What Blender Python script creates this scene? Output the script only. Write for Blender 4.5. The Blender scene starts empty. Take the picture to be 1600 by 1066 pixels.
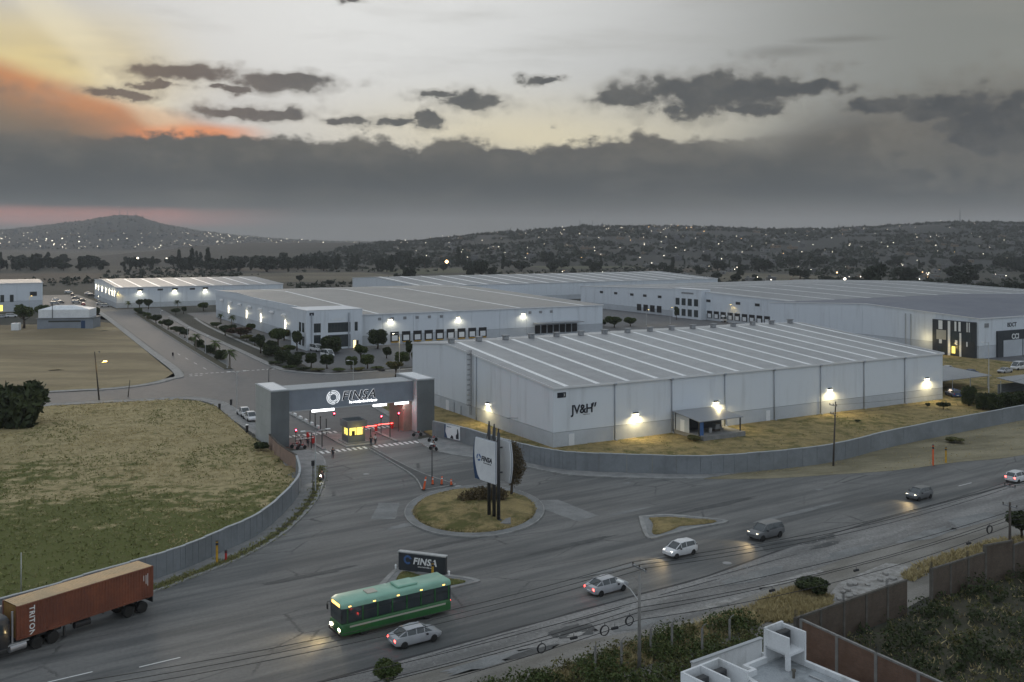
import bpy, bmesh, math, random
import numpy as np
from mathutils import Vector, Matrix

# ------------------------------------------------------------------ camera
SC = bpy.context.scene
COL = SC.collection
R = math.radians
CAM_H = 34.0
FOC = 1500.0            # focal length in pixels of a 1600 px wide picture
HOR = 375.0             # row of the horizon in that picture
cam_d = bpy.data.cameras.new('camera')
cam = bpy.data.objects.new('camera', cam_d)
COL.objects.link(cam)
cam.location = (0, 0, CAM_H)
cam.rotation_euler = (R(90), 0, 0)
cam_d.sensor_width = 36.0
cam_d.lens = 36.0 * FOC / 1600.0
cam_d.shift_y = -(533.0 - HOR) / 1600.0
cam_d.clip_start = 0.5
cam_d.clip_end = 40000
SC.camera = cam
SC.view_settings.view_transform = 'Standard'
SC.view_settings.look = 'None'
SC.view_settings.exposure = 0.15
SC.view_settings.gamma = 1.0
SC.cycles.max_bounces = 5
SC.cycles.diffuse_bounces = 2
SC.cycles.glossy_bounces = 2
SC.cycles.transparent_max_bounces = 6
SC.cycles.volume_bounces = 0
SC.cycles.sample_clamp_indirect = 4.0
SC.cycles.use_denoising = True
SC.cycles.use_adaptive_sampling = True
SC.cycles.adaptive_threshold = 0.02
SC.cycles.adaptive_min_samples = 16
SC.cycles.caustics_reflective = False
SC.cycles.caustics_refractive = False

# ------------------------------------------------------------------ node helper
class NT:
    def __init__(s, tree):
        s.t = tree; s.n = tree.nodes; s.l = tree.links
    def add(s, typ, **kw):
        nd = s.n.new(typ)
        for k, val in kw.items():
            setattr(nd, k, val)
        return nd
    def link(s, a, b):
        s.l.new(a, b)
    def _in(s, sock, val):
        if isinstance(val, bpy.types.NodeSocket):
            s.l.new(val, sock)
        else:
            sock.default_value = val
    def math(s, op, a, b=0.0, c=None, clamp=False):
        nd = s.n.new('ShaderNodeMath'); nd.operation = op; nd.use_clamp = clamp
        s._in(nd.inputs[0], a); s._in(nd.inputs[1], b)
        if c is not None: s._in(nd.inputs[2], c)
        return nd.outputs[0]
    def mix(s, f, a, b, blend='MIX'):
        nd = s.n.new('ShaderNodeMix'); nd.data_type = 'RGBA'; nd.blend_type = blend; nd.clamp_factor = True
        s._in(nd.inputs[0], f)
        for sock, val in ((nd.inputs[6], a), (nd.inputs[7], b)):
            if isinstance(val, (tuple, list)) and len(val) == 3: val = (*val, 1.0)
            s._in(sock, val)
        return nd.outputs[2]
    def step(s, x, lo, hi):
        nd = s.n.new('ShaderNodeMapRange'); nd.interpolation_type = 'SMOOTHSTEP'
        s._in(nd.inputs[0], x); nd.inputs[1].default_value = lo; nd.inputs[2].default_value = hi
        return nd.outputs[0]
    def noise(s, vec, scale, detail=4.0, rough=0.55, lac=2.0):
        nd = s.n.new('ShaderNodeTexNoise')
        if vec is not None: s.l.new(vec, nd.inputs['Vector'])
        nd.inputs['Scale'].default_value = scale; nd.inputs['Detail'].default_value = detail
        nd.inputs['Roughness'].default_value = rough; nd.inputs['Lacunarity'].default_value = lac
        return nd.outputs['Fac']
    def xyz(s, x, y, z):
        nd = s.n.new('ShaderNodeCombineXYZ')
        s._in(nd.inputs[0], x); s._in(nd.inputs[1], y); s._in(nd.inputs[2], z)
        return nd.outputs[0]
    def vmath(s, op, a, b=(0, 0, 0)):
        nd = s.n.new('ShaderNodeVectorMath'); nd.operation = op
        s._in(nd.inputs[0], a); s._in(nd.inputs[1], b)
        return nd.outputs['Value'] if op == 'LENGTH' else nd.outputs['Vector']

def lin(r, g, b):
    def f(c):
        c /= 255.0
        return c / 12.92 if c <= 0.04045 else ((c + 0.055) / 1.055) ** 2.4
    return (f(r), f(g), f(b))

# ------------------------------------------------------------------ dusk sky
SUN_AZ, SUN_EL = R(-24), R(7)          # the sun sits behind the cloud on the left
world = bpy.data.worlds.new('World'); SC.world = world; world.use_nodes = True
def build_sky():
    w = NT(world.node_tree); w.n.clear()
    out = w.add('ShaderNodeOutputWorld'); bg = w.add('ShaderNodeBackground')
    w.link(bg.outputs[0], out.inputs[0])
    tc = w.add('ShaderNodeTexCoord')
    d = w.vmath('NORMALIZE', tc.outputs['Generated'])
    sp = w.add('ShaderNodeSeparateXYZ'); w.link(d, sp.inputs[0])
    az = w.math('ARCTAN2', sp.outputs[0], sp.outputs[1])          # 0 = north, right positive
    el = w.math('ARCSINE', sp.outputs[2])
    sky = w.add('ShaderNodeTexSky'); sky.sky_type = 'NISHITA'; sky.sun_disc = False
    sky.sun_elevation = SUN_EL; sky.sun_rotation = SUN_AZ
    sky.air_density = 1.6; sky.dust_density = 4.0; sky.altitude = 1500
    nish = w.vmath('MULTIPLY', sky.outputs[0], (0.022, 0.022, 0.022))
    p0 = w.xyz(az, el, 0.0)
    # wind-drawn warp
    big = w.noise(w.vmath('MULTIPLY', d, (3, 3, 9)), 1.0, 5, 0.5)
    bigc = w.math('SUBTRACT', big, 0.5)
    # ---- high veil: bright around the sunset side, dimmer to the right and overhead
    P = lambda x, y: (math.atan((x - 800) / FOC), math.atan((HOR - y) / FOC * math.cos(math.atan((x - 800) / FOC))))
    def blob(x, y, wx, wy, src):
        a, e = P(x, y)
        v = w.vmath('SUBTRACT', src, (a, e, 0))
        v = w.vmath('MULTIPLY', v, (FOC / wx, FOC / wy, 0))
        return w.vmath('LENGTH', v)
    warp = w.xyz(w.math('ADD', az, w.math('MULTIPLY', bigc, 0.10)), w.math('ADD', el, w.math('MULTIPLY', bigc, 0.05)), 0.0)
    wr0 = w.xyz(az, w.math('ADD', el, w.math('MULTIPLY', bigc, 0.03)), 0.0)
    veil_r = blob(560, -40, 760, 470, warp)
    veil = w.step(veil_r, 1.25, 0.05)
    base = w.mix(veil, lin(143, 145, 144), lin(224, 225, 224))
    right = w.step(az, 0.10, 0.50)
    base = w.mix(w.math('MULTIPLY', right, 0.75), base, lin(128, 130, 124))
    horizon_warm = w.step(el, 0.21, 0.08)
    base = w.mix(w.math('MULTIPLY', horizon_warm, w.step(blob(830, 205, 420, 110, warp), 1.2, 0.0)), base, lin(222, 212, 182))
    # yellow and orange glow on the left
    g1 = w.step(blob(40, 105, 270, 120, warp), 1.1, 0.0)
    base = w.mix(w.math('MULTIPLY', g1, 0.85), base, lin(222, 202, 140))
    beam = w.math('SUBTRACT', w.math('MULTIPLY', az, 1.0), w.math('MULTIPLY', el, -1.05))
    shaft = w.math('MULTIPLY', w.step(beam, -0.262, -0.235), w.step(beam, -0.185, -0.225))
    shaft = w.math('MULTIPLY', shaft, w.step(az, -0.18, -0.26))
    # smoke-coloured veil hanging under a slanting line on the left
    bline = w.math('SUBTRACT', 0.164, w.math('MULTIPLY', w.math('ADD', az, 0.49), 0.28))
    dep = w.math('ADD', w.math('SUBTRACT', bline, el), w.math('MULTIPLY', bigc, 0.05))
    sm_ = w.math('MULTIPLY', w.step(dep, -0.012, 0.014), w.step(az, -0.14, -0.27))
    scol = w.mix(w.step(dep, 0.006, 0.060), lin(186, 118, 80), lin(112, 94, 84))
    base = w.mix(w.math('MULTIPLY', sm_, 0.93), base, scol)
    base = w.mix(w.math('MULTIPLY', shaft, 0.42), base, lin(236, 228, 200))
    # soft streaks in the veil
    st = w.noise(w.vmath('MULTIPLY', d, (5, 5, 34)), 1.0, 4, 0.55)
    base = w.mix(w.math('MULTIPLY', w.step(st, 0.50, 0.75), 0.28), base, lin(150, 148, 142))
    wis = w.math('MAXIMUM', w.step(blob(1225, 86, 90, 12, wr0), 1.1, 0.0), w.step(blob(1310, 66, 90, 8, wr0), 1.1, 0.0))
    base = w.mix(w.math('MULTIPLY', wis, 0.45), base, lin(104, 103, 98))
    base = w.mix(0.10, base, nish)
    # ---- cumulus: billowing edges from two noises
    n1 = w.noise(w.vmath('MULTIPLY', d, (22, 22, 34)), 1.0, 8, 0.64)
    vor = w.add('ShaderNodeTexVoronoi'); vor.feature = 'SMOOTH_F1'; vor.inputs['Scale'].default_value = 1.0
    vor.inputs['Smoothness'].default_value = 0.35
    w.link(w.vmath('MULTIPLY', w.vmath('ADD', d, w.xyz(0, 0, w.math('MULTIPLY', n1, 0.02))), (62, 62, 74)), vor.inputs['Vector'])
    bill = w.math('SUBTRACT', 0.45, vor.outputs['Distance'])
    fl = w.math('ADD', w.math('MULTIPLY', w.math('SUBTRACT', n1, 0.5), 2.2), w.math('MULTIPLY', bill, 0.8))
    nA = w.math('SUBTRACT', w.noise(w.vmath('MULTIPLY', w.vmath('ADD', d, (3.1, 0, 0)), (34, 34, 60)), 1.0, 6, 0.62), 0.5)
    nB = w.math('SUBTRACT', w.noise(w.vmath('MULTIPLY', w.vmath('ADD', d, (0, 5.3, 0)), (26, 26, 46)), 1.0, 6, 0.60), 0.5)
    wr = w.xyz(w.math('ADD', az, w.math('MULTIPLY', nA, 0.070)), w.math('ADD', el, w.math('MULTIPLY', nB, 0.026)), 0.0)
    blobs = [(285, 116, 112, 15), (450, 128, 88, 16), (185, 148, 62, 9), (350, 140, 44, 6), (395, 178, 112, 11),
             (250, 132, 40, 8), (535, 187, 48, 7), (622, 189, 36, 9), (668, 184, 22, 17), (738, 158, 62, 17), (690, 149, 46, 9),
             (855, 124, 38, 7), (1130, 145, 196, 34), (985, 152, 92, 14), (1080, 168, 60, 16), (1180, 168, 60, 14), (1245, 140, 110, 20),
             (1372, 166, 66, 18), (1470, 170, 84, 26), (1565, 196, 130, 62), 
             (550, 0, 18, 6), (1900, 170, 300, 40), (2300, 80, 360, 60), (-330, 120, 260, 26)]
    m = None
    for b in blobs:
        r = w.math('SUBTRACT', 1.0, blob(b[0], b[1], b[2] * 1.12, b[3] * 1.2, wr))
        m = r if m is None else w.math('MAXIMUM', m, r)
    cum = w.step(w.math('ADD', m, w.math('MULTIPLY', fl, 0.55)), 0.04, 0.52)
    cum = w.math('MULTIPLY', cum, w.step(m, -0.55, 0.0))
    scud = w.math('MULTIPLY', w.step(w.math('ADD', m, w.math('MULTIPLY', fl, 0.9)), -0.35, 0.35), w.step(m, -1.1, -0.1))
    cum = w.math('MAXIMUM', cum, w.math('MULTIPLY', scud, 0.38))
    # shading within: lit fringe to grey body
    body = w.step(w.math('ADD', m, w.math('MULTIPLY', fl, 0.5)), 0.05, 0.6)
    ccol = w.mix(body, lin(126, 122, 112), lin(68, 71, 73))
    ccol = w.mix(w.math('MULTIPLY', w.step(n1, 0.42, 0.66), 0.55), ccol, lin(94, 94, 91))
    warmside = w.step(az, -0.10, -0.40)
    # ---- the long bank low over the hills
    edge_l = w.math('ADD', w.math('SUBTRACT', 0.106, w.math('MULTIPLY', w.step(az, -0.30, -0.46), 0.006)), w.math('MULTIPLY', bigc, 0.055))
    rise = w.math('MULTIPLY', w.step(az, 0.20, 0.46), 0.034)
    edge = w.math('ADD', edge_l, rise)
    gap = w.math('SUBTRACT', edge, el)
    soft = w.math('MAXIMUM', w.step(az, 0.16, 0.30), w.math('MULTIPLY', w.step(az, -0.34, -0.46), 0.9))
    bsharp = w.step(w.math('ADD', gap, w.math('ADD', w.math('ADD', w.math('MULTIPLY', w.math('SUBTRACT', n1, 0.5), 0.030), w.math('MULTIPLY', bill, 0.007)), w.math('MULTIPLY', nB, 0.034))), -0.002, 0.007)
    bsoft = w.step(w.math('ADD', gap, w.math('MULTIPLY', bigc, 0.09)), -0.045, 0.035)
    bank = w.math('ADD', w.math('MULTIPLY', bsharp, w.math('SUBTRACT', 1.0, soft)), w.math('MULTIPLY', bsoft, soft))
    bcol = w.mix(w.step(el, 0.115, 0.055), lin(94, 92, 87), lin(69, 73, 74))
    lowmix = w.step(w.math('ADD', el, w.math('MULTIPLY', bigc, 0.03)), 0.050, 0.004)
    bcol = w.mix(lowmix, bcol, lin(112, 112, 110))
    pink = w.math('MULTIPLY', w.step(az, -0.20, -0.36), w.step(w.math('ABSOLUTE', w.math('ADD', w.math('SUBTRACT', el, 0.0245), w.math('MULTIPLY', bigc, 0.018))), 0.013, 0.003))
    bcol = w.mix(w.math('MULTIPLY', pink, 0.8), bcol, lin(178, 124, 114))
    wob = w.noise(w.vmath('MULTIPLY', d, (6, 6, 26)), 1.0, 5, 0.6)
    bcol = w.mix(w.math('MULTIPLY', w.step(wob, 0.44, 0.72), 0.5), bcol, lin(100, 99, 95))
    bcol = w.mix(w.math('MULTIPLY', w.math('MULTIPLY', w.step(n1, 0.45, 0.62), w.step(el, 0.05, 0.10)), 0.45), bcol, lin(110, 107, 99))
    ember = w.math('MULTIPLY', w.step(blob(300, 206, 110, 16, warp), 1.2, 0.1), 0.9)
    base = w.mix(ember, base, lin(226, 142, 92))
    col = w.mix(bank, base, bcol)
    ccol = w.mix(w.math('MULTIPLY', warmside, 0.35), ccol, lin(140, 112, 92))
    col = w.mix(w.math('MULTIPLY', cum, 0.93), col, ccol)
    # overhead and behind: even grey-blue dusk cloud
    back = w.step(sp.outputs[1], 0.55, -0.1)
    upm = w.step(el, 0.42, 0.95)
    over = w.math('MAXIMUM', back, upm)
    col = w.mix(over, col, w.mix(0.10, lin(197, 207, 218), nish))
    col = w.mix(w.step(el, 0.0, -0.05), col, lin(70, 70, 68))
    w.link(col, bg.inputs[0]); bg.inputs[1].default_value = 1.0
build_sky()
world.cycles.sampling_method = 'MANUAL'; world.cycles.sample_map_resolution = 512

sun_d = bpy.data.lights.new('sun', 'SUN'); sun_d.energy = 0.5; sun_d.angle = R(14); sun_d.color = (1.0, 0.84, 0.66)
sun = bpy.data.objects.new('sun', sun_d); COL.objects.link(sun)
sdir = Vector((math.sin(SUN_AZ) * math.cos(SUN_EL), math.cos(SUN_AZ) * math.cos(SUN_EL), math.sin(SUN_EL)))
sun.rotation_euler = sdir.to_track_quat('Z', 'Y').to_euler()

rnd = random.Random(7)
nrng = np.random.default_rng(11)

# ------------------------------------------------------------------ survey: picture point -> place on the ground
def at(x, y, z=0.0):
    Y = FOC * (CAM_H - z) / (y - HOR)
    return Vector(((x - 800) * Y / FOC, Y, z))
GA = R(29.5)                         # the industrial park's own grid
GU = Vector((math.cos(GA), math.sin(GA), 0)); GV = Vector((-math.sin(GA), math.cos(GA), 0))
G0 = Vector((6.7, 156.5, 0))
def W(a, b, z=0.0):
    p = G0 + GU * a + GV * b
    return Vector((p.x, p.y, z))
ORD = ['first', 'second', 'third', 'fourth', 'fifth', 'sixth', 'seventh', 'eighth', 'ninth', 'tenth', 'eleventh', 'twelfth', 'thirteenth', 'fourteenth']

# ------------------------------------------------------------------ mesh builder
class MB:
    def __init__(s):
        s.v = []; s.f = []
    def add(s, vs, fs):
        o = len(s.v); s.v.extend([tuple(p) for p in vs]); s.f.extend([tuple(i + o for i in f) for f in fs]); return s
    def poly(s, pts):
        return s.add(pts, [tuple(range(len(pts)))])
    def box(s, x0, x1, y0, y1, z0, z1):
        return s.add([(x0, y0, z0), (x1, y0, z0), (x1, y1, z0), (x0, y1, z0), (x0, y0, z1), (x1, y0, z1), (x1, y1, z1), (x0, y1, z1)],
                     [(0, 3, 2, 1), (4, 5, 6, 7), (0, 1, 5, 4), (1, 2, 6, 5), (2, 3, 7, 6), (3, 0, 4, 7)])
    def bbox(s, x0, x1, y0, y1, z0, z1, c=0.03):
        r = [(x0 + c, y0), (x1 - c, y0), (x1, y0 + c), (x1, y1 - c), (x1 - c, y1), (x0 + c, y1), (x0, y1 - c), (x0, y0 + c)]
        ins = [(min(max(x, x0 + c), x1 - c), min(max(y, y0 + c), y1 - c)) for x, y in r]
        return s.loft([[(x, y, z0 + c) for x, y in r], [(x, y, z1 - c) for x, y in r], [(x, y, z1) for x, y in ins]], base=[(x, y, z0) for x, y in ins])
    def loft(s, rings, base=None, cap=True, closed=True):
        if base is not None: rings = [base] + rings
        n = len(rings[0]); o = len(s.v)
        for r in rings: s.v.extend([tuple(p) for p in r])
        for i in range(len(rings) - 1):
            for j in range(n if closed else n - 1):
                k = (j + 1) % n
                s.f.append((o + i * n + j, o + i * n + k, o + (i + 1) * n + k, o + (i + 1) * n + j))
        if cap and closed:
            s.f.append(tuple(o + j for j in reversed(range(n))))
            s.f.append(tuple(o + (len(rings) - 1) * n + j for j in range(n)))
        return s
    def obox(s, c, sx, sy, sz, rz=0.0):
        ca, sa = math.cos(rz), math.sin(rz); o = len(s.v)
        s.box(-sx / 2, sx / 2, -sy / 2, sy / 2, 0, sz)
        for i in range(o, len(s.v)):
            x, y, z = s.v[i]; s.v[i] = (c[0] + x * ca - y * sa, c[1] + x * sa + y * ca, c[2] + z)
        return s
    def prism(s, poly, z0, z1):
        n = len(poly)
        return s.add([(p[0], p[1], z0) for p in poly] + [(p[0], p[1], z1) for p in poly],
                     [tuple(reversed(range(n))), tuple(range(n, 2 * n))] + [(i, (i + 1) % n, n + (i + 1) % n, n + i) for i in range(n)])
    def tube(s, p0, p1, r0, r1=None, n=8):
        return s.path([p0, p1], [r0, r0 if r1 is None else r1], n)
    def path(s, pts, r, n=8):
        pts = [Vector(p) for p in pts]; rings = []
        for i, p in enumerate(pts):
            d = (pts[min(i + 1, len(pts) - 1)] - pts[max(i - 1, 0)]).normalized()
            a = d.orthogonal().normalized() if i == 0 else (rings_a - d * rings_a.dot(d)).normalized()
            rings_a = a; b = d.cross(a); rr = r[i] if isinstance(r, (list, tuple)) else r
            rings.append([p + (a * math.cos(2 * math.pi * k / n) + b * math.sin(2 * math.pi * k / n)) * rr for k in range(n)])
        return s.loft(rings)
    def lathe(s, prof, c=(0, 0, 0), n=16, axis='z'):
        rings = []
        for r, h in prof:
            ring = []
            for k in range(n):
                a = 2 * math.pi * k / n; x, y = r * math.cos(a), r * math.sin(a)
                ring.append((c[0] + x, c[1] + y, c[2] + h) if axis == 'z' else ((c[0] + y, c[1] + h, c[2] + x) if axis == 'y' else (c[0] + h, c[1] + x, c[2] + y)))
            rings.append(ring)
        return s.loft(rings)
    def build(s, name, mat, parent=None, smooth=False, loc=(0, 0, 0), rz=0.0):
        me = bpy.data.meshes.new(name); me.from_pydata(s.v, [], s.f)
        me.materials.append(mat)
        if smooth:
            me.polygons.foreach_set('use_smooth', [True] * len(me.polygons))
        me.update()
        return put(name, me, parent, loc, rz)

def put(name, data, parent=None, loc=(0, 0, 0), rz=0.0, scale=None):
    o = bpy.data.objects.new(name, data); COL.objects.link(o)
    o.location = loc; o.rotation_euler = (0, 0, rz)
    if scale is not None: o.scale = scale if isinstance(scale, (tuple, list)) else (scale,) * 3
    if parent is not None: o.parent = parent
    return o
def tag(o, label=None, cat=None, group=None, kind=None):
    if label: o['label'] = label
    if cat: o['category'] = cat
    if group: o['group'] = group
    if kind: o['kind'] = kind
    return o
def thing(name, label, cat, loc=(0, 0, 0), rz=0.0, group=None):
    o = put(name, None, None, loc, rz); o.empty_display_size = 0.5
    return tag(o, label, cat, group)
def struct(name, mb, mat, smooth=False):
    o = mb.build(name, mat, None, smooth) if isinstance(mb, MB) else put(name, mb)
    o['kind'] = 'structure'; return o
def copy_tree(o, parent=None, depth=0):
    c = o.copy(); COL.objects.link(c); c.parent = parent
    for ch in KIDS(o): copy_tree(ch, c, depth + 1)
    return c
def KIDS(o):
    return list(o.children)
def shade_auto(o, ang=40):
    me = o.data
    me.polygons.foreach_set('use_smooth', [True] * len(me.polygons))
    bm = bmesh.new(); bm.from_mesh(me)
    bmesh.ops.recalc_face_normals(bm, faces=bm.faces)
    for e in bm.edges:
        if len(e.link_faces) == 2 and e.calc_face_angle(0) > R(ang): e.smooth = False
    bm.to_mesh(me); bm.free(); return o
def fixn(o):
    bm = bmesh.new(); bm.from_mesh(o.data); bmesh.ops.recalc_face_normals(bm, faces=bm.faces); bm.to_mesh(o.data); bm.free(); return o

# ------------------------------------------------------------------ materials
M = {}
def mat(key, col, rough=0.7, col2=None, scale=1.0, stretch=None, rot=0.0, contrast=(0.35, 0.65), fine=0.0, bump=0.0, bscale=8.0, metal=0.0, spec=0.4, emit=None, estr=0.0, detail=5, rvar=0.0, coat=0.0):
    if key in M: return M[key]
    m = bpy.data.materials.new(key); m.use_nodes = True; t = NT(m.node_tree)
    b = t.n['Principled BSDF']; b.inputs['Roughness'].default_value = rough; b.inputs['Metallic'].default_value = metal
    b.inputs['Specular IOR Level'].default_value = spec
    if coat: b.inputs['Coat Weight'].default_value = coat; b.inputs['Coat Roughness'].default_value = 0.08
    tc = t.add('ShaderNodeTexCoord'); vec = tc.outputs['Object']
    if stretch or rot:
        mp = t.add('ShaderNodeMapping'); t.link(vec, mp.inputs[0])
        # turn first, then stretch along the turned axes
        mp.vector_type = 'TEXTURE'; mp.inputs['Rotation'].default_value = (0, 0, rot)
        sx = stretch or (1, 1, 1); mp.inputs['Scale'].default_value = sx; vec2 = mp.outputs[0]
    else: vec2 = vec
    c = (*col, 1.0)
    if col2 is not None:
        f = t.step(t.noise(vec2, scale, detail, 0.6), *contrast)
        c = t.mix(f, col, col2)
    if fine:
        f2 = t.step(t.noise(vec, scale * 9.0, 4, 0.65), 0.3, 0.7)
        c = t.mix(t.math('MULTIPLY', f2, fine), c, tuple(x * 0.45 for x in col), 'MIX')
    if isinstance(c, tuple): b.inputs['Base Color'].default_value = c
    else: t.link(c, b.inputs['Base Color'])
    if rvar:
        t.link(t.math('ADD', rough - rvar / 2, t.math('MULTIPLY', t.noise(vec2, scale * 2.0, 3), rvar)), b.inputs['Roughness'])
    if bump:
        bp = t.add('ShaderNodeBump'); bp.inputs['Strength'].default_value = bump; bp.inputs['Distance'].default_value = 0.05
        t.link(t.noise(vec, bscale, 5, 0.6), bp.inputs['Height']); t.link(bp.outputs[0], b.inputs['Normal'])
    if emit is not None:
        b.inputs['Emission Color'].default_value = (*emit, 1); b.inputs['Emission Strength'].default_value = estr
    M[key] = m; return m
def ribbed(key, col, col2, period, axis='x', rough=0.45, amt=0.5, scale=0.05, metal=0.0, fine=0.25, stretch=None):
    """sheet metal with fine ribs (too small to model at this distance)"""
    m = mat(key, col, rough, col2, scale, fine=fine, metal=metal, stretch=stretch)
    t = NT(m.node_tree); b = t.n['Principled BSDF']
    tc = t.add('ShaderNodeTexCoord'); wv = t.add('ShaderNodeTexWave'); wv.bands_direction = axis.upper()
    t.link(tc.outputs['Object'], wv.inputs['Vector']); wv.inputs['Scale'].default_value = 6.2832 / period / 20.0 * 1.0
    wv.inputs['Distortion'].default_value = 0.0
    bp = t.add('ShaderNodeBump'); bp.inputs['Strength'].default_value = amt; bp.inputs['Distance'].default_value = 0.06
    t.link(wv.outputs['Fac'], bp.inputs['Height']); t.link(bp.outputs[0], b.inputs['Normal'])
    return m
def glow(key, col, strength, sample=True):
    if key in M: return M[key]
    m = bpy.data.materials.new(key); m.use_nodes = True; t = NT(m.node_tree); t.n.clear()
    o = t.add('ShaderNodeOutputMaterial'); e = t.add('ShaderNodeEmission'); e.inputs[0].default_value = (*col, 1); e.inputs[1].default_value = strength
    t.link(e.outputs[0], o.inputs[0])
    if not sample: m.cycles.emission_sampling = 'NONE'
    M[key] = m; return m

ROAD = R(34)
def asphalt_mat(key, c0, c1, rot, crack=0.5):
    m = mat(key, c0, 0.62, spec=0.45); t = NT(m.node_tree); b = t.n['Principled BSDF']; tc = t.add('ShaderNodeTexCoord'); v = tc.outputs['Object']
    def mapped(sx):
        mp = t.add('ShaderNodeMapping'); mp.vector_type = 'TEXTURE'; t.link(v, mp.inputs[0]); mp.inputs['Rotation'].default_value = (0, 0, rot); mp.inputs['Scale'].default_value = (sx, 1, 1); return mp.outputs[0]
    streak = t.noise(mapped(16), 0.55, 5, 0.65); blot = t.noise(mapped(3), 0.11, 5, 0.6); fine = t.noise(v, 3.0, 5, 0.7)
    c = t.mix(t.step(t.math('ADD', t.math('MULTIPLY', streak, 0.5), t.math('MULTIPLY', blot, 0.5)), 0.38, 0.62), c0, c1)
    c = t.mix(t.math('MULTIPLY', t.step(fine, 0.40, 0.72), 0.30), c, tuple(x * 0.55 for x in c0))
    vo = t.add('ShaderNodeTexVoronoi'); vo.feature = 'DISTANCE_TO_EDGE'; vo.inputs['Scale'].default_value = 0.16; t.link(t.vmath('ADD', mapped(2), t.xyz(t.math('MULTIPLY', fine, 0.6), t.math('MULTIPLY', streak, 0.8), 0)), vo.inputs['Vector'])
    ck = t.math('MULTIPLY', t.step(vo.outputs[0], 0.014, 0.004), t.step(blot, 0.46, 0.60))
    c = t.mix(t.math('MULTIPLY', ck, crack), c, (0.035, 0.035, 0.035))
    t.link(c, b.inputs['Base Color']); t.link(t.math('ADD', 0.50, t.math('MULTIPLY', blot, 0.3)), b.inputs['Roughness'])
    bp = t.add('ShaderNodeBump'); bp.inputs['Strength'].default_value = 0.25; bp.inputs['Distance'].default_value = 0.03; t.link(fine, bp.inputs['Height']); t.link(bp.outputs[0], b.inputs['Normal'])
asphalt_mat('asphalt', (0.072, 0.076, 0.076), (0.190, 0.188, 0.178), ROAD, 0.75)
mat('asphalt_in', (0.100, 0.103, 0.108), 0.7, (0.150, 0.151, 0.152), 0.06, stretch=(1, 6, 1), rot=GA, contrast=(0.3, 0.7), fine=0.3, bump=0.2, bscale=14, rvar=0.2)
mat('asphalt_worn', (0.150, 0.148, 0.142), 0.9, (0.34, 0.333, 0.318), 0.30, stretch=(6, 1, 1), rot=ROAD, contrast=(0.3, 0.72), fine=0.45, bump=0.5, bscale=5)
mat('asphalt_dark', (0.066, 0.069, 0.069), 0.7, (0.095, 0.097, 0.095), 0.8, fine=0.3)
mat('joint_dark', (0.036, 0.037, 0.038), 0.7)
mat('asphalt_pale', (0.190, 0.195, 0.192), 0.8, (0.26, 0.265, 0.26), 0.4, fine=0.35, bump=0.2)
mat('paint_white', (0.80, 0.80, 0.78), 0.7, (0.45, 0.45, 0.44), 1.5, contrast=(0.5, 0.8), fine=0.2)
mat('concrete', (0.30, 0.30, 0.29), 0.85, (0.21, 0.212, 0.21), 0.5, fine=0.35, bump=0.2)
mat('kerb', (0.36, 0.36, 0.345), 0.85, (0.24, 0.24, 0.23), 0.7, fine=0.35)
mat('earth', (0.062, 0.060, 0.047), 0.95, (0.040, 0.043, 0.034), 0.010, contrast=(0.35, 0.6), fine=0.4, bump=0.3, bscale=0.5)
def field_mat(key, straw, straw2, green, soil, y0, y1, bias):
    m = mat(key, straw, 0.95, spec=0.15); t = NT(m.node_tree); b = t.n['Principled BSDF']; tc = t.add('ShaderNodeTexCoord'); v = tc.outputs['Object']
    sp = t.add('ShaderNodeSeparateXYZ'); t.link(v, sp.inputs[0])
    n1 = t.noise(v, 0.06, 4, 0.6); n2 = t.noise(v, 0.42, 5, 0.65); n3 = t.noise(v, 2.4, 4, 0.7)
    belt = t.math('MULTIPLY', t.step(sp.outputs[1], y1, y0), bias)                      # the damper, greener end of the field
    g = t.math('ADD', t.math('ADD', t.math('MULTIPLY', n1, 0.55), t.math('MULTIPLY', n2, 0.75)), belt)
    c = t.mix(t.step(n2, 0.35, 0.65), straw, straw2)
    c = t.mix(t.step(g, 0.70, 0.86), c, green)
    c = t.mix(t.math('MULTIPLY', t.step(n3, 0.52, 0.66), 0.55), c, soil)
    t.link(c, b.inputs['Base Color'])
    bp = t.add('ShaderNodeBump'); bp.inputs['Strength'].default_value = 0.9; bp.inputs['Distance'].default_value = 0.25
    t.link(t.math('ADD', t.math('MULTIPLY', n3, 0.5), n2), bp.inputs['Height']); t.link(bp.outputs[0], b.inputs['Normal'])
field_mat('field', (0.40, 0.33, 0.18), (0.29, 0.24, 0.125), (0.105, 0.118, 0.036), (0.15, 0.125, 0.065), 92, 158, 0.31)
field_mat('lawn_dry', (0.30, 0.235, 0.11), (0.205, 0.165, 0.08), (0.105, 0.105, 0.036), (0.13, 0.10, 0.048), 400, 500, 0.07)
mat('field_far', (0.34, 0.275, 0.16), 0.95, (0.185, 0.145, 0.082), 0.035, stretch=(4, 1, 1), contrast=(0.40, 0.60), fine=0.3, bump=0.6, bscale=0.8)
mat('verge', (0.290, 0.255, 0.165), 0.95, (0.165, 0.145, 0.088), 0.20, stretch=(3, 1, 1), rot=R(15), contrast=(0.38, 0.64), fine=0.4, bump=0.6, bscale=2.0)
mat('soil', (0.075, 0.068, 0.045), 0.95, (0.050, 0.052, 0.030), 0.3, fine=0.4, bump=0.6, bscale=2)
mat('rubble', (0.42, 0.41, 0.39), 0.95, (0.24, 0.23, 0.21), 1.2, fine=0.5, bump=0.8, bscale=5)
mat('wall_metal', (0.67, 0.715, 0.76), 0.5, (0.55, 0.585, 0.62), 0.55, stretch=(1, 1, 9), contrast=(0.48, 0.80), fine=0.05, spec=0.4, rvar=0.2)
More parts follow.
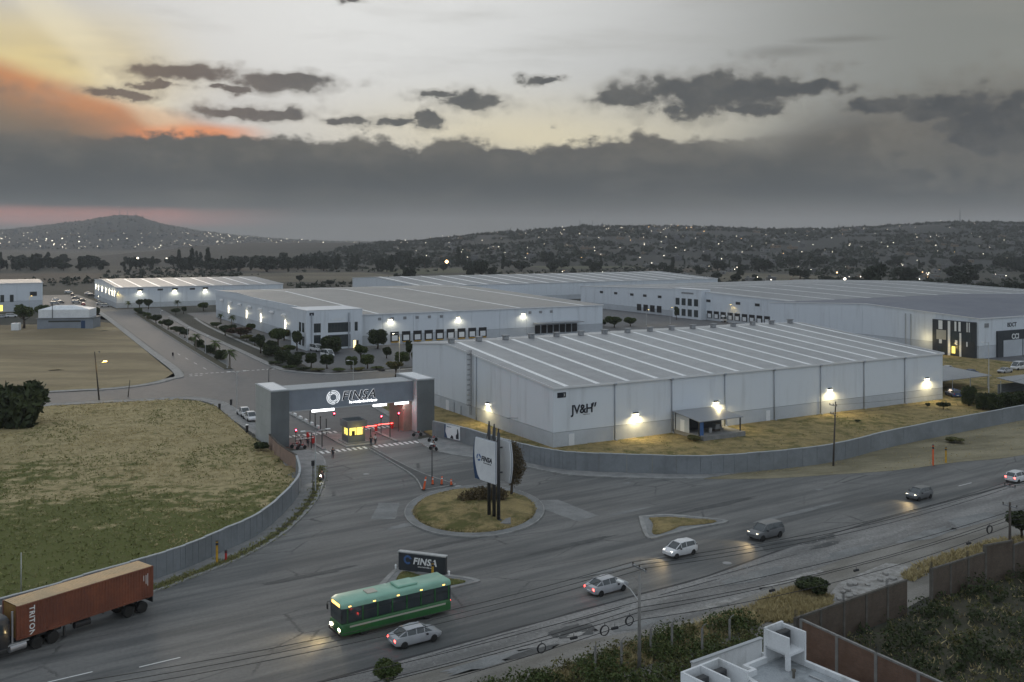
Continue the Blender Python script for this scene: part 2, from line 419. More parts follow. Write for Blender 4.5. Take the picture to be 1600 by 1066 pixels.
mat('wall_low', (0.52, 0.555, 0.59), 0.75, (0.46, 0.49, 0.52), 0.12, fine=0.12)
mat('joint', (0.22, 0.235, 0.25), 0.7)
mat('trim', (0.70, 0.71, 0.72), 0.5)
mat('downpipe', (0.36, 0.385, 0.42), 0.5)
ribbed('roof_metal', (0.33, 0.335, 0.34), (0.40, 0.405, 0.405), 0.9, 'x', 0.5, 0.35, 0.04, stretch=(1, 6, 1))
ribbed('roof_tan', (0.36, 0.345, 0.32), (0.31, 0.30, 0.285), 0.9, 'x', 0.55, 0.35, 0.03)
ribbed('roof_dark', (0.13, 0.145, 0.19), (0.17, 0.185, 0.225), 0.9, 'x', 0.45, 0.35, 0.05)
ribbed('roof_pale', (0.30, 0.31, 0.32), (0.25, 0.26, 0.27), 0.9, 'x', 0.5, 0.3, 0.02)
mat('skylight', (0.86, 0.87, 0.86), 0.4, (0.66, 0.68, 0.68), 0.35, stretch=(1, 5, 1), contrast=(0.45, 0.75))
mat('glass', (0.035, 0.045, 0.05), 0.08, (0.05, 0.06, 0.06), 0.6, spec=0.8)
mat('door', (0.72, 0.74, 0.76), 0.6)
mat('steel_dark', (0.05, 0.052, 0.055), 0.5, metal=0.3)
mat('steel', (0.33, 0.34, 0.35), 0.45, (0.25, 0.26, 0.27), 1.0, metal=0.5)
mat('galv', (0.50, 0.51, 0.51), 0.5, (0.40, 0.41, 0.41), 2.0, metal=0.3)
mat('black', (0.018, 0.018, 0.02), 0.6)
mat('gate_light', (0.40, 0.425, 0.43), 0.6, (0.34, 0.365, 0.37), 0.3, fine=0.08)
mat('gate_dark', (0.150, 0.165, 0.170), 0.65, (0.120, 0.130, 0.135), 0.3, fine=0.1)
mat('gate_beam', (0.245, 0.275, 0.315), 0.5, (0.215, 0.24, 0.275), 0.3, fine=0.08)
mat('fence_grey', (0.235, 0.255, 0.270), 0.8, (0.185, 0.20, 0.21), 0.25, fine=0.2, bump=0.1)
mat('cap', (0.40, 0.42, 0.43), 0.8)
mat('brick', (0.27, 0.150, 0.095), 0.9, (0.17, 0.100, 0.068), 0.9, fine=0.4, bump=0.4, bscale=9)
mat('brick_dull', (0.215, 0.150, 0.105), 0.92, (0.12, 0.092, 0.068), 0.6, fine=0.4, bump=0.4, bscale=9)
mat('rust_panel_and_shade', (0.33, 0.235, 0.19), 0.85, (0.27, 0.195, 0.16), 0.6, fine=0.25)  # rust fence panels; also the painted shade on the gate tower's inner face
mat('white_wall', (0.70, 0.72, 0.73), 0.85, (0.46, 0.47, 0.46), 0.9, stretch=(1, 1, 3), contrast=(0.48, 0.78), fine=0.15, bump=0.15, bscale=6)
mat('roof_slab', (0.36, 0.385, 0.40), 0.75, (0.20, 0.215, 0.22), 0.7, contrast=(0.42, 0.66), fine=0.3)
mat('old_concrete', (0.15, 0.138, 0.118), 0.9, (0.095, 0.088, 0.076), 1.2, fine=0.35)
mat('bark', (0.085, 0.065, 0.045), 0.95, (0.05, 0.04, 0.03), 3.0)
mat('palm_bark', (0.22, 0.19, 0.15), 0.95, (0.15, 0.13, 0.10), 4.0)
mat('wood', (0.10, 0.085, 0.07), 0.9, (0.06, 0.052, 0.045), 2.0)
mat('concrete_pole', (0.27, 0.265, 0.25), 0.85, (0.21, 0.205, 0.195), 1.0, fine=0.2)
for k, c1, c2 in (('leaf_dark', (0.030, 0.042, 0.018), (0.060, 0.075, 0.030)), ('leaf_mid', (0.050, 0.075, 0.024), (0.095, 0.115, 0.040)),
                  ('leaf_olive', (0.080, 0.085, 0.032), (0.140, 0.130, 0.052)), ('leaf_red', (0.085, 0.040, 0.030), (0.06, 0.055, 0.03)),
                  ('leaf_brown', (0.125, 0.092, 0.050), (0.080, 0.064, 0.036)), ('leaf_far', (0.026, 0.034, 0.024), (0.044, 0.052, 0.034)),
                  ('grass_straw', (0.46, 0.38, 0.20), (0.34, 0.28, 0.14)), ('grass_green', (0.17, 0.18, 0.065), (0.25, 0.235, 0.10))):
    mat(k, c1, 0.8, c2, 1.7, spec=0.2)
mat('yellow_paint', (0.62, 0.36, 0.03), 0.6, (0.45, 0.26, 0.03), 2.0)
mat('red_paint', (0.50, 0.03, 0.025), 0.6, (0.35, 0.03, 0.03), 2.0)
mat('orange', (0.75, 0.13, 0.04), 0.6)
mat('blue_paint', (0.06, 0.14, 0.33), 0.5)
mat('sign_white', (0.74, 0.76, 0.77), 0.45, (0.66, 0.68, 0.70), 0.6)
mat('sign_navy', (0.022, 0.055, 0.125), 0.5)
mat('sign_slate', (0.030, 0.036, 0.042), 0.5, (0.04, 0.046, 0.052), 0.5)
mat('ink', (0.012, 0.016, 0.026), 0.5)
mat('letter_white', (0.80, 0.81, 0.80), 0.5)
mat('tyre', (0.018, 0.018, 0.018), 0.85); mat('rim', (0.42, 0.42, 0.43), 0.4, metal=0.6)
for k, c in (('car_white', (0.70, 0.71, 0.72)), ('car_silver', (0.42, 0.43, 0.45)), ('car_grey', (0.14, 0.145, 0.15)), ('car_black', (0.02, 0.02, 0.023)), ('car_red', (0.36, 0.025, 0.02)), ('car_blue', (0.03, 0.07, 0.19))):
    mat(k, c, 0.32, tuple(x * 0.88 for x in c), 0.8, spec=0.5, coat=0.5)
mat('bus_green', (0.028, 0.135, 0.035), 0.4, (0.022, 0.10, 0.028), 0.7, coat=0.3)
mat('bus_roof', (0.27, 0.48, 0.37), 0.45, (0.22, 0.42, 0.32), 0.6, coat=0.2)
mat('bus_cream', (0.45, 0.43, 0.36), 0.5)
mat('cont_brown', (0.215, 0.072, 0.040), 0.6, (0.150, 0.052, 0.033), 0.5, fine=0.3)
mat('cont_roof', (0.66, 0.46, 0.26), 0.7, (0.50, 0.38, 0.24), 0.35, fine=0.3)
mat('cont_front_lit', (0.34, 0.20, 0.06), 0.6, (0.26, 0.15, 0.05), 0.6, fine=0.25)  # yellower than the sides: light falling on the front, put into its colour
mat('skin', (0.35, 0.20, 0.14), 0.6); mat('cloth_white', (0.55, 0.55, 0.55), 0.8); mat('cloth_dark', (0.03, 0.032, 0.04), 0.85); mat('hair', (0.015, 0.012, 0.01), 0.7)
glow('g_wall', (1.0, 0.90, 0.62), 26.0); glow('g_strip', (1.0, 0.90, 0.66), 7.0); glow('g_white', (0.95, 0.97, 1.0), 6.0)
glow('g_head', (1.0, 0.86, 0.55), 40.0); glow('g_headw', (1.0, 0.95, 0.85), 40.0); glow('g_tail', (1.0, 0.06, 0.05), 12.0); glow('g_red', (1.0, 0.05, 0.09), 26.0)
glow('g_amber', (1.0, 0.52, 0.12), 4.0); glow('g_booth', (1.0, 0.78, 0.16), 1.7); glow('g_town', (1.0, 0.90, 0.72), 8.5, False); glow('g_town_o', (1.0, 0.60, 0.25), 10.0, False)
glow('g_sodium', (1.0, 0.66, 0.12), 20.0); glow('g_logo', (0.92, 0.96, 1.0), 1.15); glow('g_room', (1.0, 0.75, 0.35), 2.5)

def lamp(parent, loc, power, col, kind='SPOT', cone=150, aim=(0, 0, -1), size=0.15):
    d = bpy.data.lights.new('bulb', kind); d.energy = power; d.color = col; d.shadow_soft_size = size
    if kind == 'SPOT': d.spot_size = R(cone); d.spot_blend = 0.6
    o = bpy.data.objects.new('bulb', d); COL.objects.link(o); o.parent = parent; o.location = loc
    o.rotation_euler = (-Vector(aim)).to_track_quat('Z', 'Y').to_euler()
    return o

def text_obj(name, s, size, material, parent, loc, rot, shear=0.0, bold=0.0, extrude=0.03, sx=1.0, spacing=1.0):
    cu = bpy.data.curves.new(name, 'FONT'); cu.body = s; cu.size = size; cu.shear = shear; cu.offset = bold; cu.extrude = extrude
    cu.space_character = spacing; cu.align_x = 'LEFT'; cu.resolution_u = 3
    tmp = bpy.data.objects.new('tmp_text', cu); COL.objects.link(tmp)
    bpy.context.view_layer.update()
    me = bpy.data.meshes.new_from_object(tmp.evaluated_get(bpy.context.evaluated_depsgraph_get()))
    bpy.data.objects.remove(tmp)
    me.materials.clear(); me.materials.append(material)
    o = put(name, me, parent, loc); o.rotation_euler = rot; o.scale = (sx, 1, 1)
    return o
def fine_print(mb, x0, x1, z, h, y, seed):
    """a line of lettering too small to read: a row of uneven strokes"""
    rr = random.Random(seed); x = x0
    while x < x1:
        wd = h * rr.uniform(0.25, 0.6); hh = h * rr.choice((0.72, 0.75, 1.0))
        mb.box(x, x + wd * 0.35, y - 0.02, y, z, z + hh); mb.box(x, x + wd, y - 0.02, y, z + hh * rr.choice((0.0, 0.45)), z + hh * rr.choice((0.6, 0.7)))
        x += wd + h * (0.16 if rr.random() > 0.12 else 0.5)

# ------------------------------------------------------------------ foliage
def leaf_mesh(name, lobes, n, leaf, material, seed, hollow=0.55):
    """many small leaf faces spread through a few uneven lobes"""
    g = np.random.default_rng(seed); vol = np.array([l[3] * l[4] * l[5] for l in lobes]) ** 0.8
    idx = g.choice(len(lobes), n, p=vol / vol.sum()); L = np.array(lobes, float)[idx]
    d = g.normal(size=(n, 3)); d /= np.linalg.norm(d, axis=1)[:, None]
    rad = hollow + (1 - hollow) * g.random(n) ** 0.6 + g.normal(size=n) * 0.07
    c = L[:, :3] + d * rad[:, None] * L[:, 3:6]
    a = g.normal(size=(n, 3)) + d * 0.2; a /= np.linalg.norm(a, axis=1)[:, None]
    b = np.cross(a, g.normal(size=(n, 3))); b /= np.linalg.norm(b, axis=1)[:, None] + 1e-9
    s = leaf * (0.6 + 0.8 * g.random(n))[:, None]
    v = np.stack([c - a * s, c + b * s * 0.55, c + a * s, c - b * s * 0.55], 1).reshape(-1, 3)
    return raw_mesh(name, v, np.arange(n * 4).reshape(n, 4), material)
def raw_mesh(name, v, f, material):
    me = bpy.data.meshes.new(name); nv, nf, k = len(v), len(f), f.shape[1]
    me.vertices.add(nv); me.vertices.foreach_set('co', np.asarray(v, np.float32).ravel())
    me.loops.add(nf * k); me.loops.foreach_set('vertex_index', np.asarray(f, np.int32).ravel())
    me.polygons.add(nf); me.polygons.foreach_set('loop_start', np.arange(0, nf * k, k, dtype=np.int32))
    me.update(calc_edges=True); me.validate(); me.materials.append(material); return me
def round_lobes(seed, k, spread, r):
    rr = random.Random(seed); out = []
    for i in range(k):
        a = rr.uniform(0, 6.28); q = spread * math.sqrt(rr.random()); rz = r * rr.uniform(0.6, 1.0)
        out.append((q * math.cos(a), q * math.sin(a), rr.uniform(-0.5, 0.6) * spread, r * rr.uniform(0.7, 1.15), r * rr.uniform(0.7, 1.15), rz))
    return out
CROWN = {}
for i in range(3):
    for key, m_ in (('dark', 'leaf_dark'), ('mid', 'leaf_mid'), ('olive', 'leaf_olive'), ('red', 'leaf_red')):
        CROWN[key, i] = leaf_mesh('crown', round_lobes(30 + i, 11, 0.58, 0.46), 3400, 0.10, M[m_], 50 + i)
    CROWN['far', i] = leaf_mesh('crown', round_lobes(70 + i, 8, 0.62, 0.48), 800, 0.17, M['leaf_far'], 90 + i)
    CROWN['tall', i] = leaf_mesh('crown', [(rnd.uniform(-.25, .25), rnd.uniform(-.25, .25), z, .42 - .1 * abs(z), .42 - .1 * abs(z), .4) for z in (-.7, -.3, .1, .5, .85)], 800, 0.16, M['leaf_far'], 97 + i)
def clip_lobes():
    return [(x * 0.42, y * 0.42, z * 0.40, 0.58, 0.58, 0.60) for x in (-1, 1) for y in (-1, 1) for z in (-1, 1)]
for i in range(2):
    CROWN['clip', i] = leaf_mesh('crown', clip_lobes(), 3600, 0.11, M['leaf_dark'], 120 + i, 0.6)
    CROWN['clipg', i] = leaf_mesh('crown', clip_lobes(), 3600, 0.11, M['leaf_mid'], 130 + i, 0.6)
TRUNK = {}
def trunk_mesh(key, material, limbs=4, seed=3):
    rr = random.Random(seed); mb = MB()
    mb.path([(0, 0, -0.02), (0.02, 0.01, 0.35), (0.0, 0.03, 0.75), (0.02, 0, 1.15)], [0.055, 0.042, 0.034, 0.012], 7)
    for k in range(limbs):
        a = 6.28 * k / limbs + rr.uniform(-.4, .4); h0 = rr.uniform(0.5, 0.75); q = rr.uniform(0.25, 0.42)
        mb.path([(0.01, 0.01, h0), (q * 0.5 * math.cos(a), q * 0.5 * math.sin(a), h0 + 0.2), (q * math.cos(a), q * math.sin(a), h0 + 0.48)], [0.024, 0.016, 0.006], 5)
    me = bpy.data.meshes.new('trunk'); me.from_pydata(mb.v, [], mb.f); me.materials.append(material); me.update()
    me.polygons.foreach_set('use_smooth', [True] * len(me.polygons)); TRUNK[key] = me
trunk_mesh('t', M['bark'])
def tree(p, h, wd, kind, label, group=None, name='tree', stem=0.32, cat='tree'):
    """trunk with limbs and a leafy crown; h total height, wd crown width"""
    root = thing(name, label, cat, p, rnd.uniform(0, 6.28), group)
    ks = [k for k in CROWN if k[0] == kind]; me = CROWN[rnd.choice(ks)]
    ch = h * (1 - stem)
    put('trunk', TRUNK['t'], root, (0, 0, 0), 0, (min(h, wd * 1.4), min(h, wd * 1.4), (stem + 0.35 * (1 - stem)) * h))
    put('crown', me, root, (0, 0, h * stem + ch * 0.5), rnd.uniform(0, 6.28), (wd * 0.5, wd * 0.5, ch * 0.5))
    return root
def shrub(p, h, wd, kind, label, group=None, name='shrub', cat='shrub'):
    return tree(p, h, wd, kind, label, group, name, 0.06, cat)
# a fan palm
def palm_meshes():
    rr = random.Random(5); fr = MB()
    for k in range(34):
        a = rr.uniform(0, 6.28); e = rr.uniform(-0.5, 1.1); ln = rr.uniform(0.8, 1.1); w_ = 0.10
        dx, dy = math.cos(a), math.sin(a); px_, py_ = -dy, dx; prev = None
        for i in range(5):
            t = i / 4; r = ln * t * math.cos(e * (1 - 0.3 * t)); z = ln * (t * math.sin(e) - 0.55 * t * t)
            ww = w_ * (0.25 + 1.6 * t * (1 - t) * 2)
            cur = [(dx * r - px_ * ww, dy * r - py_ * ww, z - ww * 0.4), (dx * r, dy * r, z), (dx * r + px_ * ww, dy * r + py_ * ww, z - ww * 0.4)]
            if prev: fr.add(prev + cur, [(0, 1, 4, 3), (1, 2, 5, 4)])
            prev = cur
    f = bpy.data.meshes.new('fronds'); f.from_pydata(fr.v, [], fr.f); f.materials.append(M['leaf_mid']); f.update()
    tk = MB(); tk.lathe([(0.20, 0), (0.15, 0.06), (0.12, 0.5), (0.11, 0.93), (0.17, 1.0), (0.06, 1.04)], n=9)
    t = bpy.data.meshes.new('trunk'); t.from_pydata(tk.v, [], tk.f); t.materials.append(M['palm_bark']); t.update()
    return t, f
PALM_T, PALM_F = palm_meshes()
def palm(p, h, wd, label, group=None):
    root = thing('palm_tree', label, 'palm', p, rnd.uniform(0, 6.28), group)
    put('trunk', PALM_T, root, (0, 0, 0), 0, (1.6, 1.6, h * 0.8)); put('crown', PALM_F, root, (0, 0, h * 0.8), 0, (wd * .5, wd * .5, wd * .45))
    return root
def tufts(name, pts, hgt, wid, material, label, cat, blades=3):
    """loose grass: thin leaning blades at the given ground points"""
    n = len(pts) * blades; c = np.repeat(np.asarray(pts), blades, 0) + np.c_[nrng.normal(size=(n, 2)) * wid, np.zeros(n)]
    a = nrng.random(n) * 6.283; h = hgt * (0.4 + nrng.random(n)); w_ = wid * (0.35 + 0.5 * nrng.random(n)); lean = nrng.normal(size=(n, 2)) * hgt * 0.6
    dx = np.c_[np.cos(a) * w_, np.sin(a) * w_, np.zeros(n)]
    v = np.stack([c - dx, c + dx, c + np.c_[lean, h]], 1).reshape(-1, 3)
    return tag(put(name, raw_mesh(name, v, np.arange(n * 3).reshape(n, 3), material)), label, cat, kind='stuff')
def in_poly(pts, poly):
    x, y = pts[:, 0], pts[:, 1]; ins = np.zeros(len(pts), bool); n = len(poly)
    for i in range(n):
        x0, y0 = poly[i][:2]; x1, y1 = poly[(i + 1) % n][:2]
        c = ((y0 > y) != (y1 > y)) & (x < (x1 - x0) * (y - y0) / ((y1 - y0) or 1e-9) + x0); ins ^= c
    return ins
def scatter(poly, n, z=0.0):
    P = np.array([p[:2] for p in poly]); lo, hi = P.min(0), P.max(0)
    q = lo + nrng.random((n, 2)) * (hi - lo); q = q[in_poly(q, poly)]
    return np.c_[q, np.full(len(q), z)]
def smooth_line(pts, k=6):
    """Catmull-Rom through the given points"""
    P = [Vector(p) for p in pts]; out = []
    for i in range(len(P) - 1):
        p0, p1, p2, p3 = P[max(i - 1, 0)], P[i], P[i + 1], P[min(i + 2, len(P) - 1)]
        for j in range(k):
            t = j / k
            out.append(0.5 * ((2 * p1) + (p2 - p0) * t + (2 * p0 - 5 * p1 + 4 * p2 - p3) * t * t + (3 * p1 - p0 - 3 * p2 + p3) * t ** 3))
    out.append(P[-1]); return out
def offset_line(pts, d):
    out = []
    for i, p in enumerate(pts):
        t = (pts[min(i + 1, len(pts) - 1)] - pts[max(i - 1, 0)]); t.z = 0; t.normalize()
        out.append(p + Vector((-t.y, t.x, 0)) * d)
    return out
def strip(pa, pb, z0, z1):
    """a kerb or wall body between two parallel lines"""
    mb = MB(); mb.loft([[(a.x, a.y, z0), (b.x, b.y, z0), (b.x, b.y, z1), (a.x, a.y, z1)] for a, b in zip(pa, pb)]); return mb
def clean_poly(name, poly, z, material, kind='structure', label=None, cat=None):
    bm = bmesh.new(); vs = [bm.verts.new((p[0], p[1], z)) for p in poly]; f = bm.faces.new(vs)
    if f.normal.z < 0 or sum((poly[i][0] * poly[(i + 1) % len(poly)][1] - poly[(i + 1) % len(poly)][0] * poly[i][1]) for i in range(len(poly))) < 0: f.normal_flip()
    bmesh.ops.triangulate(bm, faces=bm.faces); me = bpy.data.meshes.new(name); bm.to_mesh(me); bm.free(); me.materials.append(material)
    return tag(put(name, me), label, cat, kind=kind)

mat('dust', (0.27, 0.258, 0.232), 0.95, (0.18, 0.168, 0.145), 0.45, stretch=(4, 1, 1), rot=ROAD, contrast=(0.36, 0.66), fine=0.4, bump=0.6, bscale=3)

# ================================================================== GROUND, ROADS, ISLANDS
def V2(l): return [Vector((p[0], p[1], 0)) for p in l]
def PX(l): return [at(x, y) for x, y in l]
def AB(l): return [W(a, b) for a, b in l]
# one sheet out to the horizon, finer near the camera
rings = []
for r in (0.0, 60, 120, 200, 320, 500, 800, 1300, 2100, 3600, 6000, 10000, 16000):
    rings.append(r)
gm = MB(); NS = 64; gm.v.append((0, 0, -0.03))
for r in rings[1:]:
    for k in range(NS):
        a = 2 * math.pi * k / NS; gm.v.append((r * math.cos(a), r * math.sin(a), -0.03))
for k in range(NS): gm.f.append((0, 1 + k, 1 + (k + 1) % NS))
for i in range(len(rings) - 2):
    for k in range(NS):
        a, b = 1 + i * NS + k, 1 + i * NS + (k + 1) % NS; gm.f.append((a, a + NS, b + NS, b))
struct('ground', gm, M['earth'])

L_KERB = smooth_line(V2([(-108, 18), (-59, 61), (-41.2, 83.6), (-37.8, 88.2)]) + PX([(245, 925), (290, 908), (350, 885), (400, 862), (450, 830), (490, 790), (505, 760), (510, 735), (505, 715)]) + AB([(-35.2, 18.5)]), 5)
L_WALL = smooth_line(V2([(-112, 21), (-63, 64), (-43.9, 85.4), (-40.3, 90.2)]) + PX([(245, 905), (300, 885), (350, 862), (400, 838), (440, 805), (468, 768), (462, 735)]), 5)
R_KERB = smooth_line(AB([(-16.5, 17.0)]) + PX([(655, 692), (672, 702), (690, 708), (720, 713), (770, 720), (817, 729), (860, 738), (900, 744), (1000, 748), (1100, 749)]), 5)
VERGE = smooth_line(PX([(1100, 749), (1200, 748), (1300, 742), (1400, 735), (1500, 722), (1600, 711)]) + V2([(110, 172), (200, 232)]), 4)
R_WALL = smooth_line(AB([(-13.2, 17.8)]) + PX([(718, 692), (770, 708), (818, 722), (860, 731), (900, 736), (1000, 740), (1094, 742), (1187, 736), (1300, 722), (1412, 694), (1600, 656)]) + AB([(120, -21), (170, -18)]), 5)
SHO = smooth_line(V2([(-110, 4), (-40, 53)]) + PX([(600, 1066)]) + V2([(0, 79)]) + PX([(1000, 985), (1100, 960), (1200, 920), (1300, 880), (1400, 850), (1600, 800)]) + V2([(120, 158), (200, 212)]), 4)
SEAM = smooth_line(V2([(-110, 9), (-40, 56.5)]) + PX([(600, 1040), (800, 985), (1000, 930), (1110, 900), (1300, 835)]) + V2([(75, 137), (200, 222)]), 4)
road_poly = L_KERB + AB([(-35.2, 20), (-15, 20)]) + R_KERB + VERGE[1:] + list(reversed(SHO))
clean_poly('road', road_poly, 0.0, M['asphalt'])
clean_poly('road_shoulder', SEAM + list(reversed(SHO)), 0.004, M['asphalt_worn'])
# the dark joint between the carriageway and the worn lane
j0 = offset_line(SEAM, 0.0); j1 = [p + Vector((0, 0, 0)) for p in offset_line(SEAM, 0.30)]
j1 = [j0[i] + (j1[i] - j0[i]) * (0.6 + 0.8 * abs(math.sin(i * 1.7))) for i in range(len(j0))]
clean_poly('asphalt_joint', j0 + list(reversed(j1)), 0.008, M['joint_dark'])
for i, (px_, m_) in enumerate((([(832, 782), (872, 781), (934, 806), (902, 815), (838, 792)], 'asphalt_pale'), ([(592, 786), (624, 786), (618, 811), (578, 812)], 'asphalt_pale'),
                               ([(1480, 813), (1542, 800), (1560, 808), (1500, 826)], 'asphalt_pale'), 
                               ([(1180, 852), (1300, 836), (1310, 841), (1200, 862)], 'asphalt_dark'),
                               ([(860, 992), (925, 975), (932, 990), (880, 1000)], 'asphalt_dark'))):
    q = PX(px_); out = []
    for k in range(len(q)):
        for f in (0.0, 0.22, 0.41, 0.6, 0.83):
            p = q[k].lerp(q[(k + 1) % len(q)], f); out.append(p + Vector((rnd.uniform(-.35, .35), rnd.uniform(-.35, .35), 0)) * (1.0 if m_ == 'asphalt_dark' else 0.25))
    clean_poly('asphalt_patch', out, 0.010 + 0.001 * i, M[m_])
# inside the park
in_poly_ab = [(-36.9, 20), (-37.5, 33), (-37.0, 51), (-36.6, 68), (-38, 76), (-41.8, 82), (-53, 85), (-70, 88), (-160, 96),
              (-160, 112), (-69.5, 103.7), (-56.7, 101.5), (-46.7, 104), (-39.5, 111), (-35, 122), (-33, 183), (-29.5, 298), (-27.5, 393), (-60, 400), (-60, 520), (-24, 520), (-20, 372),
              (0, 372), (-3, 316), (-7.6, 252), (-9.6, 164), (-10.7, 121), (-9.6, 112), (-6, 105), (-1.7, 102), (11, 101), (22, 101), (260, 101), (260, 66), (-4, 66), (-9, 60), (-10.8, 50), (-11, 34), (-13.5, 20)]
clean_poly('park_road', AB(in_poly_ab), -0.004, M['asphalt_in'])
# kerbs and walks
def kerb_walk(name, inner, outer, h=0.14, m_='concrete'):
    o = struct(name, strip(inner, outer, -0.02, h), M[m_]); return o
kerb_walk('kerb', L_KERB, offset_line(L_KERB, 0.25), 0.15, 'kerb')
walk_o = [p.lerp(L_WALL[min(int(i * len(L_WALL) / len(L_KERB)), len(L_WALL) - 1)], 0.94) for i, p in enumerate(L_KERB)]
lw = [L_WALL[0].lerp(L_WALL[0], 0)]
nn = len(L_KERB); LW2 = []
for i in range(nn):
    t = i / (nn - 1) * (len(L_WALL) - 1); k = min(int(t), len(L_WALL) - 2); LW2.append(L_WALL[k].lerp(L_WALL[k + 1], t - k))
for i in range(nn - 14, nn): LW2[i] = LW2[i].lerp(W(-40.2, 20), (i - nn + 15) / 15.0)
kerb_walk('pavement', offset_line(L_KERB, 0.255), LW2, 0.125)
pl_ = offset_line(L_KERB, 0.5)[14:-9]; pl2 = offset_line(L_KERB, 1.15)[14:-9]
struct('planting_strip', strip(pl_, pl2, 0.1, 0.15), M['soil'])
ps = np.array([tuple(a.lerp(b, rnd.random())) for a, b in zip(pl_, pl2) for _ in range(40)]); ps[:, :2] += nrng.normal(size=(len(ps), 2)) * 0.35; ps[:, 2] = 0.14
tufts('grass', ps, 0.22, 0.08, M['grass_green'], 'weeds growing in the strip between kerb and left pavement', 'grass')
kerb_walk('kerb', offset_line(R_KERB, 0.25), R_KERB, 0.15, 'kerb')
nn = len(R_KERB); RW2 = []
RWc = R_WALL[:int(len(R_WALL) * 0.62)]
for i in range(nn):
    t = i / (nn - 1) * (len(RWc) - 1); k = min(int(t), len(RWc) - 2); RW2.append(RWc[k].lerp(RWc[k + 1], t - k))
kerb_walk('pavement', RW2, offset_line(R_KERB, 0.255), 0.125)
clean_poly('verge', VERGE + [W(170, -40)] + [p for p in reversed(R_WALL) if p.x > 27], 0.02, M['verge'])
# inner pavements
def ab_strip(name, pts, w_, h, m_):
    l = smooth_line(AB(pts), 5); return struct(name, strip(offset_line(l, w_), l, -0.02, h), M[m_])
ab_strip('pavement', [(-36.9, 33.2), (-37.0, 51), (-36.4, 68), (-38, 76), (-42, 81.5), (-53, 84), (-70, 87), (-160, 95)], 2.6, 0.12, 'concrete')
ab_strip('kerb', [(-36.6, 33.2), (-36.7, 51), (-36.1, 68), (-37.7, 76.2), (-41.8, 81.8), (-53, 84.35), (-70, 87.35), (-160, 95.35)], 0.28, 0.15, 'kerb')
ab_strip('pavement', [(-160, 112.3), (-69.5, 104), (-56.7, 101.8), (-46.7, 104.3), (-39.6, 111.4), (-35.3, 122), (-33.3, 183), (-29.8, 298), (-27.8, 385)], 2.2, 0.12, 'kerb')
ab_strip('pavement', [(-4, 316), (-7.6, 252), (-9.6, 164), (-10.7, 121), (-9.4, 112), (-5.5, 105.3), (-1.5, 102.3), (11, 101.2), (22, 101.2), (150, 101.2)], -1.9, 0.12, 'concrete')
ab_strip('garden_path', [(3.5, 300), (-0.5, 252), (-3.2, 180), (-3.6, 140)], -1.2, 0.06, 'kerb')
ab_strip('pavement', [(-13.2, 34), (-11.6, 50), (-9.5, 60), (-4, 65.5), (120, 65.5)], -1.6, 0.12, 'concrete')
# fields
FIELD = LW2_f = [p for p in L_WALL] + AB([(-40.5, 10), (-40.5, 33), (-39.7, 51), (-39.2, 67), (-40.6, 75), (-44, 79.4), (-53, 81.6), (-70, 84.5), (-160, 92.5)]) + V2([(-330, 120), (-300, 30)])
def bumpy(name, poly, z, material, amp, n, seed):
    """a field sheet with low mounds: a grid clipped to the outline"""
    P = np.array([p[:2] for p in poly]); lo, hi = P.min(0), P.max(0)
    bm = bmesh.new(); vs = [bm.verts.new((p[0], p[1], z)) for p in poly]; bm.faces.new(vs); bmesh.ops.triangulate(bm, faces=bm.faces)
    stepx = (hi[0] - lo[0]) / n
    for ax in (0, 1):
        c = lo[ax] + stepx
        while c < hi[ax]:
            pl = Vector((c, 0, 0)) if ax == 0 else Vector((0, c, 0)); no = Vector((1, 0, 0)) if ax == 0 else Vector((0, 1, 0))
            bmesh.ops.bisect_plane(bm, geom=bm.verts[:] + bm.edges[:] + bm.faces[:], plane_co=pl, plane_no=no); c += stepx
    from mathutils import noise
    for v in bm.verts:
        if not any(e.is_boundary for e in v.link_edges):
            v.co.z += amp * (0.6 + noise.fractal(Vector((v.co.x * 0.05 + seed, v.co.y * 0.05, 0)), 0.8, 2.2, 4)) 
    bmesh.ops.recalc_face_normals(bm, faces=bm.faces)
    me = bpy.data.meshes.new(name); bm.to_mesh(me); bm.free(); me.materials.append(material)
    me.polygons.foreach_set('use_smooth', [True] * len(me.polygons))
    if sum(p.normal.z for p in me.polygons) < 0: me.flip_normals()
    o = put(name, me); o['kind'] = 'structure'; return o
bumpy('field', FIELD, 0.06, M['field'], 0.35, 40, 3)
FIELD2 = AB([(-160, 114.6), (-69.5, 106.3), (-56.7, 104.1), (-47.6, 106.4), (-41.5, 112.6), (-37.6, 122.4), (-35.6, 183), (-32.2, 290), (-48, 297), (-160, 300)])
bumpy('far_field', FIELD2, 0.05, M['field_far'], 0.5, 40, 9)
LOT = list(reversed(R_WALL)) + AB([(-12.5, 24), (-11, 50), (-8, 58), (-2, 63.5), (125, 63.5), (170, 63.5)])
bumpy('lot_ground', LOT, 0.03, M['lawn_dry'], 0.12, 36, 15)
clean_poly('yard', AB([(-5, 104.2), (150, 104.2), (158, 200), (158, 330), (5, 330), (1, 252), (-1.5, 180), (-1.9, 140)]), -0.012, M['asphalt_in'])
clean_poly('yard', AB([(150.2, 104.2), (190, 104.2), (190, 330), (158.2, 330), (158.2, 200)]), -0.016, M['asphalt_in'])
clean_poly('yard', AB([(128, 30), (260, 30), (260, 66), (128, 66)]), -0.008, M['asphalt_in'])
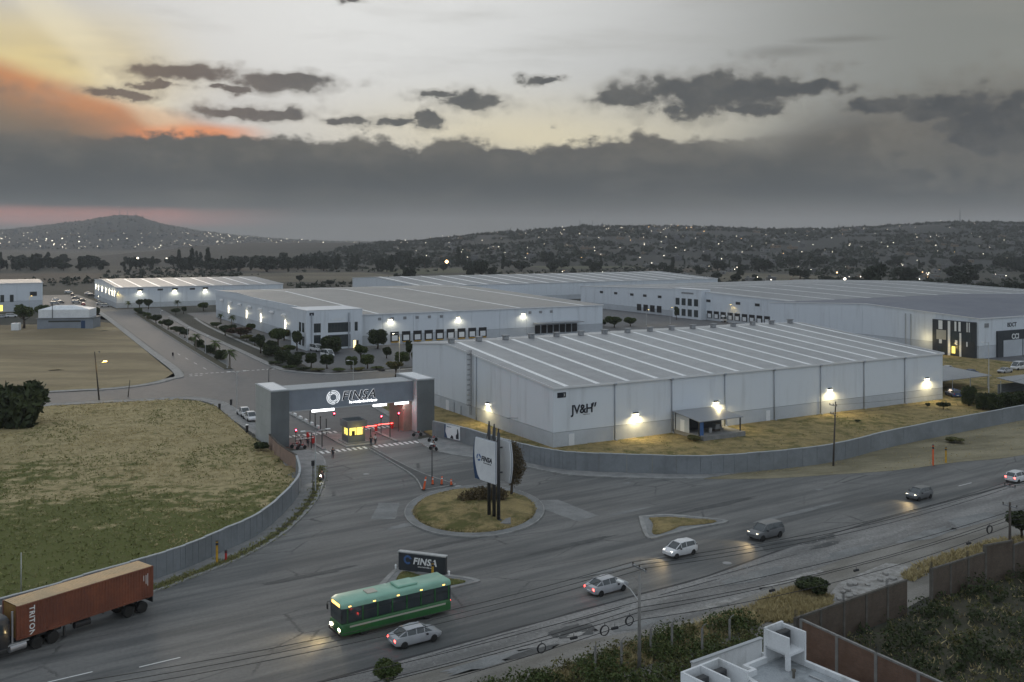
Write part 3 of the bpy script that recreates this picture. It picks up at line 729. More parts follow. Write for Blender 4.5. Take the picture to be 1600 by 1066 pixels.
# grass
g = scatter(FIELD, 420000)
g = g[(g[:, 0] > -100) & (g[:, 1] > 80)]
from mathutils import noise as mnoise
nv = np.array([mnoise.fractal(Vector((p[0] * 0.085, p[1] * 0.05, 4.0)), 0.9, 2.1, 3) for p in g[:120000]]); g = g[:120000]; g[:, 2] = [0.05 + 0.35 * (0.6 + mnoise.fractal(Vector((p[0] * 0.05 + 3, p[1] * 0.05, 0)), 0.8, 2.2, 4)) for p in g]
dist = g[:, 1]
green = (nv + 0.40 * np.clip((158 - dist) / 40, -0.5, 1) - 0.10 + nrng.normal(size=len(g)) * 0.12) > 0.0
keep = nrng.random(len(g)) < 0.30
tufts('grass', g[green & keep], 0.20, 0.17, M['grass_green'], 'short green grass growing in patches over the open field', 'grass')
tufts('dry_grass', g[(~green) & (nrng.random(len(g)) < 0.35)], 0.16, 0.15, M['grass_straw'], 'pale dry straw grass covering the open field', 'grass')
gl = scatter(LOT, 22000, 0.12)
fr = np.array([mnoise.noise(Vector((p[0] * 0.22, p[1] * 0.22, 1.0))) for p in gl])
tufts('dry_grass', gl[fr < 0.25], 0.14, 0.08, M['grass_straw'], 'yellowed grass round the white warehouse behind the grey wall', 'grass')
tufts('grass', gl[fr > 0.2], 0.20, 0.10, M['grass_green'], 'greener weeds in clumps round the white warehouse', 'grass')
gv = scatter([*VERGE, W(170, -40), *[p for p in reversed(R_WALL) if p.x > 27]], 14000, 0.02)
fr = np.array([mnoise.noise(Vector((p[0] * 0.3, p[1] * 0.3, 7.0))) for p in gv])
tufts('dry_grass', gv[fr > -0.05], 0.14, 0.08, M['grass_straw'], 'tufts of dry grass on the dirt verge outside the grey wall', 'grass')

# --- roundabout and splitter islands
def ring_pts(c, rx, ry, n, rot): 
    ca, sa = math.cos(rot), math.sin(rot)
    return [Vector((c[0] + rx * math.cos(t) * ca - ry * math.sin(t) * sa, c[1] + rx * math.cos(t) * sa + ry * math.sin(t) * ca, 0)) for t in [2 * math.pi * k / n for k in range(n)]]
RB = (-4.7, 121.0)
o_, i_, k_ = ring_pts(RB, 8.8, 11.4, 64, 0.0), ring_pts(RB, 7.7, 9.9, 64, 0.0), ring_pts(RB, 8.66, 11.24, 64, 0.0)
mb = strip(o_ + [o_[0]], k_ + [k_[0]], 0.0, 0.16); struct('roundabout_kerb', mb, M['kerb'])
mb = strip(k_ + [k_[0]], i_ + [i_[0]], 0.0, 0.13); struct('roundabout_ring', mb, M['asphalt_pale'])
mb = MB(); prof = [(1.0, 0.12), (0.92, 0.34), (0.7, 0.55), (0.4, 0.7), (0.15, 0.75)]
mb.loft([[(RB[0] + (p.x - RB[0]) * s, RB[1] + (p.y - RB[1]) * s, z + 0.10 * math.sin(p.x * 1.3 + s * 5) * (s < 0.95)) for p in i_] for s, z in prof])
struct('roundabout_mound', mb, M['lawn_dry'], True)
gr = scatter(i_, 9000, 0.3); gr[:, 2] = 0.12 + 0.6 * (1 - np.clip(np.hypot((gr[:, 0] - RB[0]) / 7.7, (gr[:, 1] - RB[1]) / 9.9), 0, 1)) ** 0.7 * 0.9
tufts('dry_grass', gr, 0.14, 0.10, M['grass_straw'], 'dry grass on the roundabout under the tall sign', 'grass')
def island(px_list, top, label_):
    pts = smooth_line(PX(px_list) + [at(*px_list[0])], 4)[:-1]
    c = sum(pts, Vector()) / len(pts); inn = [p.lerp(c, min(0.6 / (p - c).length, 0.6)) for p in pts]; inn2 = [p.lerp(c, min(1.5 / (p - c).length, 0.8)) for p in pts]
    struct('island_kerb', strip(pts + [pts[0]], inn + [inn[0]], 0.0, 0.16), M['kerb'])
    mb = MB(); mb.loft([[(p.x, p.y, 0.0) for p in inn], [(p.x, p.y, 0.12) for p in inn], [(p.x, p.y, 0.13) for p in inn2]]); struct('island_paving', mb, M['asphalt_pale'])
    mb = MB(); mb.loft([[(p.x, p.y, 0.1) for p in inn2], [(p.x, p.y, 0.22) for p in inn2], [(*p.lerp(c, 0.5).xy, 0.34) for p in inn2]]); struct('island_planting', mb, M[top], True)
    tufts('dry_grass', scatter(inn2, 1500, 0.2), 0.12, 0.07, M['grass_straw'], label_, 'grass')
island([(998, 808), (1002, 824), (1012, 842), (1040, 838), (1090, 826), (1138, 816), (1090, 809), (1040, 805)], 'lawn_dry', 'dry grass on the small kerbed island beside the main road')
island([(562, 942), (592, 915), (622, 889), (660, 894), (705, 900), (742, 906), (747, 911), (700, 922), (650, 936), (600, 952), (570, 958)], 'field', 'dry grass on the triangular island of the dark sign')
# gate splitter: a long low kerbed median and its triangular nose
sp = strip(AB([(-26.2, 14.5), (-26.6, 4), (-27.2, -6), (-29.2, -13.2)]), AB([(-25.7, 14.5), (-25.9, 4), (-25.6, -5.5), (-24.2, -12.9)]), 0.0, 0.14); struct('median', sp, M['asphalt_dark'])
for s_ in (-1, 1):
    l = AB([(-26.2, 14.7), (-26.6, 4), (-27.2, -6), (-29.2, -13.4)]) if s_ < 0 else AB([(-25.7, 14.7), (-25.9, 4), (-25.6, -5.5), (-24.2, -13.1)])
    l = smooth_line(l, 4); struct('median_kerb', strip(offset_line(l, 0.0), offset_line(l, -0.2 * s_ * -1), 0.0, 0.16), M['kerb'])
struct('median_kerb', strip(AB([(-29.2, -13.45), (-24.2, -13.15)]), AB([(-29.2, -13.7), (-24.2, -13.4)]), 0.0, 0.16), M['kerb'])
# crossings at the gate
def zebra(b, a0, a1, n, name='crosswalk'):
    for k in range(n):
        a = a0 + (a1 - a0) * (k + 0.2) / n; w_ = (a1 - a0) / n * 0.52
        if abs(a + 26) < 0.6: continue
        p = AB([(a, b - 0.9), (a + w_, b - 0.9), (a + w_, b + 0.9), (a, b + 0.9)])
        mb = MB(); mb.poly([(q.x, q.y, 0.026) for q in p]); mb.build('stripe', M['paint_white'], ZR)
ZR = tag(put('crosswalk', None), kind='structure'); zebra(15.6, -36, -16, 22)
ZR = tag(put('crosswalk', None), kind='structure'); zebra(30.3, -36, -16, 22)
ZR = tag(put('lane_markings', None), kind='structure')
def dash(p, ln, wd, ang, m_='paint_white', z=0.014):
    MB().obox((p.x, p.y, z - 0.004), ln, wd, 0.004, ang).build('stripe', M[m_], ZR)
for x, y in ((1508, 757), (250, 1035), (110, 1058)): dash(at(x, y), 3.2, 0.13, ROAD)
for x, y in ((715, 707), (755, 755), (1280, 765), (980, 755), (600, 796)): dash(at(x, y), 1.1, 0.6, ROAD, 'asphalt_pale')
for b in (128, 140, 152, 164): dash(W(-28.6, b), 4.0, 0.16, GA + R(90), z=0.010)
for a in np.arange(-34, -11, 1.3): dash(W(a, 118.5 - (a + 34) * 0.02), 0.75, 0.45, GA, z=0.010)
for a in (-34.5, -33.3, -32.1): dash(W(a, 115.5), 0.7, 0.5, GA, z=0.010)
# planted median of the avenue
ml = smooth_line(AB([(-23.6, 123), (-21.8, 178), (-18.5, 262), (-15.5, 340)]), 6)
struct('avenue_median_kerb', strip(offset_line(ml, 1.3), offset_line(ml, -1.3), -0.02, 0.16), M['kerb'])
struct('avenue_median_soil', strip(offset_line(ml, 1.05), offset_line(ml, -1.05), 0.1, 0.21), M['soil'])

# fields of the plain beyond the park
mat('plain_straw', (0.135, 0.120, 0.082), 0.95, (0.085, 0.078, 0.055), 0.02, stretch=(4, 1, 1), fine=0.3); mat('plain_green', (0.070, 0.078, 0.045), 0.95, (0.10, 0.10, 0.06), 0.02, stretch=(3, 1, 1), fine=0.3); mat('plain_plough', (0.075, 0.058, 0.042), 0.95, (0.10, 0.08, 0.055), 0.03, fine=0.3)
for i, (pl, m_) in enumerate((([(100, 432), (560, 425), (640, 432), (600, 440), (180, 441)], 'plain_straw'), ([(-50, 428), (160, 427), (150, 440), (-50, 444)], 'plain_plough'), ([(560, 421), (760, 419), (790, 424), (640, 429)], 'plain_green'), ([(640, 432), (900, 423), (1010, 428), (760, 438)], 'plain_straw'), ([(820, 415), (1000, 412), (1040, 418), (860, 421)], 'plain_green'),
                              ([(1120, 425), (1330, 432), (1320, 452), (1130, 446)], 'plain_straw'), ([(1130, 448), (1330, 456), (1600, 470), (1600, 480), (1240, 462)], 'plain_green'), ([(200, 421), (480, 418), (520, 422), (240, 426)], 'plain_plough'), ([(1000, 421), (1120, 418), (1140, 423), (1030, 427)], 'plain_plough'))):
    clean_poly('far_field', PX(pl), 0.01 + 0.004 * i, M[m_])

# ================================================================== HILLS, FAR TOWN, TREE BELTS
def interp(tab, x):
    if x <= tab[0][0]: return tab[0][1]
    for (x0, y0), (x1, y1) in zip(tab, tab[1:]):
        if x <= x1:
            t = (x - x0) / (x1 - x0); t = t * t * (3 - 2 * t) * 0.5 + t * 0.5; return y0 + (y1 - y0) * t
    return tab[-1][1]
RIDGE_R = [(-600, 379), (560, 379.5), (640, 378), (700, 372), (745, 368), (800, 363), (850, 359), (905, 354), (1000, 354), (1100, 355), (1200, 358), (1290, 359), (1370, 355), (1480, 347), (1600, 349), (1800, 344), (2200, 356), (2800, 379)]
RIDGE_L = [(-900, 377), (-400, 368), (-150, 362), (0, 359), (60, 353), (120, 346), (165, 339), (185, 336.5), (215, 338), (240, 347), (270, 354), (320, 361), (380, 368), (450, 374), (520, 377.5), (620, 379.5), (900, 380)]
def sm(t): t = max(0.0, min(1.0, t)); return t * t * (3 - 2 * t)
def hr(X, Y):
    yr = 2500.0; xp = 800 + FOC * X / max(Y, 300); top = CAM_H + (HOR - interp(RIDGE_R, xp)) / FOC * yr
    top = max(top, 0); t = (Y - 1250) / (yr - 1250)
    f = sm(t) * 0.55 + 0.45 * max(0, min(1, t)) if Y < yr else 1 - 0.8 * sm((Y - yr) / 1200)
    return top * f + (3.0 * mnoise.fractal(Vector((X * 0.004, Y * 0.004, 2)), 0.9, 2.1, 4)) * sm(t * 2) * min(1, top / 30) - 0.1
def hl(X, Y):
    yr = 4600.0; xp = 800 + FOC * X / max(Y, 300); top = CAM_H + (HOR - interp(RIDGE_L, xp)) / FOC * yr; top = max(top, 0)
    t = (Y - 3000) / (yr - 3000); f = sm(t) * 0.6 + 0.4 * max(0, min(1, t)) if Y < yr else 1 - 0.8 * sm((Y - yr) / 1800)
    return top * f + 5 * mnoise.fractal(Vector((X * 0.002, Y * 0.002, 6)), 0.9, 2.1, 4) * sm(t * 2) * min(1, top / 40) - 0.1
def hill(name, fn, x0, x1, y0, y1, nx, ny, m_):
    v = []; f = []
    for j in range(ny + 1):
        for i in range(nx + 1):
            X, Y = x0 + (x1 - x0) * i / nx, y0 + (y1 - y0) * j / ny; v.append((X, Y, fn(X, Y)))
    for j in range(ny):
        for i in range(nx):
            a = j * (nx + 1) + i; f.append((a, a + 1, a + nx + 2, a + nx + 1))
    me = bpy.data.meshes.new(name); me.from_pydata(v, [], f); me.materials.append(m_); me.polygons.foreach_set('use_smooth', [True] * len(f)); me.update()
    return tag(put(name, me), kind='structure')
mat('hill_scrub', (0.030, 0.034, 0.031), 0.95, (0.050, 0.049, 0.042), 0.008, stretch=(3, 1, 1), contrast=(0.42, 0.68), fine=0.4)
hill('ridge_hill', hr, -700, 3300, 1200, 3700, 190, 70, M['hill_scrub'])
hill('cone_hill', hl, -5200, 1400, 2900, 6400, 170, 70, M['hill_scrub'])
# bushes that cover the ridge: one mass
n = 16000; X = nrng.uniform(-350, 2000, n); Y = nrng.uniform(1260, 2560, n)
msk = np.array([mnoise.fractal(Vector((x * 0.006, y * 0.005, 9)), 0.9, 2.1, 3) for x, y in zip(X, Y)]); sel = (msk > -0.15) | (Y > 2380); X, Y = X[sel], Y[sel]
c = np.array([(x, y, hr(x, y)) for x, y in zip(X, Y)]); V = []; n = len(c)
szs = nrng.uniform(1.3, 4.2, n) * (1 + 0.5 * (nrng.random(n) > 0.9))
for k in range(9):
    d = nrng.normal(size=(n, 3)); d /= np.linalg.norm(d, axis=1)[:, None]; d[:, 2] = np.abs(d[:, 2])
    cc = c + d * szs[:, None] * nrng.uniform(0.5, 1, (n, 1)); e = nrng.normal(size=(n, 2, 3)) * szs[:, None, None] * 0.55
    V.append(np.stack([cc + e[:, 0], cc + e[:, 1], cc - e[:, 0] * .7 - e[:, 1] * .7], 1))
V = np.concatenate(V).reshape(-1, 3)
tag(put('hillside_scrub', raw_mesh('hillside_scrub', V, np.arange(len(V)).reshape(-1, 3), M['leaf_far'])), 'dark scrub and trees covering the long ridge behind the town', 'scrub', kind='stuff')
n = 5000; X = nrng.uniform(-3200, 200, n); Y = nrng.uniform(3100, 4800, n); c = np.array([(x, y, hl(x, y)) for x, y in zip(X, Y)]); V = []
szs = nrng.uniform(1.5, 4.5, n)
for k in range(5):
    d = nrng.normal(size=(n, 3)); d /= np.linalg.norm(d, axis=1)[:, None]; d[:, 2] = np.abs(d[:, 2]); cc = c + d * szs[:, None] * .8; e = nrng.normal(size=(n, 2, 3)) * szs[:, None, None] * .5
    V.append(np.stack([cc + e[:, 0], cc + e[:, 1], cc - e[:, 0] * .7 - e[:, 1] * .7], 1))
V = np.concatenate(V).reshape(-1, 3)
tag(put('hillside_scrub', raw_mesh('hillside_scrub', V, np.arange(len(V)).reshape(-1, 3), M['leaf_far'])), 'faint scrub over the cone shaped hill in the haze', 'scrub', kind='stuff')

# far houses: body, roof slab, window row; a handful of shared shapes
mat('house_pale', (0.24, 0.235, 0.225), 0.9, (0.15, 0.148, 0.145), 0.2); mat('house_ochre', (0.20, 0.15, 0.105), 0.9); mat('house_grey', (0.13, 0.13, 0.13), 0.9)
HOUSE = []
for k, m_ in enumerate(('house_pale', 'house_pale', 'house_ochre', 'house_grey')):
    rr = random.Random(k); w_, d_, h_ = rr.uniform(7, 12), rr.uniform(6, 9), rr.choice((3.2, 6.0, 6.2, 3.4))
    a = MB(); a.box(-w_ / 2, w_ / 2, -d_ / 2, d_ / 2, -3, h_); a.box(-w_ / 2 + 1, -w_ / 2 + 3.5, -1, 2, h_, h_ + 2.2)
    b = MB(); b.box(-w_ / 2 - .3, w_ / 2 + .3, -d_ / 2 - .3, d_ / 2 + .3, h_, h_ + .35)
    c_ = MB(); c_.box(-w_ * .3 - .6, -w_ * .3 + .6, -d_ / 2 - .06, -d_ / 2 + .1, 1.0, 2.4)
    c2 = MB(); c2.box(w_ * .3 - .6, w_ * .3 + .6, -d_ / 2 - .06, -d_ / 2 + .1, 1.0, 2.4)
    out = []
    for nm, q, mm in (('wall', a, m_), ('roof', b, 'concrete'), ('window', c_, 'glass'), ('window', c2, 'glass')):
        me = bpy.data.meshes.new(nm); me.from_pydata(q.v, [], q.f); me.materials.append(M[mm]); me.update(); out.append((nm, me))
    HOUSE.append(out)
def house(p, label, group, s=1.0):
    root = thing('house', label, 'house', p, rnd.choice((0, 0.3, -0.4, 0.6)), group); root.scale = (s, s, s)
    for nm, me in rnd.choice(HOUSE): put(nm, me, root)
LIGHTS = []; LIGHTS_O = []
hn = 0
while hn < 130:
    x = rnd.choice((rnd.uniform(640, 1120), rnd.uniform(1000, 1600))); Y = rnd.uniform(1300, 2380); X = (x - 800) * Y / FOC
    z = hr(X, Y); house((X, Y, z), 'small house in the ridge town, %s %s' % ('high up' if Y > 2000 else 'half way up' if Y > 1600 else 'at the foot', 'at its left end' if x < 800 else 'left of the middle' if x < 1000 else 'in the middle' if x < 1200 else 'right of the middle' if x < 1400 else 'at the right'), 'houses of the far ridge town', rnd.uniform(0.8, 1.3)); hn += 1
    for q in range(rnd.choice((0, 1, 1))): (LIGHTS if rnd.random() > .15 else LIGHTS_O).append((X + rnd.uniform(-12, 12), Y - 7, z + rnd.uniform(3, 7), rnd.uniform(0.22, 0.55)))
for k in range(60):
    x = rnd.uniform(880, 1590); yy = rnd.uniform(404, 455) + max(0, x - 1250) * 0.04; p = at(x, yy)
    house(p, 'low flat roofed house of the near town, %s' % ('above the very long warehouse' if x < 1050 else 'above the far dock building' if x < 1250 else 'left of the dark blue roof' if x < 1400 else 'above the dark blue roof' if x < 1510 else 'at the right picture edge'), 'houses of the near town', rnd.uniform(0.6, 1.0))
    for q in range(rnd.choice((0, 1, 1, 2))): (LIGHTS if rnd.random() > .2 else LIGHTS_O).append((p.x + rnd.uniform(-8, 8), p.y - 7, rnd.uniform(2.5, 6), rnd.uniform(0.18, 0.38)))
for k in range(330):
    x = rnd.uniform(-60, 560); Y = rnd.uniform(3050, 4350); X = (x - 800) * Y / FOC; z = hl(X, Y)
    if z > 34 + 10 * (Y / 1500): continue
    LIGHTS.append((X, Y, z + 5, rnd.uniform(0.4, 1.0) * (1.7 if rnd.random() > .92 else 1)))
for k in range(90):
    Y = rnd.uniform(3100, 4200); x = rnd.uniform(-40, 520); X = (x - 800) * Y / FOC
    house((X, Y, hl(X, Y)), 'tiny house on the %s of the cone shaped hill' % ('left flank' if x < 130 else 'front slope' if x < 260 else 'right flank' if x < 400 else 'far right foot'), 'houses on the cone hill', rnd.uniform(1.0, 1.8))
for k in range(85):
    x = rnd.uniform(600, 1600); Y = rnd.uniform(1400, 2450); X = (x - 800) * Y / FOC
    LIGHTS.append((X, Y, hr(X, Y) + 6, rnd.uniform(0.22, 0.55)))
for x, y in ((1010, 391), (1036, 391), (1052, 391), (1068, 391), (1092, 391), (980, 377), (1000, 404), (822, 403), (832, 403), (1437, 447), (1450, 451), (1566, 453), (1575, 453), (1320, 436), (1288, 370), (215, 404), (260, 405)):
    p = at(x, y, 6.0); LIGHTS.append((p.x, p.y, 6.0, 0.0013 * p.y + 0.12))
p = at(698, 409, 8.0); LIGHTS_O.append((p.x, p.y, 8.0, 2.2))
for x, y in ((1240, 425), (1308, 426), (1398, 422)): p = at(x, y, 4.0); LIGHTS_O.append((p.x, p.y, 4.0, 0.6))
def bulbs(name, L, m_, label):
    mb = MB()
    for x, y, z, r in L: mb.add([(x + r, y, z), (x - r, y, z), (x, y + r, z), (x, y - r, z), (x, y, z + r), (x, y, z - r)], [(0, 2, 4), (2, 1, 4), (1, 3, 4), (3, 0, 4), (2, 0, 5), (1, 2, 5), (3, 1, 5), (0, 3, 5)])
    tag(mb.build(name, M[m_]), label, 'lights', kind='stuff')
bulbs('town_lights', LIGHTS, 'g_town', 'pale street and window lights scattered over the far town')
bulbs('town_lights', LIGHTS_O, 'g_town_o', 'warm orange lights scattered over the far town')
# radio masts on the hill tops
def mast(x, y, Y, h, label):
    X = (x - 800) * Y / FOC; z = CAM_H + (HOR - y) / FOC * Y; t = thing('radio_mast', label, 'mast', (X, Y, z - 3))
    b = MB()
    for k in range(3): a = 2.1 * k; b.tube((1.6 * math.cos(a), 1.6 * math.sin(a), 0), (.35 * math.cos(a), .35 * math.sin(a), h), .45, .25, 5)
    for k in range(6): z0 = h * k / 6; b.tube((1.4 * (1 - k / 7), 0, z0), (-.7 * (1 - k / 7), .9, z0 + h / 6), .2, n=4)
    b.build('lattice', M['steel'], t); MB().lathe([(.2, 0), (.5, .3), (.3, 1.2)], (0, 0, h), 6).build('beacon', M['g_town' if h > 40 else 'steel'], t)
mast(187, 337, 4600, 46, 'tallest radio mast on the top of the cone hill'); mast(199, 338, 4600, 34, 'shorter mast right of the tallest on the cone hill'); mast(212, 339, 4600, 30, 'shortest and rightmost mast on the cone hill')
mast(906, 354, 2500, 22, 'left mast of the pair standing on the long ridge'); mast(926, 354, 2500, 18, 'right mast of the pair standing on the long ridge'); mast(1500, 347, 2500, 38, 'tall thin mast at the right end of the ridge')

# trees of the plain
for k in range(230):
    x = rnd.uniform(-30, 640) if k < 165 else rnd.uniform(600, 1600); Y = rnd.uniform(1020, 1380); h = rnd.uniform(7, 17) * (1.35 if rnd.random() > .88 else 1); kk = rnd.choice(('far', 'far', 'far', 'tall'))
    where = 'at the left picture edge' if x < 120 else 'below the cone shaped hill' if x < 300 else 'right of the cone shaped hill' if x < 480 else 'beyond the tan roof' if x < 700 else 'before the ridge town' if x < 1150 else 'at the right below the ridge'
    tree(Vector(((x - 800) * Y / FOC, Y, 0)), h, h * (rnd.uniform(.5, .7) if kk == 'tall' else rnd.uniform(.9, 1.5)), kk, '%s dark tree in the far belt %s' % ('tall narrow' if kk == 'tall' else 'big round' if h > 14 else 'small round', where), 'trees of the far belt', stem=-0.05)
PLAIN_DONE = []
PLAIN_NAMES = ['tall dark tree right of the pair behind the tan roof', 'lower dark tree left of the pair behind the tan roof', 'tallest tree of the three behind the very long warehouse', 'rightmost tree of the three behind the very long warehouse', 'leftmost tree of the three behind the very long warehouse', 'lone small tree left of the pair behind the tan roof',
               'round tree standing alone behind the far grey white warehouse', 'tallest dark tree before the ridge town at the right', 'dark tree directly right of the tallest one at the right', 'broad tree behind the dark blue roof, left of two', 'large tree higher up in the near town at the right', 'wide tree above the dark blue roof near the right edge', 'tree at the right picture edge above the dark blue roof', 'wide low tree left of the tallest one at the right',
               'low tree on the pale field behind the far dock building', 'low tree beside the end of the very long warehouse', 'small lone tree on the plain above the tan roof, left one', 'small lone tree on the plain above the tan roof, right one', 'wide low tree above the very long warehouse roof', 'wide tree on the edge of the near town, left side', 'wide tree behind the pale field below the ridge', 'wide tree among the houses of the near town']
for (x, y, hp, wp) in ((640, 447, 34, 22), (622, 447, 22, 20), (753, 434, 32, 24), (770, 434, 20, 18), (735, 435, 18, 14), (607, 444, 14, 14), (1185, 447, 16, 22), (1368, 458, 52, 34), (1402, 462, 34, 34),
                       (1450, 466, 36, 34), (1500, 440, 30, 40), (1545, 464, 26, 40), (1585, 466, 30, 36), (1340, 450, 20, 30), (1150, 440, 14, 20), (1120, 436, 12, 20), (468, 440, 12, 12), (515, 446, 10, 12), (1060, 430, 12, 26), (1290, 445, 16, 30), (1250, 436, 20, 36), (1420, 440, 26, 40)):
    p = at(x, y); s = p.y / FOC
    near = PLAIN_NAMES[len(PLAIN_DONE)]; PLAIN_DONE.append(1)
    tree(p, hp * s, wp * s, 'far', near, 'trees scattered over the plain', stem=0.0)

# bushes and hedges spread over the plain and round the near town: one mass
n = 5200; X = nrng.uniform(-420, 760, n); Y = nrng.uniform(560, 1260, n)
A_ = (X - G0.x) * GU.x + (Y - G0.y) * GU.y; B_ = (X - G0.x) * GV.x + (Y - G0.y) * GV.y
msk = np.array([mnoise.fractal(Vector((x * 0.007, y * 0.004, 21)), 0.9, 2.1, 3) for x, y in zip(X, Y)])
sel = ~((A_ > -70) & (A_ < 372) & (B_ < 500)) & ~((A_ < 110) & (B_ < 480)) & (msk > 0.02 - 0.25 * (X > 150)); c = np.c_[X[sel], Y[sel], np.zeros(sel.sum())]; n = len(c); V = []; szs = nrng.uniform(0.8, 2.6, n)
for k in range(10):
    d = nrng.normal(size=(n, 3)); d /= np.linalg.norm(d, axis=1)[:, None]; d[:, 2] = np.abs(d[:, 2]); cc = c + d * szs[:, None] * nrng.uniform(.5, 1, (n, 1)); e = nrng.normal(size=(n, 2, 3)) * szs[:, None, None] * .45
    V.append(np.stack([cc + e[:, 0], cc + e[:, 1], cc - e[:, 0] * .7 - e[:, 1] * .7], 1))
V = np.concatenate(V).reshape(-1, 3)
tag(put('plain_scrub', raw_mesh('plain_scrub', V, np.arange(len(V)).reshape(-1, 3), M['leaf_far'])), 'low dark scrub spread over the plain below the ridge', 'scrub', kind='stuff')
for k in range(55):
    x = rnd.uniform(880, 1610); y = rnd.uniform(404, 452) + max(0, x - 1250) * 0.03; p = at(x, y); h = rnd.uniform(5, 11)
    where = 'left of the far dock building' if x < 1100 else 'behind the far dock building' if x < 1300 else 'above the dark blue roof' if x < 1480 else 'at the right picture edge'
    tree(p, h, h * rnd.uniform(.9, 1.4), 'far', '%s tree among the houses of the near town, %s' % ('bigger' if h > 8 else 'smaller', where), 'trees of the near town', stem=-0.05)

# ================================================================== WAREHOUSES
def pbox(parent, name, m_, *b, smooth=False):
    return MB().box(*b).build(name, M[m_], parent)
def wall_lamp(parent, x, y, z, nx, ny, power=420, col=(1.0, 0.80, 0.42), big=0.45):
    """wall pack: housing with a sloped lens and its own bulb; (nx, ny) points out of the wall"""
    tx, ty = -ny, nx; w_ = big
    def P(u, o, h): return (x + tx * u + nx * o, y + ty * u + ny * o, z + h)
    mb = MB(); mb.loft([[P(-w_, 0, .35), P(-w_, .28, .35), P(-w_, .38, .1), P(-w_, 0, .0)], [P(w_, 0, .35), P(w_, .28, .35), P(w_, .38, .1), P(w_, 0, .0)]])
    h = fixn(mb.build('wall_lamp', M['steel_dark'], parent))
    lm = MB(); lm.loft([[P(-w_ * .9, .02, -.02), P(-w_ * .9, .37, .06), P(-w_ * .9, .30, -.12), P(-w_ * .9, .02, -.12)], [P(w_ * .9, .02, -.02), P(w_ * .9, .37, .06), P(w_ * .9, .30, -.12), P(w_ * .9, .02, -.12)]])
    fixn(lm.build('lens', M['g_wall'], h))
    lamp(parent, P(0, .95, -.05), power, col, 'SPOT', 176, (nx * .2, ny * .2, -1), 0.2)
def roof_z(y, eave, ridge, ry, D):
    return eave + (ridge - eave) * (y / ry if y <= ry else (max(0.0, 1 - (y - ry) / ry * 1.0)))
def warehouse(name, label, a, b, L, D, eave, ridge, ry, bay=12.4, low=2.5, roof='roof_metal', strips=6.2, strip_w=0.9, faces=('front', 'left'), wall='wall_metal', vents=0, first=2.6, sbay=None, strip0=0.0, rz=GA, cat='warehouse'):
    root = thing(name, label, cat, W(a, b), rz)
    rzf = lambda y: roof_z(y, eave, ridge, ry, D)
    c = MB(); e = 0.12
    prof = [(e, 0), (e, rzf(0) - .15), (ry, ridge - .15), (D - e, rzf(D) - .15), (D - e, 0)]
    c.loft([[(x, y, z) for y, z in prof] for x in (e, L - e)]); fixn(c.build('wall_core', M['joint'], root))
    g = 0.035
    for face in faces:
        n = max(1, round((L if face in ('front', 'back') else D) / (bay if face in ('front', 'back') else (sbay or bay)))); tot = L if face in ('front', 'back') else D
        for k in range(n):
            u0, u1 = tot * k / n + g, tot * (k + 1) / n - g
            for (lo, hi) in ((0.0, low - g), (low + g, None)):
                mb = MB()
                if face == 'front':
                    mb.box(u0, u1, 0, e - .005, lo, eave - .12 if hi is None else hi)
                elif face == 'back':
                    mb.box(u0, u1, D - e + .005, D, lo, rzf(D) - .12 if hi is None else hi)
                else:
                    xs = (0, e - .005) if face == 'left' else (L - e + .005, L)
                    ys = [u0] + ([ry] if u0 < ry < u1 else []) + [u1]
                    top = [(y, rzf(y) - .12) for y in ys] if hi is None else [(u0, hi), (u1, hi)]
                    pr = [(u0, lo), (u1, lo)] + list(reversed(top)); mb.loft([[(x, y, z) for y, z in pr] for x in xs])
                fixn(mb.build('wall_panel', M[wall if hi is None else 'wall_low'], root))
    # roof sheets and translucent strips
    edges = [first + strips * k for k in range(int((L - first - 0.5) / strips) + 1)] if strips else []
    cuts = [-.15]
    for s_ in edges: cuts += [s_ - strip_w / 2, s_ + strip_w / 2]
    cuts.append(L + .15)
    def sheet(x0, x1, y0, dz, nm, m_, th=.12):
        mb = MB(); z = lambda y: rzf(min(max(y, 0), D)) + dz - .03
        pr = [(y0, z(y0)), (ry, ridge + dz - .03), (D + .2, z(D))]; pr = pr + [(y, q - th) for y, q in reversed(pr)]
        mb.loft([[(x, y, q) for y, q in pr] for x in (x0, x1)]); fixn(mb.build(nm, M[m_], root))
    for i in range(0, len(cuts), 2): sheet(cuts[i], cuts[i + 1], -.2, 0, 'roof_sheet', roof)
    for i in range(1, len(cuts) - 1, 2): sheet(cuts[i] - .03, cuts[i + 1] + .03, -.1, .06, 'skylight', 'skylight', .1)
    pbox(root, 'eave_trim', 'trim', -.2, L + .2, -.3, -.205, eave - .32, eave + .02)
    for x in (-.22, L + .155):
        mb = MB(); pr = [(-.2, eave + .06), (ry, ridge + .06), (D + .2, rzf(D) + .06)]; pr = pr + [(y, q - .3) for y, q in reversed(pr)]
        mb.loft([[(xx, y, q) for y, q in pr] for xx in (x, x + .065)]); fixn(mb.build('verge_trim', M['trim'], root))
    if vents:
        for s_ in edges[:vents]:
            mb = MB(); mb.bbox(s_ - .55 - 1.6, s_ + .55 - 1.6, ry - .45, ry + .45, ridge - .05, ridge + .75, .06); mb.bbox(s_ - .7 - 1.6, s_ + .7 - 1.6, ry - .6, ry + .6, ridge + .75, ridge + .95, .04)
            mb.build('ridge_vent', M['steel'], root)
    return root, edges

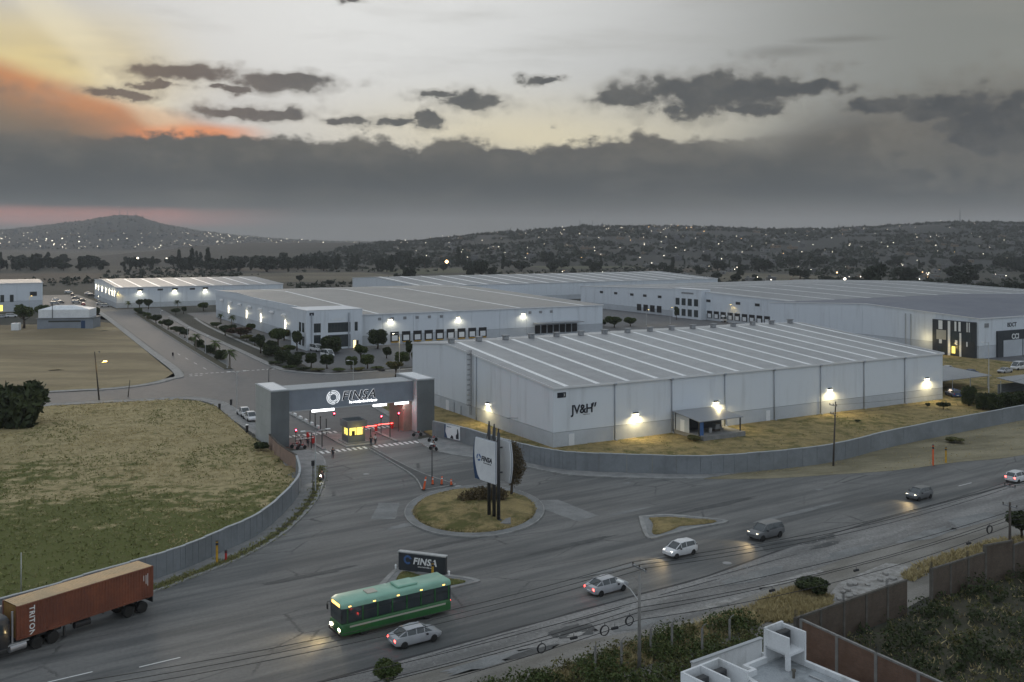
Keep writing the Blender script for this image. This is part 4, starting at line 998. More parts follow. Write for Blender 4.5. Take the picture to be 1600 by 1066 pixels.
# ---- 1: the near white warehouse
JV, _ = warehouse('warehouse', 'large white warehouse with striped skylight roof and dark lettering near the corner', 0, 0, 97.8, 57, 9.95, 13.45, 40, vents=16, sbay=14.2, strip_w=.8)
for k in range(1, 8):
    mb = MB(); x = 97.8 * k / 8; mb.tube((x, -.16, 9.5), (x, -.16, .35), .10, n=8); mb.tube((x, -.16, .35), (x + .15, -.6, .08), .10, n=8); mb.obox((x, -.2, 9.45), .5, .35, .35); mb.build('downpipe', M['downpipe'], JV, True)
for x, z in ((16.6, 4.1), (34.6, 4.6), (63.7, 4.7), (92.6, 4.7)): wall_lamp(JV, x, -.01, z, 0, -1, 950)
wall_lamp(JV, -.01, 22.4, 3.9, -1, 0, 600)
pbox(JV, 'door', 'door', 3.0, 4.1, -.07, .02, 0.0, 2.05); pbox(JV, 'door', 'door', 46.9, 47.9, -.07, .02, 0, 2.05)
pbox(JV, 'door', 'door', -.07, .02, 38.9, 40.3, 0, 2.1)
pbox(JV, 'number_plate', 'ink', .8, 2.45, -.06, -.005, 8.15, 9.0)
text_obj('number', '3', .62, M['letter_white'], JV, (1.95, -.07, 8.36), (R(90), 0, 0), extrude=.01)
text_obj('sign_lettering', 'JV&H', 2.05, M['ink'], JV, (3.55, -.05, 5.30), (R(90), 0, 0), bold=.035, extrude=.04, sx=.98, spacing=.95)
for k in range(2):
    x = 7.55 + .50 * k; mb = MB(); mb.loft([[(x, y, 6.15), (x + .26, y, 6.15), (x + .48, y, 6.85), (x + .18, y, 6.85)] for y in (-.08, -.01)]); fixn(mb.build('sign_mark', M['ink'], JV))
mb = MB(); fine_print(mb, 5.9, 7.2, 4.95, .14, -.01, 3); mb.build('sign_small_print', M['ink'], JV)
# caged ladder and pipes on the gable
mb = MB(); y0 = 28.9
for dy in (-.28, .28): mb.tube((-.35, y0 + dy, .9), (-.35, y0 + dy, 13.2), .045, n=6)
for k in range(38): mb.tube((-.35, y0 - .28, 1.1 + k * .32), (-.35, y0 + .28, 1.1 + k * .32), .025, n=5)
lad = mb.build('ladder', M['steel_dark'], JV)
mb = MB()
for k in range(11):
    z = 2.8 + k * .95; mb.path([(-.35 - .75 * math.sin(t), y0 - .42 * math.cos(t), z) for t in np.linspace(0, math.pi, 8)], .03, 5)
for t in np.linspace(.2, math.pi - .2, 5): mb.tube((-.35 - .75 * math.sin(t), y0 - .42 * math.cos(t), 2.8), (-.35 - .75 * math.sin(t), y0 - .42 * math.cos(t), 13.2), .02, n=5)
mb.build('safety_cage', M['steel_dark'], lad)
mb = MB(); mb.tube((-.14, 27.0, .2), (-.14, 27.0, 12.1), .10); mb.build('downpipe', M['downpipe'], JV, True)
for y, z0, z1 in ((36.5, .2, 2.3), (33.5, .3, 1.9)): MB().tube((-.12, y, z0), (-.12, y, z1), .09).build('downpipe', M['downpipe'], JV)
mb = MB(); mb.tube((-.02, 11.5, 3.1), (-1.7, 11.5, 3.25), .05); mb.obox((-1.85, 11.5, 3.18), .6, .28, .12); mb.build('bracket_lamp', M['steel'], JV)

# ---- loading shed standing against it
sh = thing('loading_shed', 'open shed with sloping metal roof and blue panel on a concrete dock', 'shed', W(0, 0), GA)
sx0, sx1, sy = 24.6, 33.8, -7.2
mb = MB(); mb.loft([[(x, -.35, 4.05), (x, sy - .5, 3.35), (x, sy - .5, 3.22), (x, -.35, 3.92)] for x in (sx0 - .3, sx1 + .3)]); fixn(mb.build('roof', M['roof_pale'], sh))
pbox(sh, 'dock', 'concrete', sx0 + .2, sx1 + .4, sy - .9, -.4, 0, .85)
for x in (sx0, sx1):
    for y in (sy, -1.0): MB().box(x - .09, x + .09, y - .09, y + .09, 0.851, 3.3 if y < -3 else 3.85).build('post', M['steel_dark'], sh)
pbox(sh, 'back_panel', 'sign_slate', sx0 + 1.0, sx1 - .15, -2.6, -2.5, .86, 3.3)
pbox(sh, 'side_panel', 'wall_low', sx0 - .02, sx0 + .05, -4.6, -.5, .86, 3.6)
pbox(sh, 'door', 'door', sx0 - .06, sx0 - .025, -3.4, -2.3, .86, 2.9)
pbox(sh, 'post_panel', 'blue_paint', sx0 + .15, sx0 + .95, sy - .02, sy + .12, .86, 3.25)
mb = MB(); [mb.box(sx0 + .2, sx0 - 1.2, sy + 1.0 + .3 * k, sy + 1.3 + .3 * k, 0, .85 - .25 * k) for k in range(3)]
for k in range(3): pbox(sh, 'step', 'concrete', sx0 + .19 - .35 * (k + 1), sx0 + .19 - .35 * k, sy + .6, sy + 2.0, 0, .64 - .21 * k)
pal = thing('pallet_stack', 'stack of goods on the dock under the shed roof', 'goods', W(30, -5.2, .851), GA)
for k in range(3): pbox(pal, 'crate', 'steel' if k else 'wood', -.6 + .1 * k, .6 - .05 * k, -.5, .5, .4 * k + .001 * k, .4 * k + .39)
bin_ = thing('waste_bin', 'small pale bin standing on the dock of the loading shed', 'bin', W(28.2, -5.9, .851), GA); MB().lathe([(.25, 0), (.32, .8)], n=10).build('body', M['galv'], bin_); MB().lathe([(.34, .8), (.36, .86), (.1, .95)], n=10).build('lid', M['steel'], bin_)

# ---- 2: the tan roofed warehouse with the office corner
B2, _ = warehouse('warehouse', 'long warehouse with tan roof, office corner and a row of loading docks', 12, 158, 108, 142, 10.2, 12.6, 104, bay=10.8, roof='roof_tan', strips=26.5, strip_w=.85, first=20, low=3.2, sbay=12.9)
pbox(B2, 'parapet', 'wall_metal', -.25, .2, 14.0, 142, 9.6, 12.0)
off = thing('office_block', 'grey white two storey office corner with green tinted windows', 'office', W(7.2, 154.5), GA)
OW, OD, OH = 18.2, 16.0, 12.2
pbox(off, 'wall_core', 'joint', .12, OW - .12, .12, OD, 0, OH - .1)
for (x0, x1, z0, z1) in ((0, 2.4, 0, OH), (4.6, 6.9, 0, OH), (2.4, 4.6, 0, 1.2), (2.4, 4.6, 4.6, 5.4), (2.4, 4.6, 8.2, OH), (6.9, 14.2, 4.4, 5.2), (6.9, 14.2, 8.2, OH), (6.9, 14.2, 0, .6), (14.2, 18.2, 0, OH)):
    pbox(off, 'wall_panel', 'wall_metal', x0 + .02, x1 - .02, 0, .115, z0 + .02, z1 - .02)
for y0, y1 in ((0.13, 8), (8, OD)): pbox(off, 'wall_panel', 'wall_metal', 0, .115, y0 + .02, y1 - .02, 0, OH)
pbox(off, 'coping', 'trim', -.1, OW + .1, -.1, OD + .1, OH, OH + .15)
for (x0, x1, z0, z1, n) in ((2.42, 4.58, 1.2, 4.6, 3), (2.42, 4.58, 5.4, 8.2, 3), (6.92, 14.18, .6, 4.4, 7), (6.92, 14.18, 5.2, 8.2, 7)):
    w_ = pbox(off, 'window_frame', 'steel_dark', x0, x1, .05, .10, z0, z1)
    for k in range(n):
        q = (x1 - x0) / n; pbox(w_, 'pane', 'glass', x0 + q * k + .06, x0 + q * (k + 1) - .06, .03, .075, z0 + .08, z1 - .08)
for x0 in (15.6, ):
    pbox(off, 'window', 'glass', x0, x0 + 1.0, -.04, .02, 5.4, 8.2)
pbox(off, 'lit_door', 'g_room', 15.2, 16.0, -.04, .02, .05, 2.4); pbox(off, 'door', 'steel_dark', 16.1, 16.9, -.04, .02, .05, 2.4)
for y in (2.0, 5.2):
    for z in (1.2, 5.4):
        w_ = pbox(off, 'window', 'glass', -.04, .02, y, y + 2.2, z, z + 2.9)
text_obj('sign_lettering', 'ALLIED', .8, M['letter_white'], off, (8.3, -.03, 9.2), (R(90), 0, 0), extrude=.02) if False else None
mb = MB(); fine_print(mb, 8.2, 12.6, 9.1, .55, -.004, 11); mb.build('sign_lettering', M['letter_white'], off)
pbox(off, 'number_plate', 'ink', 1.0, 2.4, -.05, -.004, 10.7, 11.6)
for k, x in enumerate((13.6, 1.6)): MB().obox((x, -.3, 0), .35, .35, 11.2).build('pilaster', M['downpipe'], off)
# docks, vents, lamps
for k in range(9):
    x = 24.3 + 4.05 * k
    d_ = pbox(B2, 'dock_seal', 'black', x, x + 2.9, -.18, -.004, .9, 4.1)
    pbox(d_, 'dock_door', 'door', x + .45, x + 2.45, -.21, -.185, 1.2, 2.9)
    pbox(d_, 'bumper', 'yellow_paint', x + .2, x + 2.7, -.35, -.185, .6, .88)
for k in range(9):
    x = 20 + 4.4 * k + (30 if k > 5 else 0); pbox(B2, 'wall_vent', 'steel', x, x + 1.1, -.09, -.004, 8.0, 8.9)
for x, z in ((24.3, 8.1), (48.8, 7.8), (74.2, 8.1)): wall_lamp(B2, x, -.01, z, 0, -1, 480, (1.0, .90, .66), .45)
cn = pbox(B2, 'dock_canopy', 'roof_pale', 78, 97, -4.5, -.3, 4.6, 4.8)
for k in range(7): d_ = pbox(B2, 'dock_seal', 'black', 79 + 2.6 * k, 81.1 + 2.6 * k, -.15, -.004, .9, 3.8)
for k in range(8):     # louvred hoods high on the long side
    y = 18 + 15.6 * k; h_ = MB()
    for q in range(4): h_.loft([[(-.25, y + 1.1 * q, 8.6), (-1.0, y + 1.1 * q + .1, 8.0), (-.25, y + 1.1 * q, 7.6)], [(-.25, y + 1.1 * q + .8, 8.6), (-1.0, y + 1.1 * q + .7, 8.0), (-.25, y + 1.1 * q + .8, 7.6)]])
    fixn(h_.build('louvre_hood', M['trim'], B2))
for y in (118, 88, 67, 35):
    l_ = pbox(B2, 'light_slot', 'g_strip', -.12, -.004, y, y + .5, 3.4, 6.4); lamp(B2, (-.9, y + .25, 5.2), 90, (1, .88, .6), 'POINT')

# ---- 3: far left warehouse, 4: leftmost building
B3, _ = warehouse('warehouse', 'pale warehouse at the far end of the avenue with a row of wall lamps', -19, 380, 84, 95, 10.3, 12.2, 60, bay=11, roof='roof_pale', strips=9, strip_w=1.1, low=2.4)
for x in (11, 27.8, 43): wall_lamp(B3, x, -.01, 8.1, 0, -1, 520, (1.0, .93, .70), .6); pbox(B3, 'wall_vent', 'steel_dark', x - 1.2, x + 1.6, -.1, -.004, 8.6, 9.4)
for x in (19.5, 35.3): pbox(B3, 'wall_vent', 'steel_dark', x, x + 2.6, -.1, -.004, 8.3, 9.2)
for y in (7, 15, 27, 42, 58, 75, 88):
    pbox(B3, 'light_slot', 'g_strip', -.12, -.004, y, y + .6, 5.6, 8.4); lamp(B3, (-1.2, y, 7.6), 130, (1, .9, .62), 'POINT')
B4, _ = warehouse('warehouse', 'pale building cut by the left picture edge with dark upright windows', -118, 380, 66, 50, 13.5, 14.2, 25, bay=11, roof='roof_pale', strips=0, faces=('front', 'right'), low=5.0)
for k in range(6): pbox(B4, 'window', 'glass', 32 + 4.0 * k, 33.6 + 4.0 * k, -.08, -.004, 4.6, 8.0)
pbox(B4, 'wall_vent', 'steel_dark', 60.5, 63.5, -.12, -.004, 7.2, 9.2)
for x in (34, 30): wall_lamp(B4, x, -.01, 11.0, 0, -1, 500, (1, .93, .7), .7)
for k in range(5): pbox(B4, 'lit_bay', 'g_booth', 29 + 4.4 * k, 31.4 + 4.4 * k, -.07, -.004, .4, 3.2)
# ---- 5: long building behind, 6: dock building on the right, 7: the right hand building
B5, _ = warehouse('warehouse', 'very long low warehouse behind, many pale roof strips and a lit end', 122, 330, 206, 98, 9.8, 12.6, 60, bay=16, roof='roof_pale', strips=13, strip_w=1.6)
for k in range(5): pbox(B5, 'lit_window', 'g_strip', -.08, -.004, 4 + 6 * k, 6.6 + 6 * k, 4.0, 7.0)
pbox(B5, 'loading_bay', 'steel_dark', 8, 30, -.2, -.004, 1, 6.5)
B6, _ = warehouse('warehouse', 'grey white warehouse with square office windows and dock doors beyond the roofs', 190, 128, 160, 150, 10.4, 12.4, 75, bay=14, roof='roof_pale', strips=21, strip_w=.8, faces=('front', 'left'), sbay=13)
for y in (6, 22, 33, 51, 84, 95, 105, 118, 130): pbox(B6, 'wall_vent', 'steel_dark', -.1, -.004, y, y + 2.6, 7.6, 8.7)
for k in range(12):
    y = 8 + 4.2 * k; d_ = pbox(B6, 'dock_seal', 'black', -.16, -.004, y, y + 3.0, 1.0, 4.0); pbox(d_, 'dock_door', 'door', -.19, -.165, y + .5, y + 2.5, 1.2, 2.8)
for k in range(4): y = 84 + 5 * k; pbox(B6, 'dock_seal', 'black', -.16, -.004, y, y + 3.2, 1.0, 4.0)
o6 = thing('office_block', 'white two storey office with square dark windows among the far warehouses', 'office', W(187.5, 182), GA)
pbox(o6, 'wall', 'wall_metal', 0, 5, 0, 19, 0, 12.6); pbox(o6, 'coping', 'trim', -.15, 5, -.15, 19.15, 12.6, 12.85)
for k in range(4):
    for z in (1.0, 5.6): w_ = pbox(o6, 'window', 'glass', -.09, -.004, 2 + 4.1 * k, 4.6 + 4.1 * k, z, z + 3.0)
pbox(o6, 'sign_board', 'steel', -.06, -.004, 5, 13, 10.6, 11.3)
B7, _ = warehouse('warehouse', 'large white warehouse at the right with dark blue roof and striped entrance', 168, 40, 110, 82, 11.6, 13.6, 40, bay=11, roof='roof_dark', strips=0, faces=('front', 'left'), sbay=13.7, low=3.6)
for y in (24.5, 22.6): MB().tube((-.2, y, .3), (-.2, y, 11.4), .16).build('downpipe', M['downpipe'], B7)
# striped entrance on the left face near the corner
en = pbox(B7, 'entrance_frame', 'sign_slate', -.7, -.004, .6, 14.6, 0, 10.4)
for y0, y1, z0, z1, m_ in ((11.2, 12.5, 7.6, 10.2, 'letter_white'), (8.6, 9.4, 0, 10.2, 'letter_white'), (6.6, 7.2, 7.4, 10.2, 'letter_white'), (5.2, 5.9, 7.4, 10.2, 'letter_white'), (3.0, 3.3, 7.4, 10.2, 'letter_white'), (2.3, 2.6, 7.4, 10.2, 'letter_white'),
                           (5.0, 5.6, 0, 7, 'letter_white'), (6.3, 7.0, 3.4, 4.8, 'letter_white'), (3.0, 3.4, 3.2, 4.6, 'letter_white'), (11.4, 12.3, 3.4, 4.6, 'letter_white')):
    pbox(en, 'stripe_panel', m_, -.78, -.705, y0, y1, z0 + .02, z1)
pbox(en, 'lobby_window', 'bus_cream', -.76, -.705, 10.0, 13.2, 4.6, 7.4); pbox(en, 'lobby_window', 'glass', -.76, -.705, 1.6, 4.9, 4.7, 7.3); pbox(en, 'lobby_window', 'glass', -.76, -.705, 5.7, 8.2, 4.9, 7.3)
pbox(en, 'lit_lobby', 'g_booth', -.75, -.705, 7.0, 8.1, .9, 2.9); pbox(en, 'lobby_window', 'glass', -.75, -.705, 10.2, 12.8, .4, 2.6); lamp(B7, (-2.2, 7.5, 2.6), 120, (1, .72, .25), 'POINT'); lamp(B7, (-2.5, 17, 4.5), 200, (1, .8, .4), 'POINT')
pbox(B7, 'entrance_frame', 'sign_slate', 8, 40, -.6, -.004, 0, 7.6)
for k in range(3): pbox(B7, 'entrance_panel', 'wall_low', 10.5 + 9.4 * k, 19.4 + 9.4 * k, -.7, -.605, 0.02, 4.8)
text_obj('sign_lettering', 'BDCT', 1.7, M['ink'], B7, (13.2, -.02, 8.6), (R(90), 0, 0), bold=.05, extrude=.02)
text_obj('sign_lettering', 'CCI', 2.1, M['letter_white'], B7, (14.2, -.75, 5.1), (R(90), 0, 0), bold=.05, extrude=.04)
pbox(B7, 'number_plate', 'steel', 2.6, 4.6, -.06, -.004, 8.8, 10.0)
# flat canopies and parking beside it
for i, (a, b, w_, d_, h_, lb) in enumerate(((100.5, 4, 20, 12, 3.6, 'flat white car park canopy beside the end of the white warehouse'), (114, -10.5, 34, 9, 3.4, 'long low canopy roof behind the hedge at the right'))):
    cpy = thing('car_park_canopy', lb, 'canopy', W(a, b), GA)
    mb = MB(); mb.loft([[(x, 0, h_ - .5), (x, d_, h_ + .3), (x, d_, h_ + .15), (x, 0, h_ - .65)] for x in (0, w_)]); fixn(mb.build('roof', M['roof_pale'], cpy))
    for x in np.linspace(.6, w_ - .6, 4):
        for y in (.6, d_ - .6): MB().tube((x, y, 0), (x, y, h_ - .35), .10).build('post', M['galv'], cpy)
    pbox(cpy, 'back_wall', 'fence_grey', .2, w_ - .2, d_ - .25, d_ - .1, 0, 2.2)
# ---- guard shed of the far entrance
gs = thing('guard_building', 'low slate blue building with white hipped roof at the edge of the far field', 'building', at(58, 516), R(8))
pbox(gs, 'wall', 'gate_beam', 0, 20, 0, 10, 0, 4.2)
mb = MB(); mb.loft([[(-.4, -.4, 4.2), (20.4, -.4, 4.2), (20.4, 10.4, 4.2), (-.4, 10.4, 4.2)], [(-.4, -.4, 4.5), (20.4, -.4, 4.5), (20.4, 10.4, 4.5), (-.4, 10.4, 4.5)]]); mb.build('cornice', M['gate_dark'], gs)
mb = MB(); mb.loft([[(.3, .3, 4.5), (18.6, .3, 4.5), (18.6, 9.6, 4.5), (.3, 9.6, 4.5)], [(.3, .3, 7.6), (18.6, .3, 7.6), (18.6, 9.6, 7.6), (.3, 9.6, 7.6)], [(5, 4.6, 9.0), (12, 4.6, 9.0), (12, 5.4, 9.0), (5, 5.4, 9.0)]]); mb.build('roof', M['sign_white'], gs)
pbox(gs, 'window_band', 'glass', 4, 15.6, -.06, -.004, 2.9, 3.5); pbox(gs, 'door', 'sign_navy', 15.7, 17.2, -.06, -.004, .1, 3.4); MB().tube((5.4, .1, 4.4), (5.4, .1, 9.4), .12).build('vent_pipe', M['steel_dark'], gs)
tk = thing('water_tank', 'small white box shaped tank left of the slate blue building', 'tank', at(25, 517), R(8)); MB().bbox(-1.4, 1.4, -1.2, 1.2, 0, 2.9, .15).build('body', M['sign_white'], tk); MB().lathe([(.4, 2.9), (.4, 3.1), (.1, 3.2)], n=10).build('lid', M['steel'], tk)

# ================================================================== ENTRANCE GATE
gt = thing('entrance_gate', 'grey portal gate with two towers, wide beam and glowing logo lettering', 'gate', W(-40, 23), GA)
def tower(x0, x1, nm):
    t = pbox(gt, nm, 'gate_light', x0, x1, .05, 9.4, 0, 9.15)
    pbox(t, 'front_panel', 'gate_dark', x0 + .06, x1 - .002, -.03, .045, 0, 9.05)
    pbox(t, 'coping', 'cap', x0 - .08, x1 + .08, -.1, 9.5, 9.15, 9.33); pbox(t, 'roof_pan', 'sign_white', x0 + .25, x1 - .25, .25, 9.1, 9.33, 9.37)
    for z in (3.0, 6.0): pbox(t, 'joint', 'joint', x0 - .006, x0 - .001, .06, 9.39, z, z + .03)
    return t
tower(0, 3.1, 'tower'); t2 = tower(26.0, 29.4, 'tower')
bm_ = pbox(gt, 'beam', 'gate_beam', 3.11, 25.99, 1.6, 6.6, 5.45, 8.85)
for k in range(1, 9): pbox(bm_, 'joint', 'joint', 3.1 + 22.9 * k / 9, 3.13 + 22.9 * k / 9, 1.592, 1.599, 5.46, 8.84)
pbox(bm_, 'coping', 'cap', 3.12, 25.98, 1.5, 6.7, 8.85, 9.0); pbox(bm_, 'soffit_trim', 'cap', 3.12, 25.98, 1.45, 6.65, 5.33, 5.449)
ix = pbox(gt, 'inner_face', 'rust_panel_and_shade', 24.4, 25.995, 2.2, 8.8, 0, 5.32)  # brown paints shade and red light onto the right tower's inner face
pbox(gt, 'inner_face', 'gate_dark', 3.105, 3.9, 3.0, 8.6, 0, 5.32)
# logo: lit rings, dark letters with a lit edge, a lit line of small lettering
lx, lz, ly = 11.2, 7.15, 1.52
mb = MB()
for r in (1.18, .92, .68):
    for k in range(28):
        a0, a1 = 2 * math.pi * k / 28 + r, 2 * math.pi * (k + 1.06) / 28 + r
        if (k + int(r * 10)) % 14 == 0: continue
        mb.loft([[(lx + q * math.cos(a), y, lz + q * math.sin(a)) for q, y in ((r, ly), (r - .085, ly), (r - .085, ly + .07), (r, ly + .07))] for a in (a0, a1)])
fixn(mb.build('logo_ring', M['g_logo'], bm_))
text_obj('logo_halo', 'FINSA', 2.15, M['g_logo'], bm_, (lx + 1.42, 1.575, 6.52), (R(90), 0, 0), .26, .050, .012, 1.02, 1.10)
text_obj('logo_lettering', 'FINSA', 2.15, M['ink'], bm_, (lx + 1.42, 1.53, 6.52), (R(90), 0, 0), .26, .020, .03, 1.02, 1.10)
mb = MB(); fine_print(mb, lx + 2.9, lx + 7.9, 5.92, .40, 1.57, 5); mb.build('logo_small_print', M['g_white'], bm_)
for x0, x1 in ((7.6, 11.5), (18.6, 21.1), (22.7, 25.3)):
    s_ = pbox(gt, 'lit_sign', 'g_white', x0, x1, 2.0, 2.12, 4.85, 5.22); pbox(s_, 'sign_box', 'steel_dark', x0 - .05, x1 + .05, 2.125, 2.3, 4.8, 5.329); lamp(gt, ((x0 + x1) / 2, 1.7, 4.7), 60, (.92, .96, 1), 'POINT')
# guard booth
bo = thing('guard_booth', 'dark square guard booth with bright yellow lit window under the gate', 'booth', W(-28.1, 19.2), GA)
pbox(bo, 'plinth', 'concrete', -.5, 3.6, -.6, 3.6, 0.03, .3); pbox(bo, 'wall', 'gate_dark', 0, 3, 0, 3, .3, 1.35)
for x in (0, 2.75):
    for y in (0, 2.75): pbox(bo, 'corner_post', 'gate_dark', x, x + .25, y, y + .25, 1.35, 2.75)
pbox(bo, 'lit_interior', 'g_booth', .3, 2.7, .5, 2.6, 1.36, 2.7)
w_ = pbox(bo, 'window', 'steel_dark', .26, 2.74, .10, .14, 1.36, 1.46); pbox(bo, 'window', 'steel_dark', 1.45, 1.53, .1, .14, 1.46, 2.74); pbox(bo, 'window', 'steel_dark', .1, .14, 1.4, 1.5, 1.36, 2.74)
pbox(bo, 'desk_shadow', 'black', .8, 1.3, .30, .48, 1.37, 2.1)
pbox(bo, 'roof', 'gate_dark', -.25, 3.25, -.25, 3.25, 2.75, 3.35)
mb = MB(); [mb.box(*q) for q in ((-.25, 3.25, -.25, -.1, 3.351, 3.9), (-.25, 3.25, 3.1, 3.25, 3.351, 3.9), (-.25, -.1, -.099, 3.099, 3.351, 3.9), (3.1, 3.25, -.099, 3.099, 3.351, 3.9))]
mb.build('parapet', M['gate_dark'], bo); lamp(bo, (1.5, -1.2, 2.4), 60, (1, .75, .2), 'POINT')
# lane islands
for a0, a1, b0, b1, nm in ((-29.2, -24.4, 17.2, 29.0, 'gate_island'), (-33.1, -32.5, 17.5, 28.5, 'gate_island'), (-20.4, -19.8, 17.5, 28.5, 'gate_island'), (-28.6, -27.9, 31.6, 60, 'gate_island')):
    o = struct(nm, MB().prism([p.xy for p in AB([(a0, b0), (a1, b0), (a1, b1), (a0, b1)])], 0.0, .16), M['kerb'] if b1 > 40 else M['concrete'])
# boom barriers
def barrier(a, b, dirx, ln, label, lit=True, up=False):
    t = thing('boom_barrier', label, 'barrier', W(a, b, .16), GA)
    MB().bbox(-.2, .2, -.25, .25, 0, 1.15, .04).build('cabinet', M['red_paint'], t)
    mb = MB(); e = (dirx * ln, 0, 1.0) if not up else (dirx * .6, 0, 1.0 + ln); mb.tube((0, -.3, 1.0), (e[0], -.3, e[2]), .06, .05, 8); mb.build('boom', M['g_tail' if lit else 'letter_white'], t)
    return t
barrier(-20.1, 27.0, -1, 4.0, 'glowing red barrier arm to the right of the guard booth'); barrier(-16.8, 27.6, -1, 2.8, 'glowing red barrier arm next to the right tower')
barrier(-32.8, 26.0, 1, 3.6, 'white lowered barrier arm left of the guard booth', False); barrier(-33.0, 22.5, -1, 3.0, 'pale barrier arm beside the left gate tower', False)
def signal(a, b, h, label, hang=None):
    t = thing('traffic_light', label, 'traffic light', W(a, b, .13), GA)
    if hang is None: MB().tube((0, 0, 0), (0, 0, h), .06).build('pole', M['steel_dark'], t)
    else: MB().tube((0, 0, h + .3), (0, 0, hang), .04).build('bracket', M['steel_dark'], t)
    MB().bbox(-.16, .16, -.14, .14, h - .35, h + .35, .03).build('housing', M['black'], t)
    MB().lathe([(.001, -.20), (.10, -.19), (.11, -.141)], (0, 0, h + .12), 12, 'y').build('lens', M['g_red'], t); lamp(t, (0, -.5, h + .1), 55, (1, .06, .1), 'POINT', size=.1)
signal(-20.1, 24.6, 2.9, 'red signal on a post right of the guard booth'); signal(-16.7, 24.9, 3.1, 'red signal on a post close to the right gate tower'); signal(-28.2, 26.0, 3.9, 'small red signal hung from the gate beam', 5.2); signal(-35.2, 25.0, 1.9, 'low red signal at the foot of the left gate tower')
for i, (a, b, h) in enumerate(((-32.8, 18.5, 2.6), (-28.9, 28.0, 2.6), (-20.1, 20.5, 2.6), (-34.6, 18.5, 2.4), (-28.3, 33, 2.2), (-28.3, 36, 2.2), (-28.3, 39, 2.2), (-24.7, 17.8, 2.2))):
    t = thing('gate_post', 'dark slim post %s' % ('at the front end of the left lane island', 'behind the left rear corner of the booth', 'on the island right of the booth', 'beside the left gate tower', 'on the inner median, nearest the gate', 'on the inner median, second from the gate', 'on the inner median, third from the gate', 'just right of the guard booth')[i], 'post', W(a, b, .15), GA)
    MB().tube((0, 0, 0), (0, 0, h), .09, .08).build('shaft', M['steel_dark'], t); MB().lathe([(.10, h), (.12, h + .1), (.03, h + .2)], n=8).build('cap', M['black'], t); MB().lathe([(.2, 0), (.2, .05), (.1, .08)], n=8).build('base_plate', M['steel'], t)
for i, b in enumerate((33.0, 36.5, 40.0, 43.5, 47.0, 50.5)):
    t = thing('concrete_bollard', 'pale low bollard, %s from the gate on the inner median' % ORD[i], 'bollard', W(-28.25, b + 1.4, .16), GA, 'bollards of the inner median'); MB().bbox(-.2, .2, -.6, .6, 0, .5, .06).build('body', M['letter_white'], t)

# ================================================================== WALLS AND FENCES
def panel_wall(name, line, h, label, m_='fence_grey', cap='cap', step=1, th=.22, base=0.0):
    root = thing(name, label, 'wall', line[0]); o = line[0]
    pts = line[::step] + ([line[-1]] if (len(line) - 1) % step else [])
    for i in range(len(pts) - 1):
        a, b = pts[i] - o, pts[i + 1] - o; d = (b - a); ln = d.length; d.normalize(); ang = math.atan2(d.y, d.x); c = (a + b) / 2
        MB().obox((c.x, c.y, base), ln - .03, th, h - .02 * (i % 3), ang).build('wall_panel', M[m_], root)
        if i % 2 == 0: MB().obox((a.x, a.y, base), .30, .30, h + .02, ang).build('pier', M[m_], root)
        MB().obox((c.x, c.y, base + h - .02 * (i % 3)), ln - .03, th + .08, .08, ang).build('coping', M[cap], root)
    return root
panel_wall('boundary_wall', L_WALL[:-1], 2.5, 'grey wall curving along the left field beside the pavement', step=1)
panel_wall('boundary_wall', R_WALL, 2.75, 'long grey wall curving round the white warehouse lot', step=1)
bf = [L_WALL[-2]] + smooth_line([L_WALL[-1], W(-41.0, 13.5), W(-40.6, 19), W(-40.2, 23)], 3)
panel_wall('panel_fence', bf, 2.3, 'rust coloured panel fence leading up to the left gate tower', 'rust_panel_and_shade', 'wood')
# banner on the right wall by the gate
k0 = min(range(len(R_WALL)), key=lambda i: (R_WALL[i] - at(706, 690)).length); pa, pb = R_WALL[k0 - 1], R_WALL[k0 + 1]; ang = math.atan2((pb - pa).y, (pb - pa).x)
bn = thing('wall_banner', 'white banner with navy curve and dark figures hung on the grey wall by the gate', 'banner', R_WALL[k0], ang)
pbox(bn, 'cloth', 'sign_white', -2.0, 2.0, -.30, -.24, .45, 2.7)
mb = MB(); mb.loft([[(-2.0, y, .45), (-1.2, y, .45), (-1.75, y, 1.5), (-1.6, y, 2.7), (-2.0, y, 2.7)] for y in (-.325, -.302)]); fixn(mb.build('navy_curve', M['sign_navy'], bn))
mb = MB(); mb.loft([[(q[0], y, q[1]) for q in ((-.5, .5), (.4, .5), (.2, .9), (-.1, 1.1), (-.3, .8))] for y in (-.325, -.302)]); mb.loft([[(q[0], y, q[1]) for q in ((1.0, .6), (1.7, .6), (1.7, 1.5), (1.5, 2.3), (1.3, 2.2), (1.3, 1.5), (1.0, 1.2))] for y in (-.325, -.302)]); fixn(mb.build('print', M['ink'], bn))
mb = MB(); fine_print(mb, -1.4, -.2, 2.3, .16, -.303, 9); mb.build('print_line', M['sign_navy'], bn)

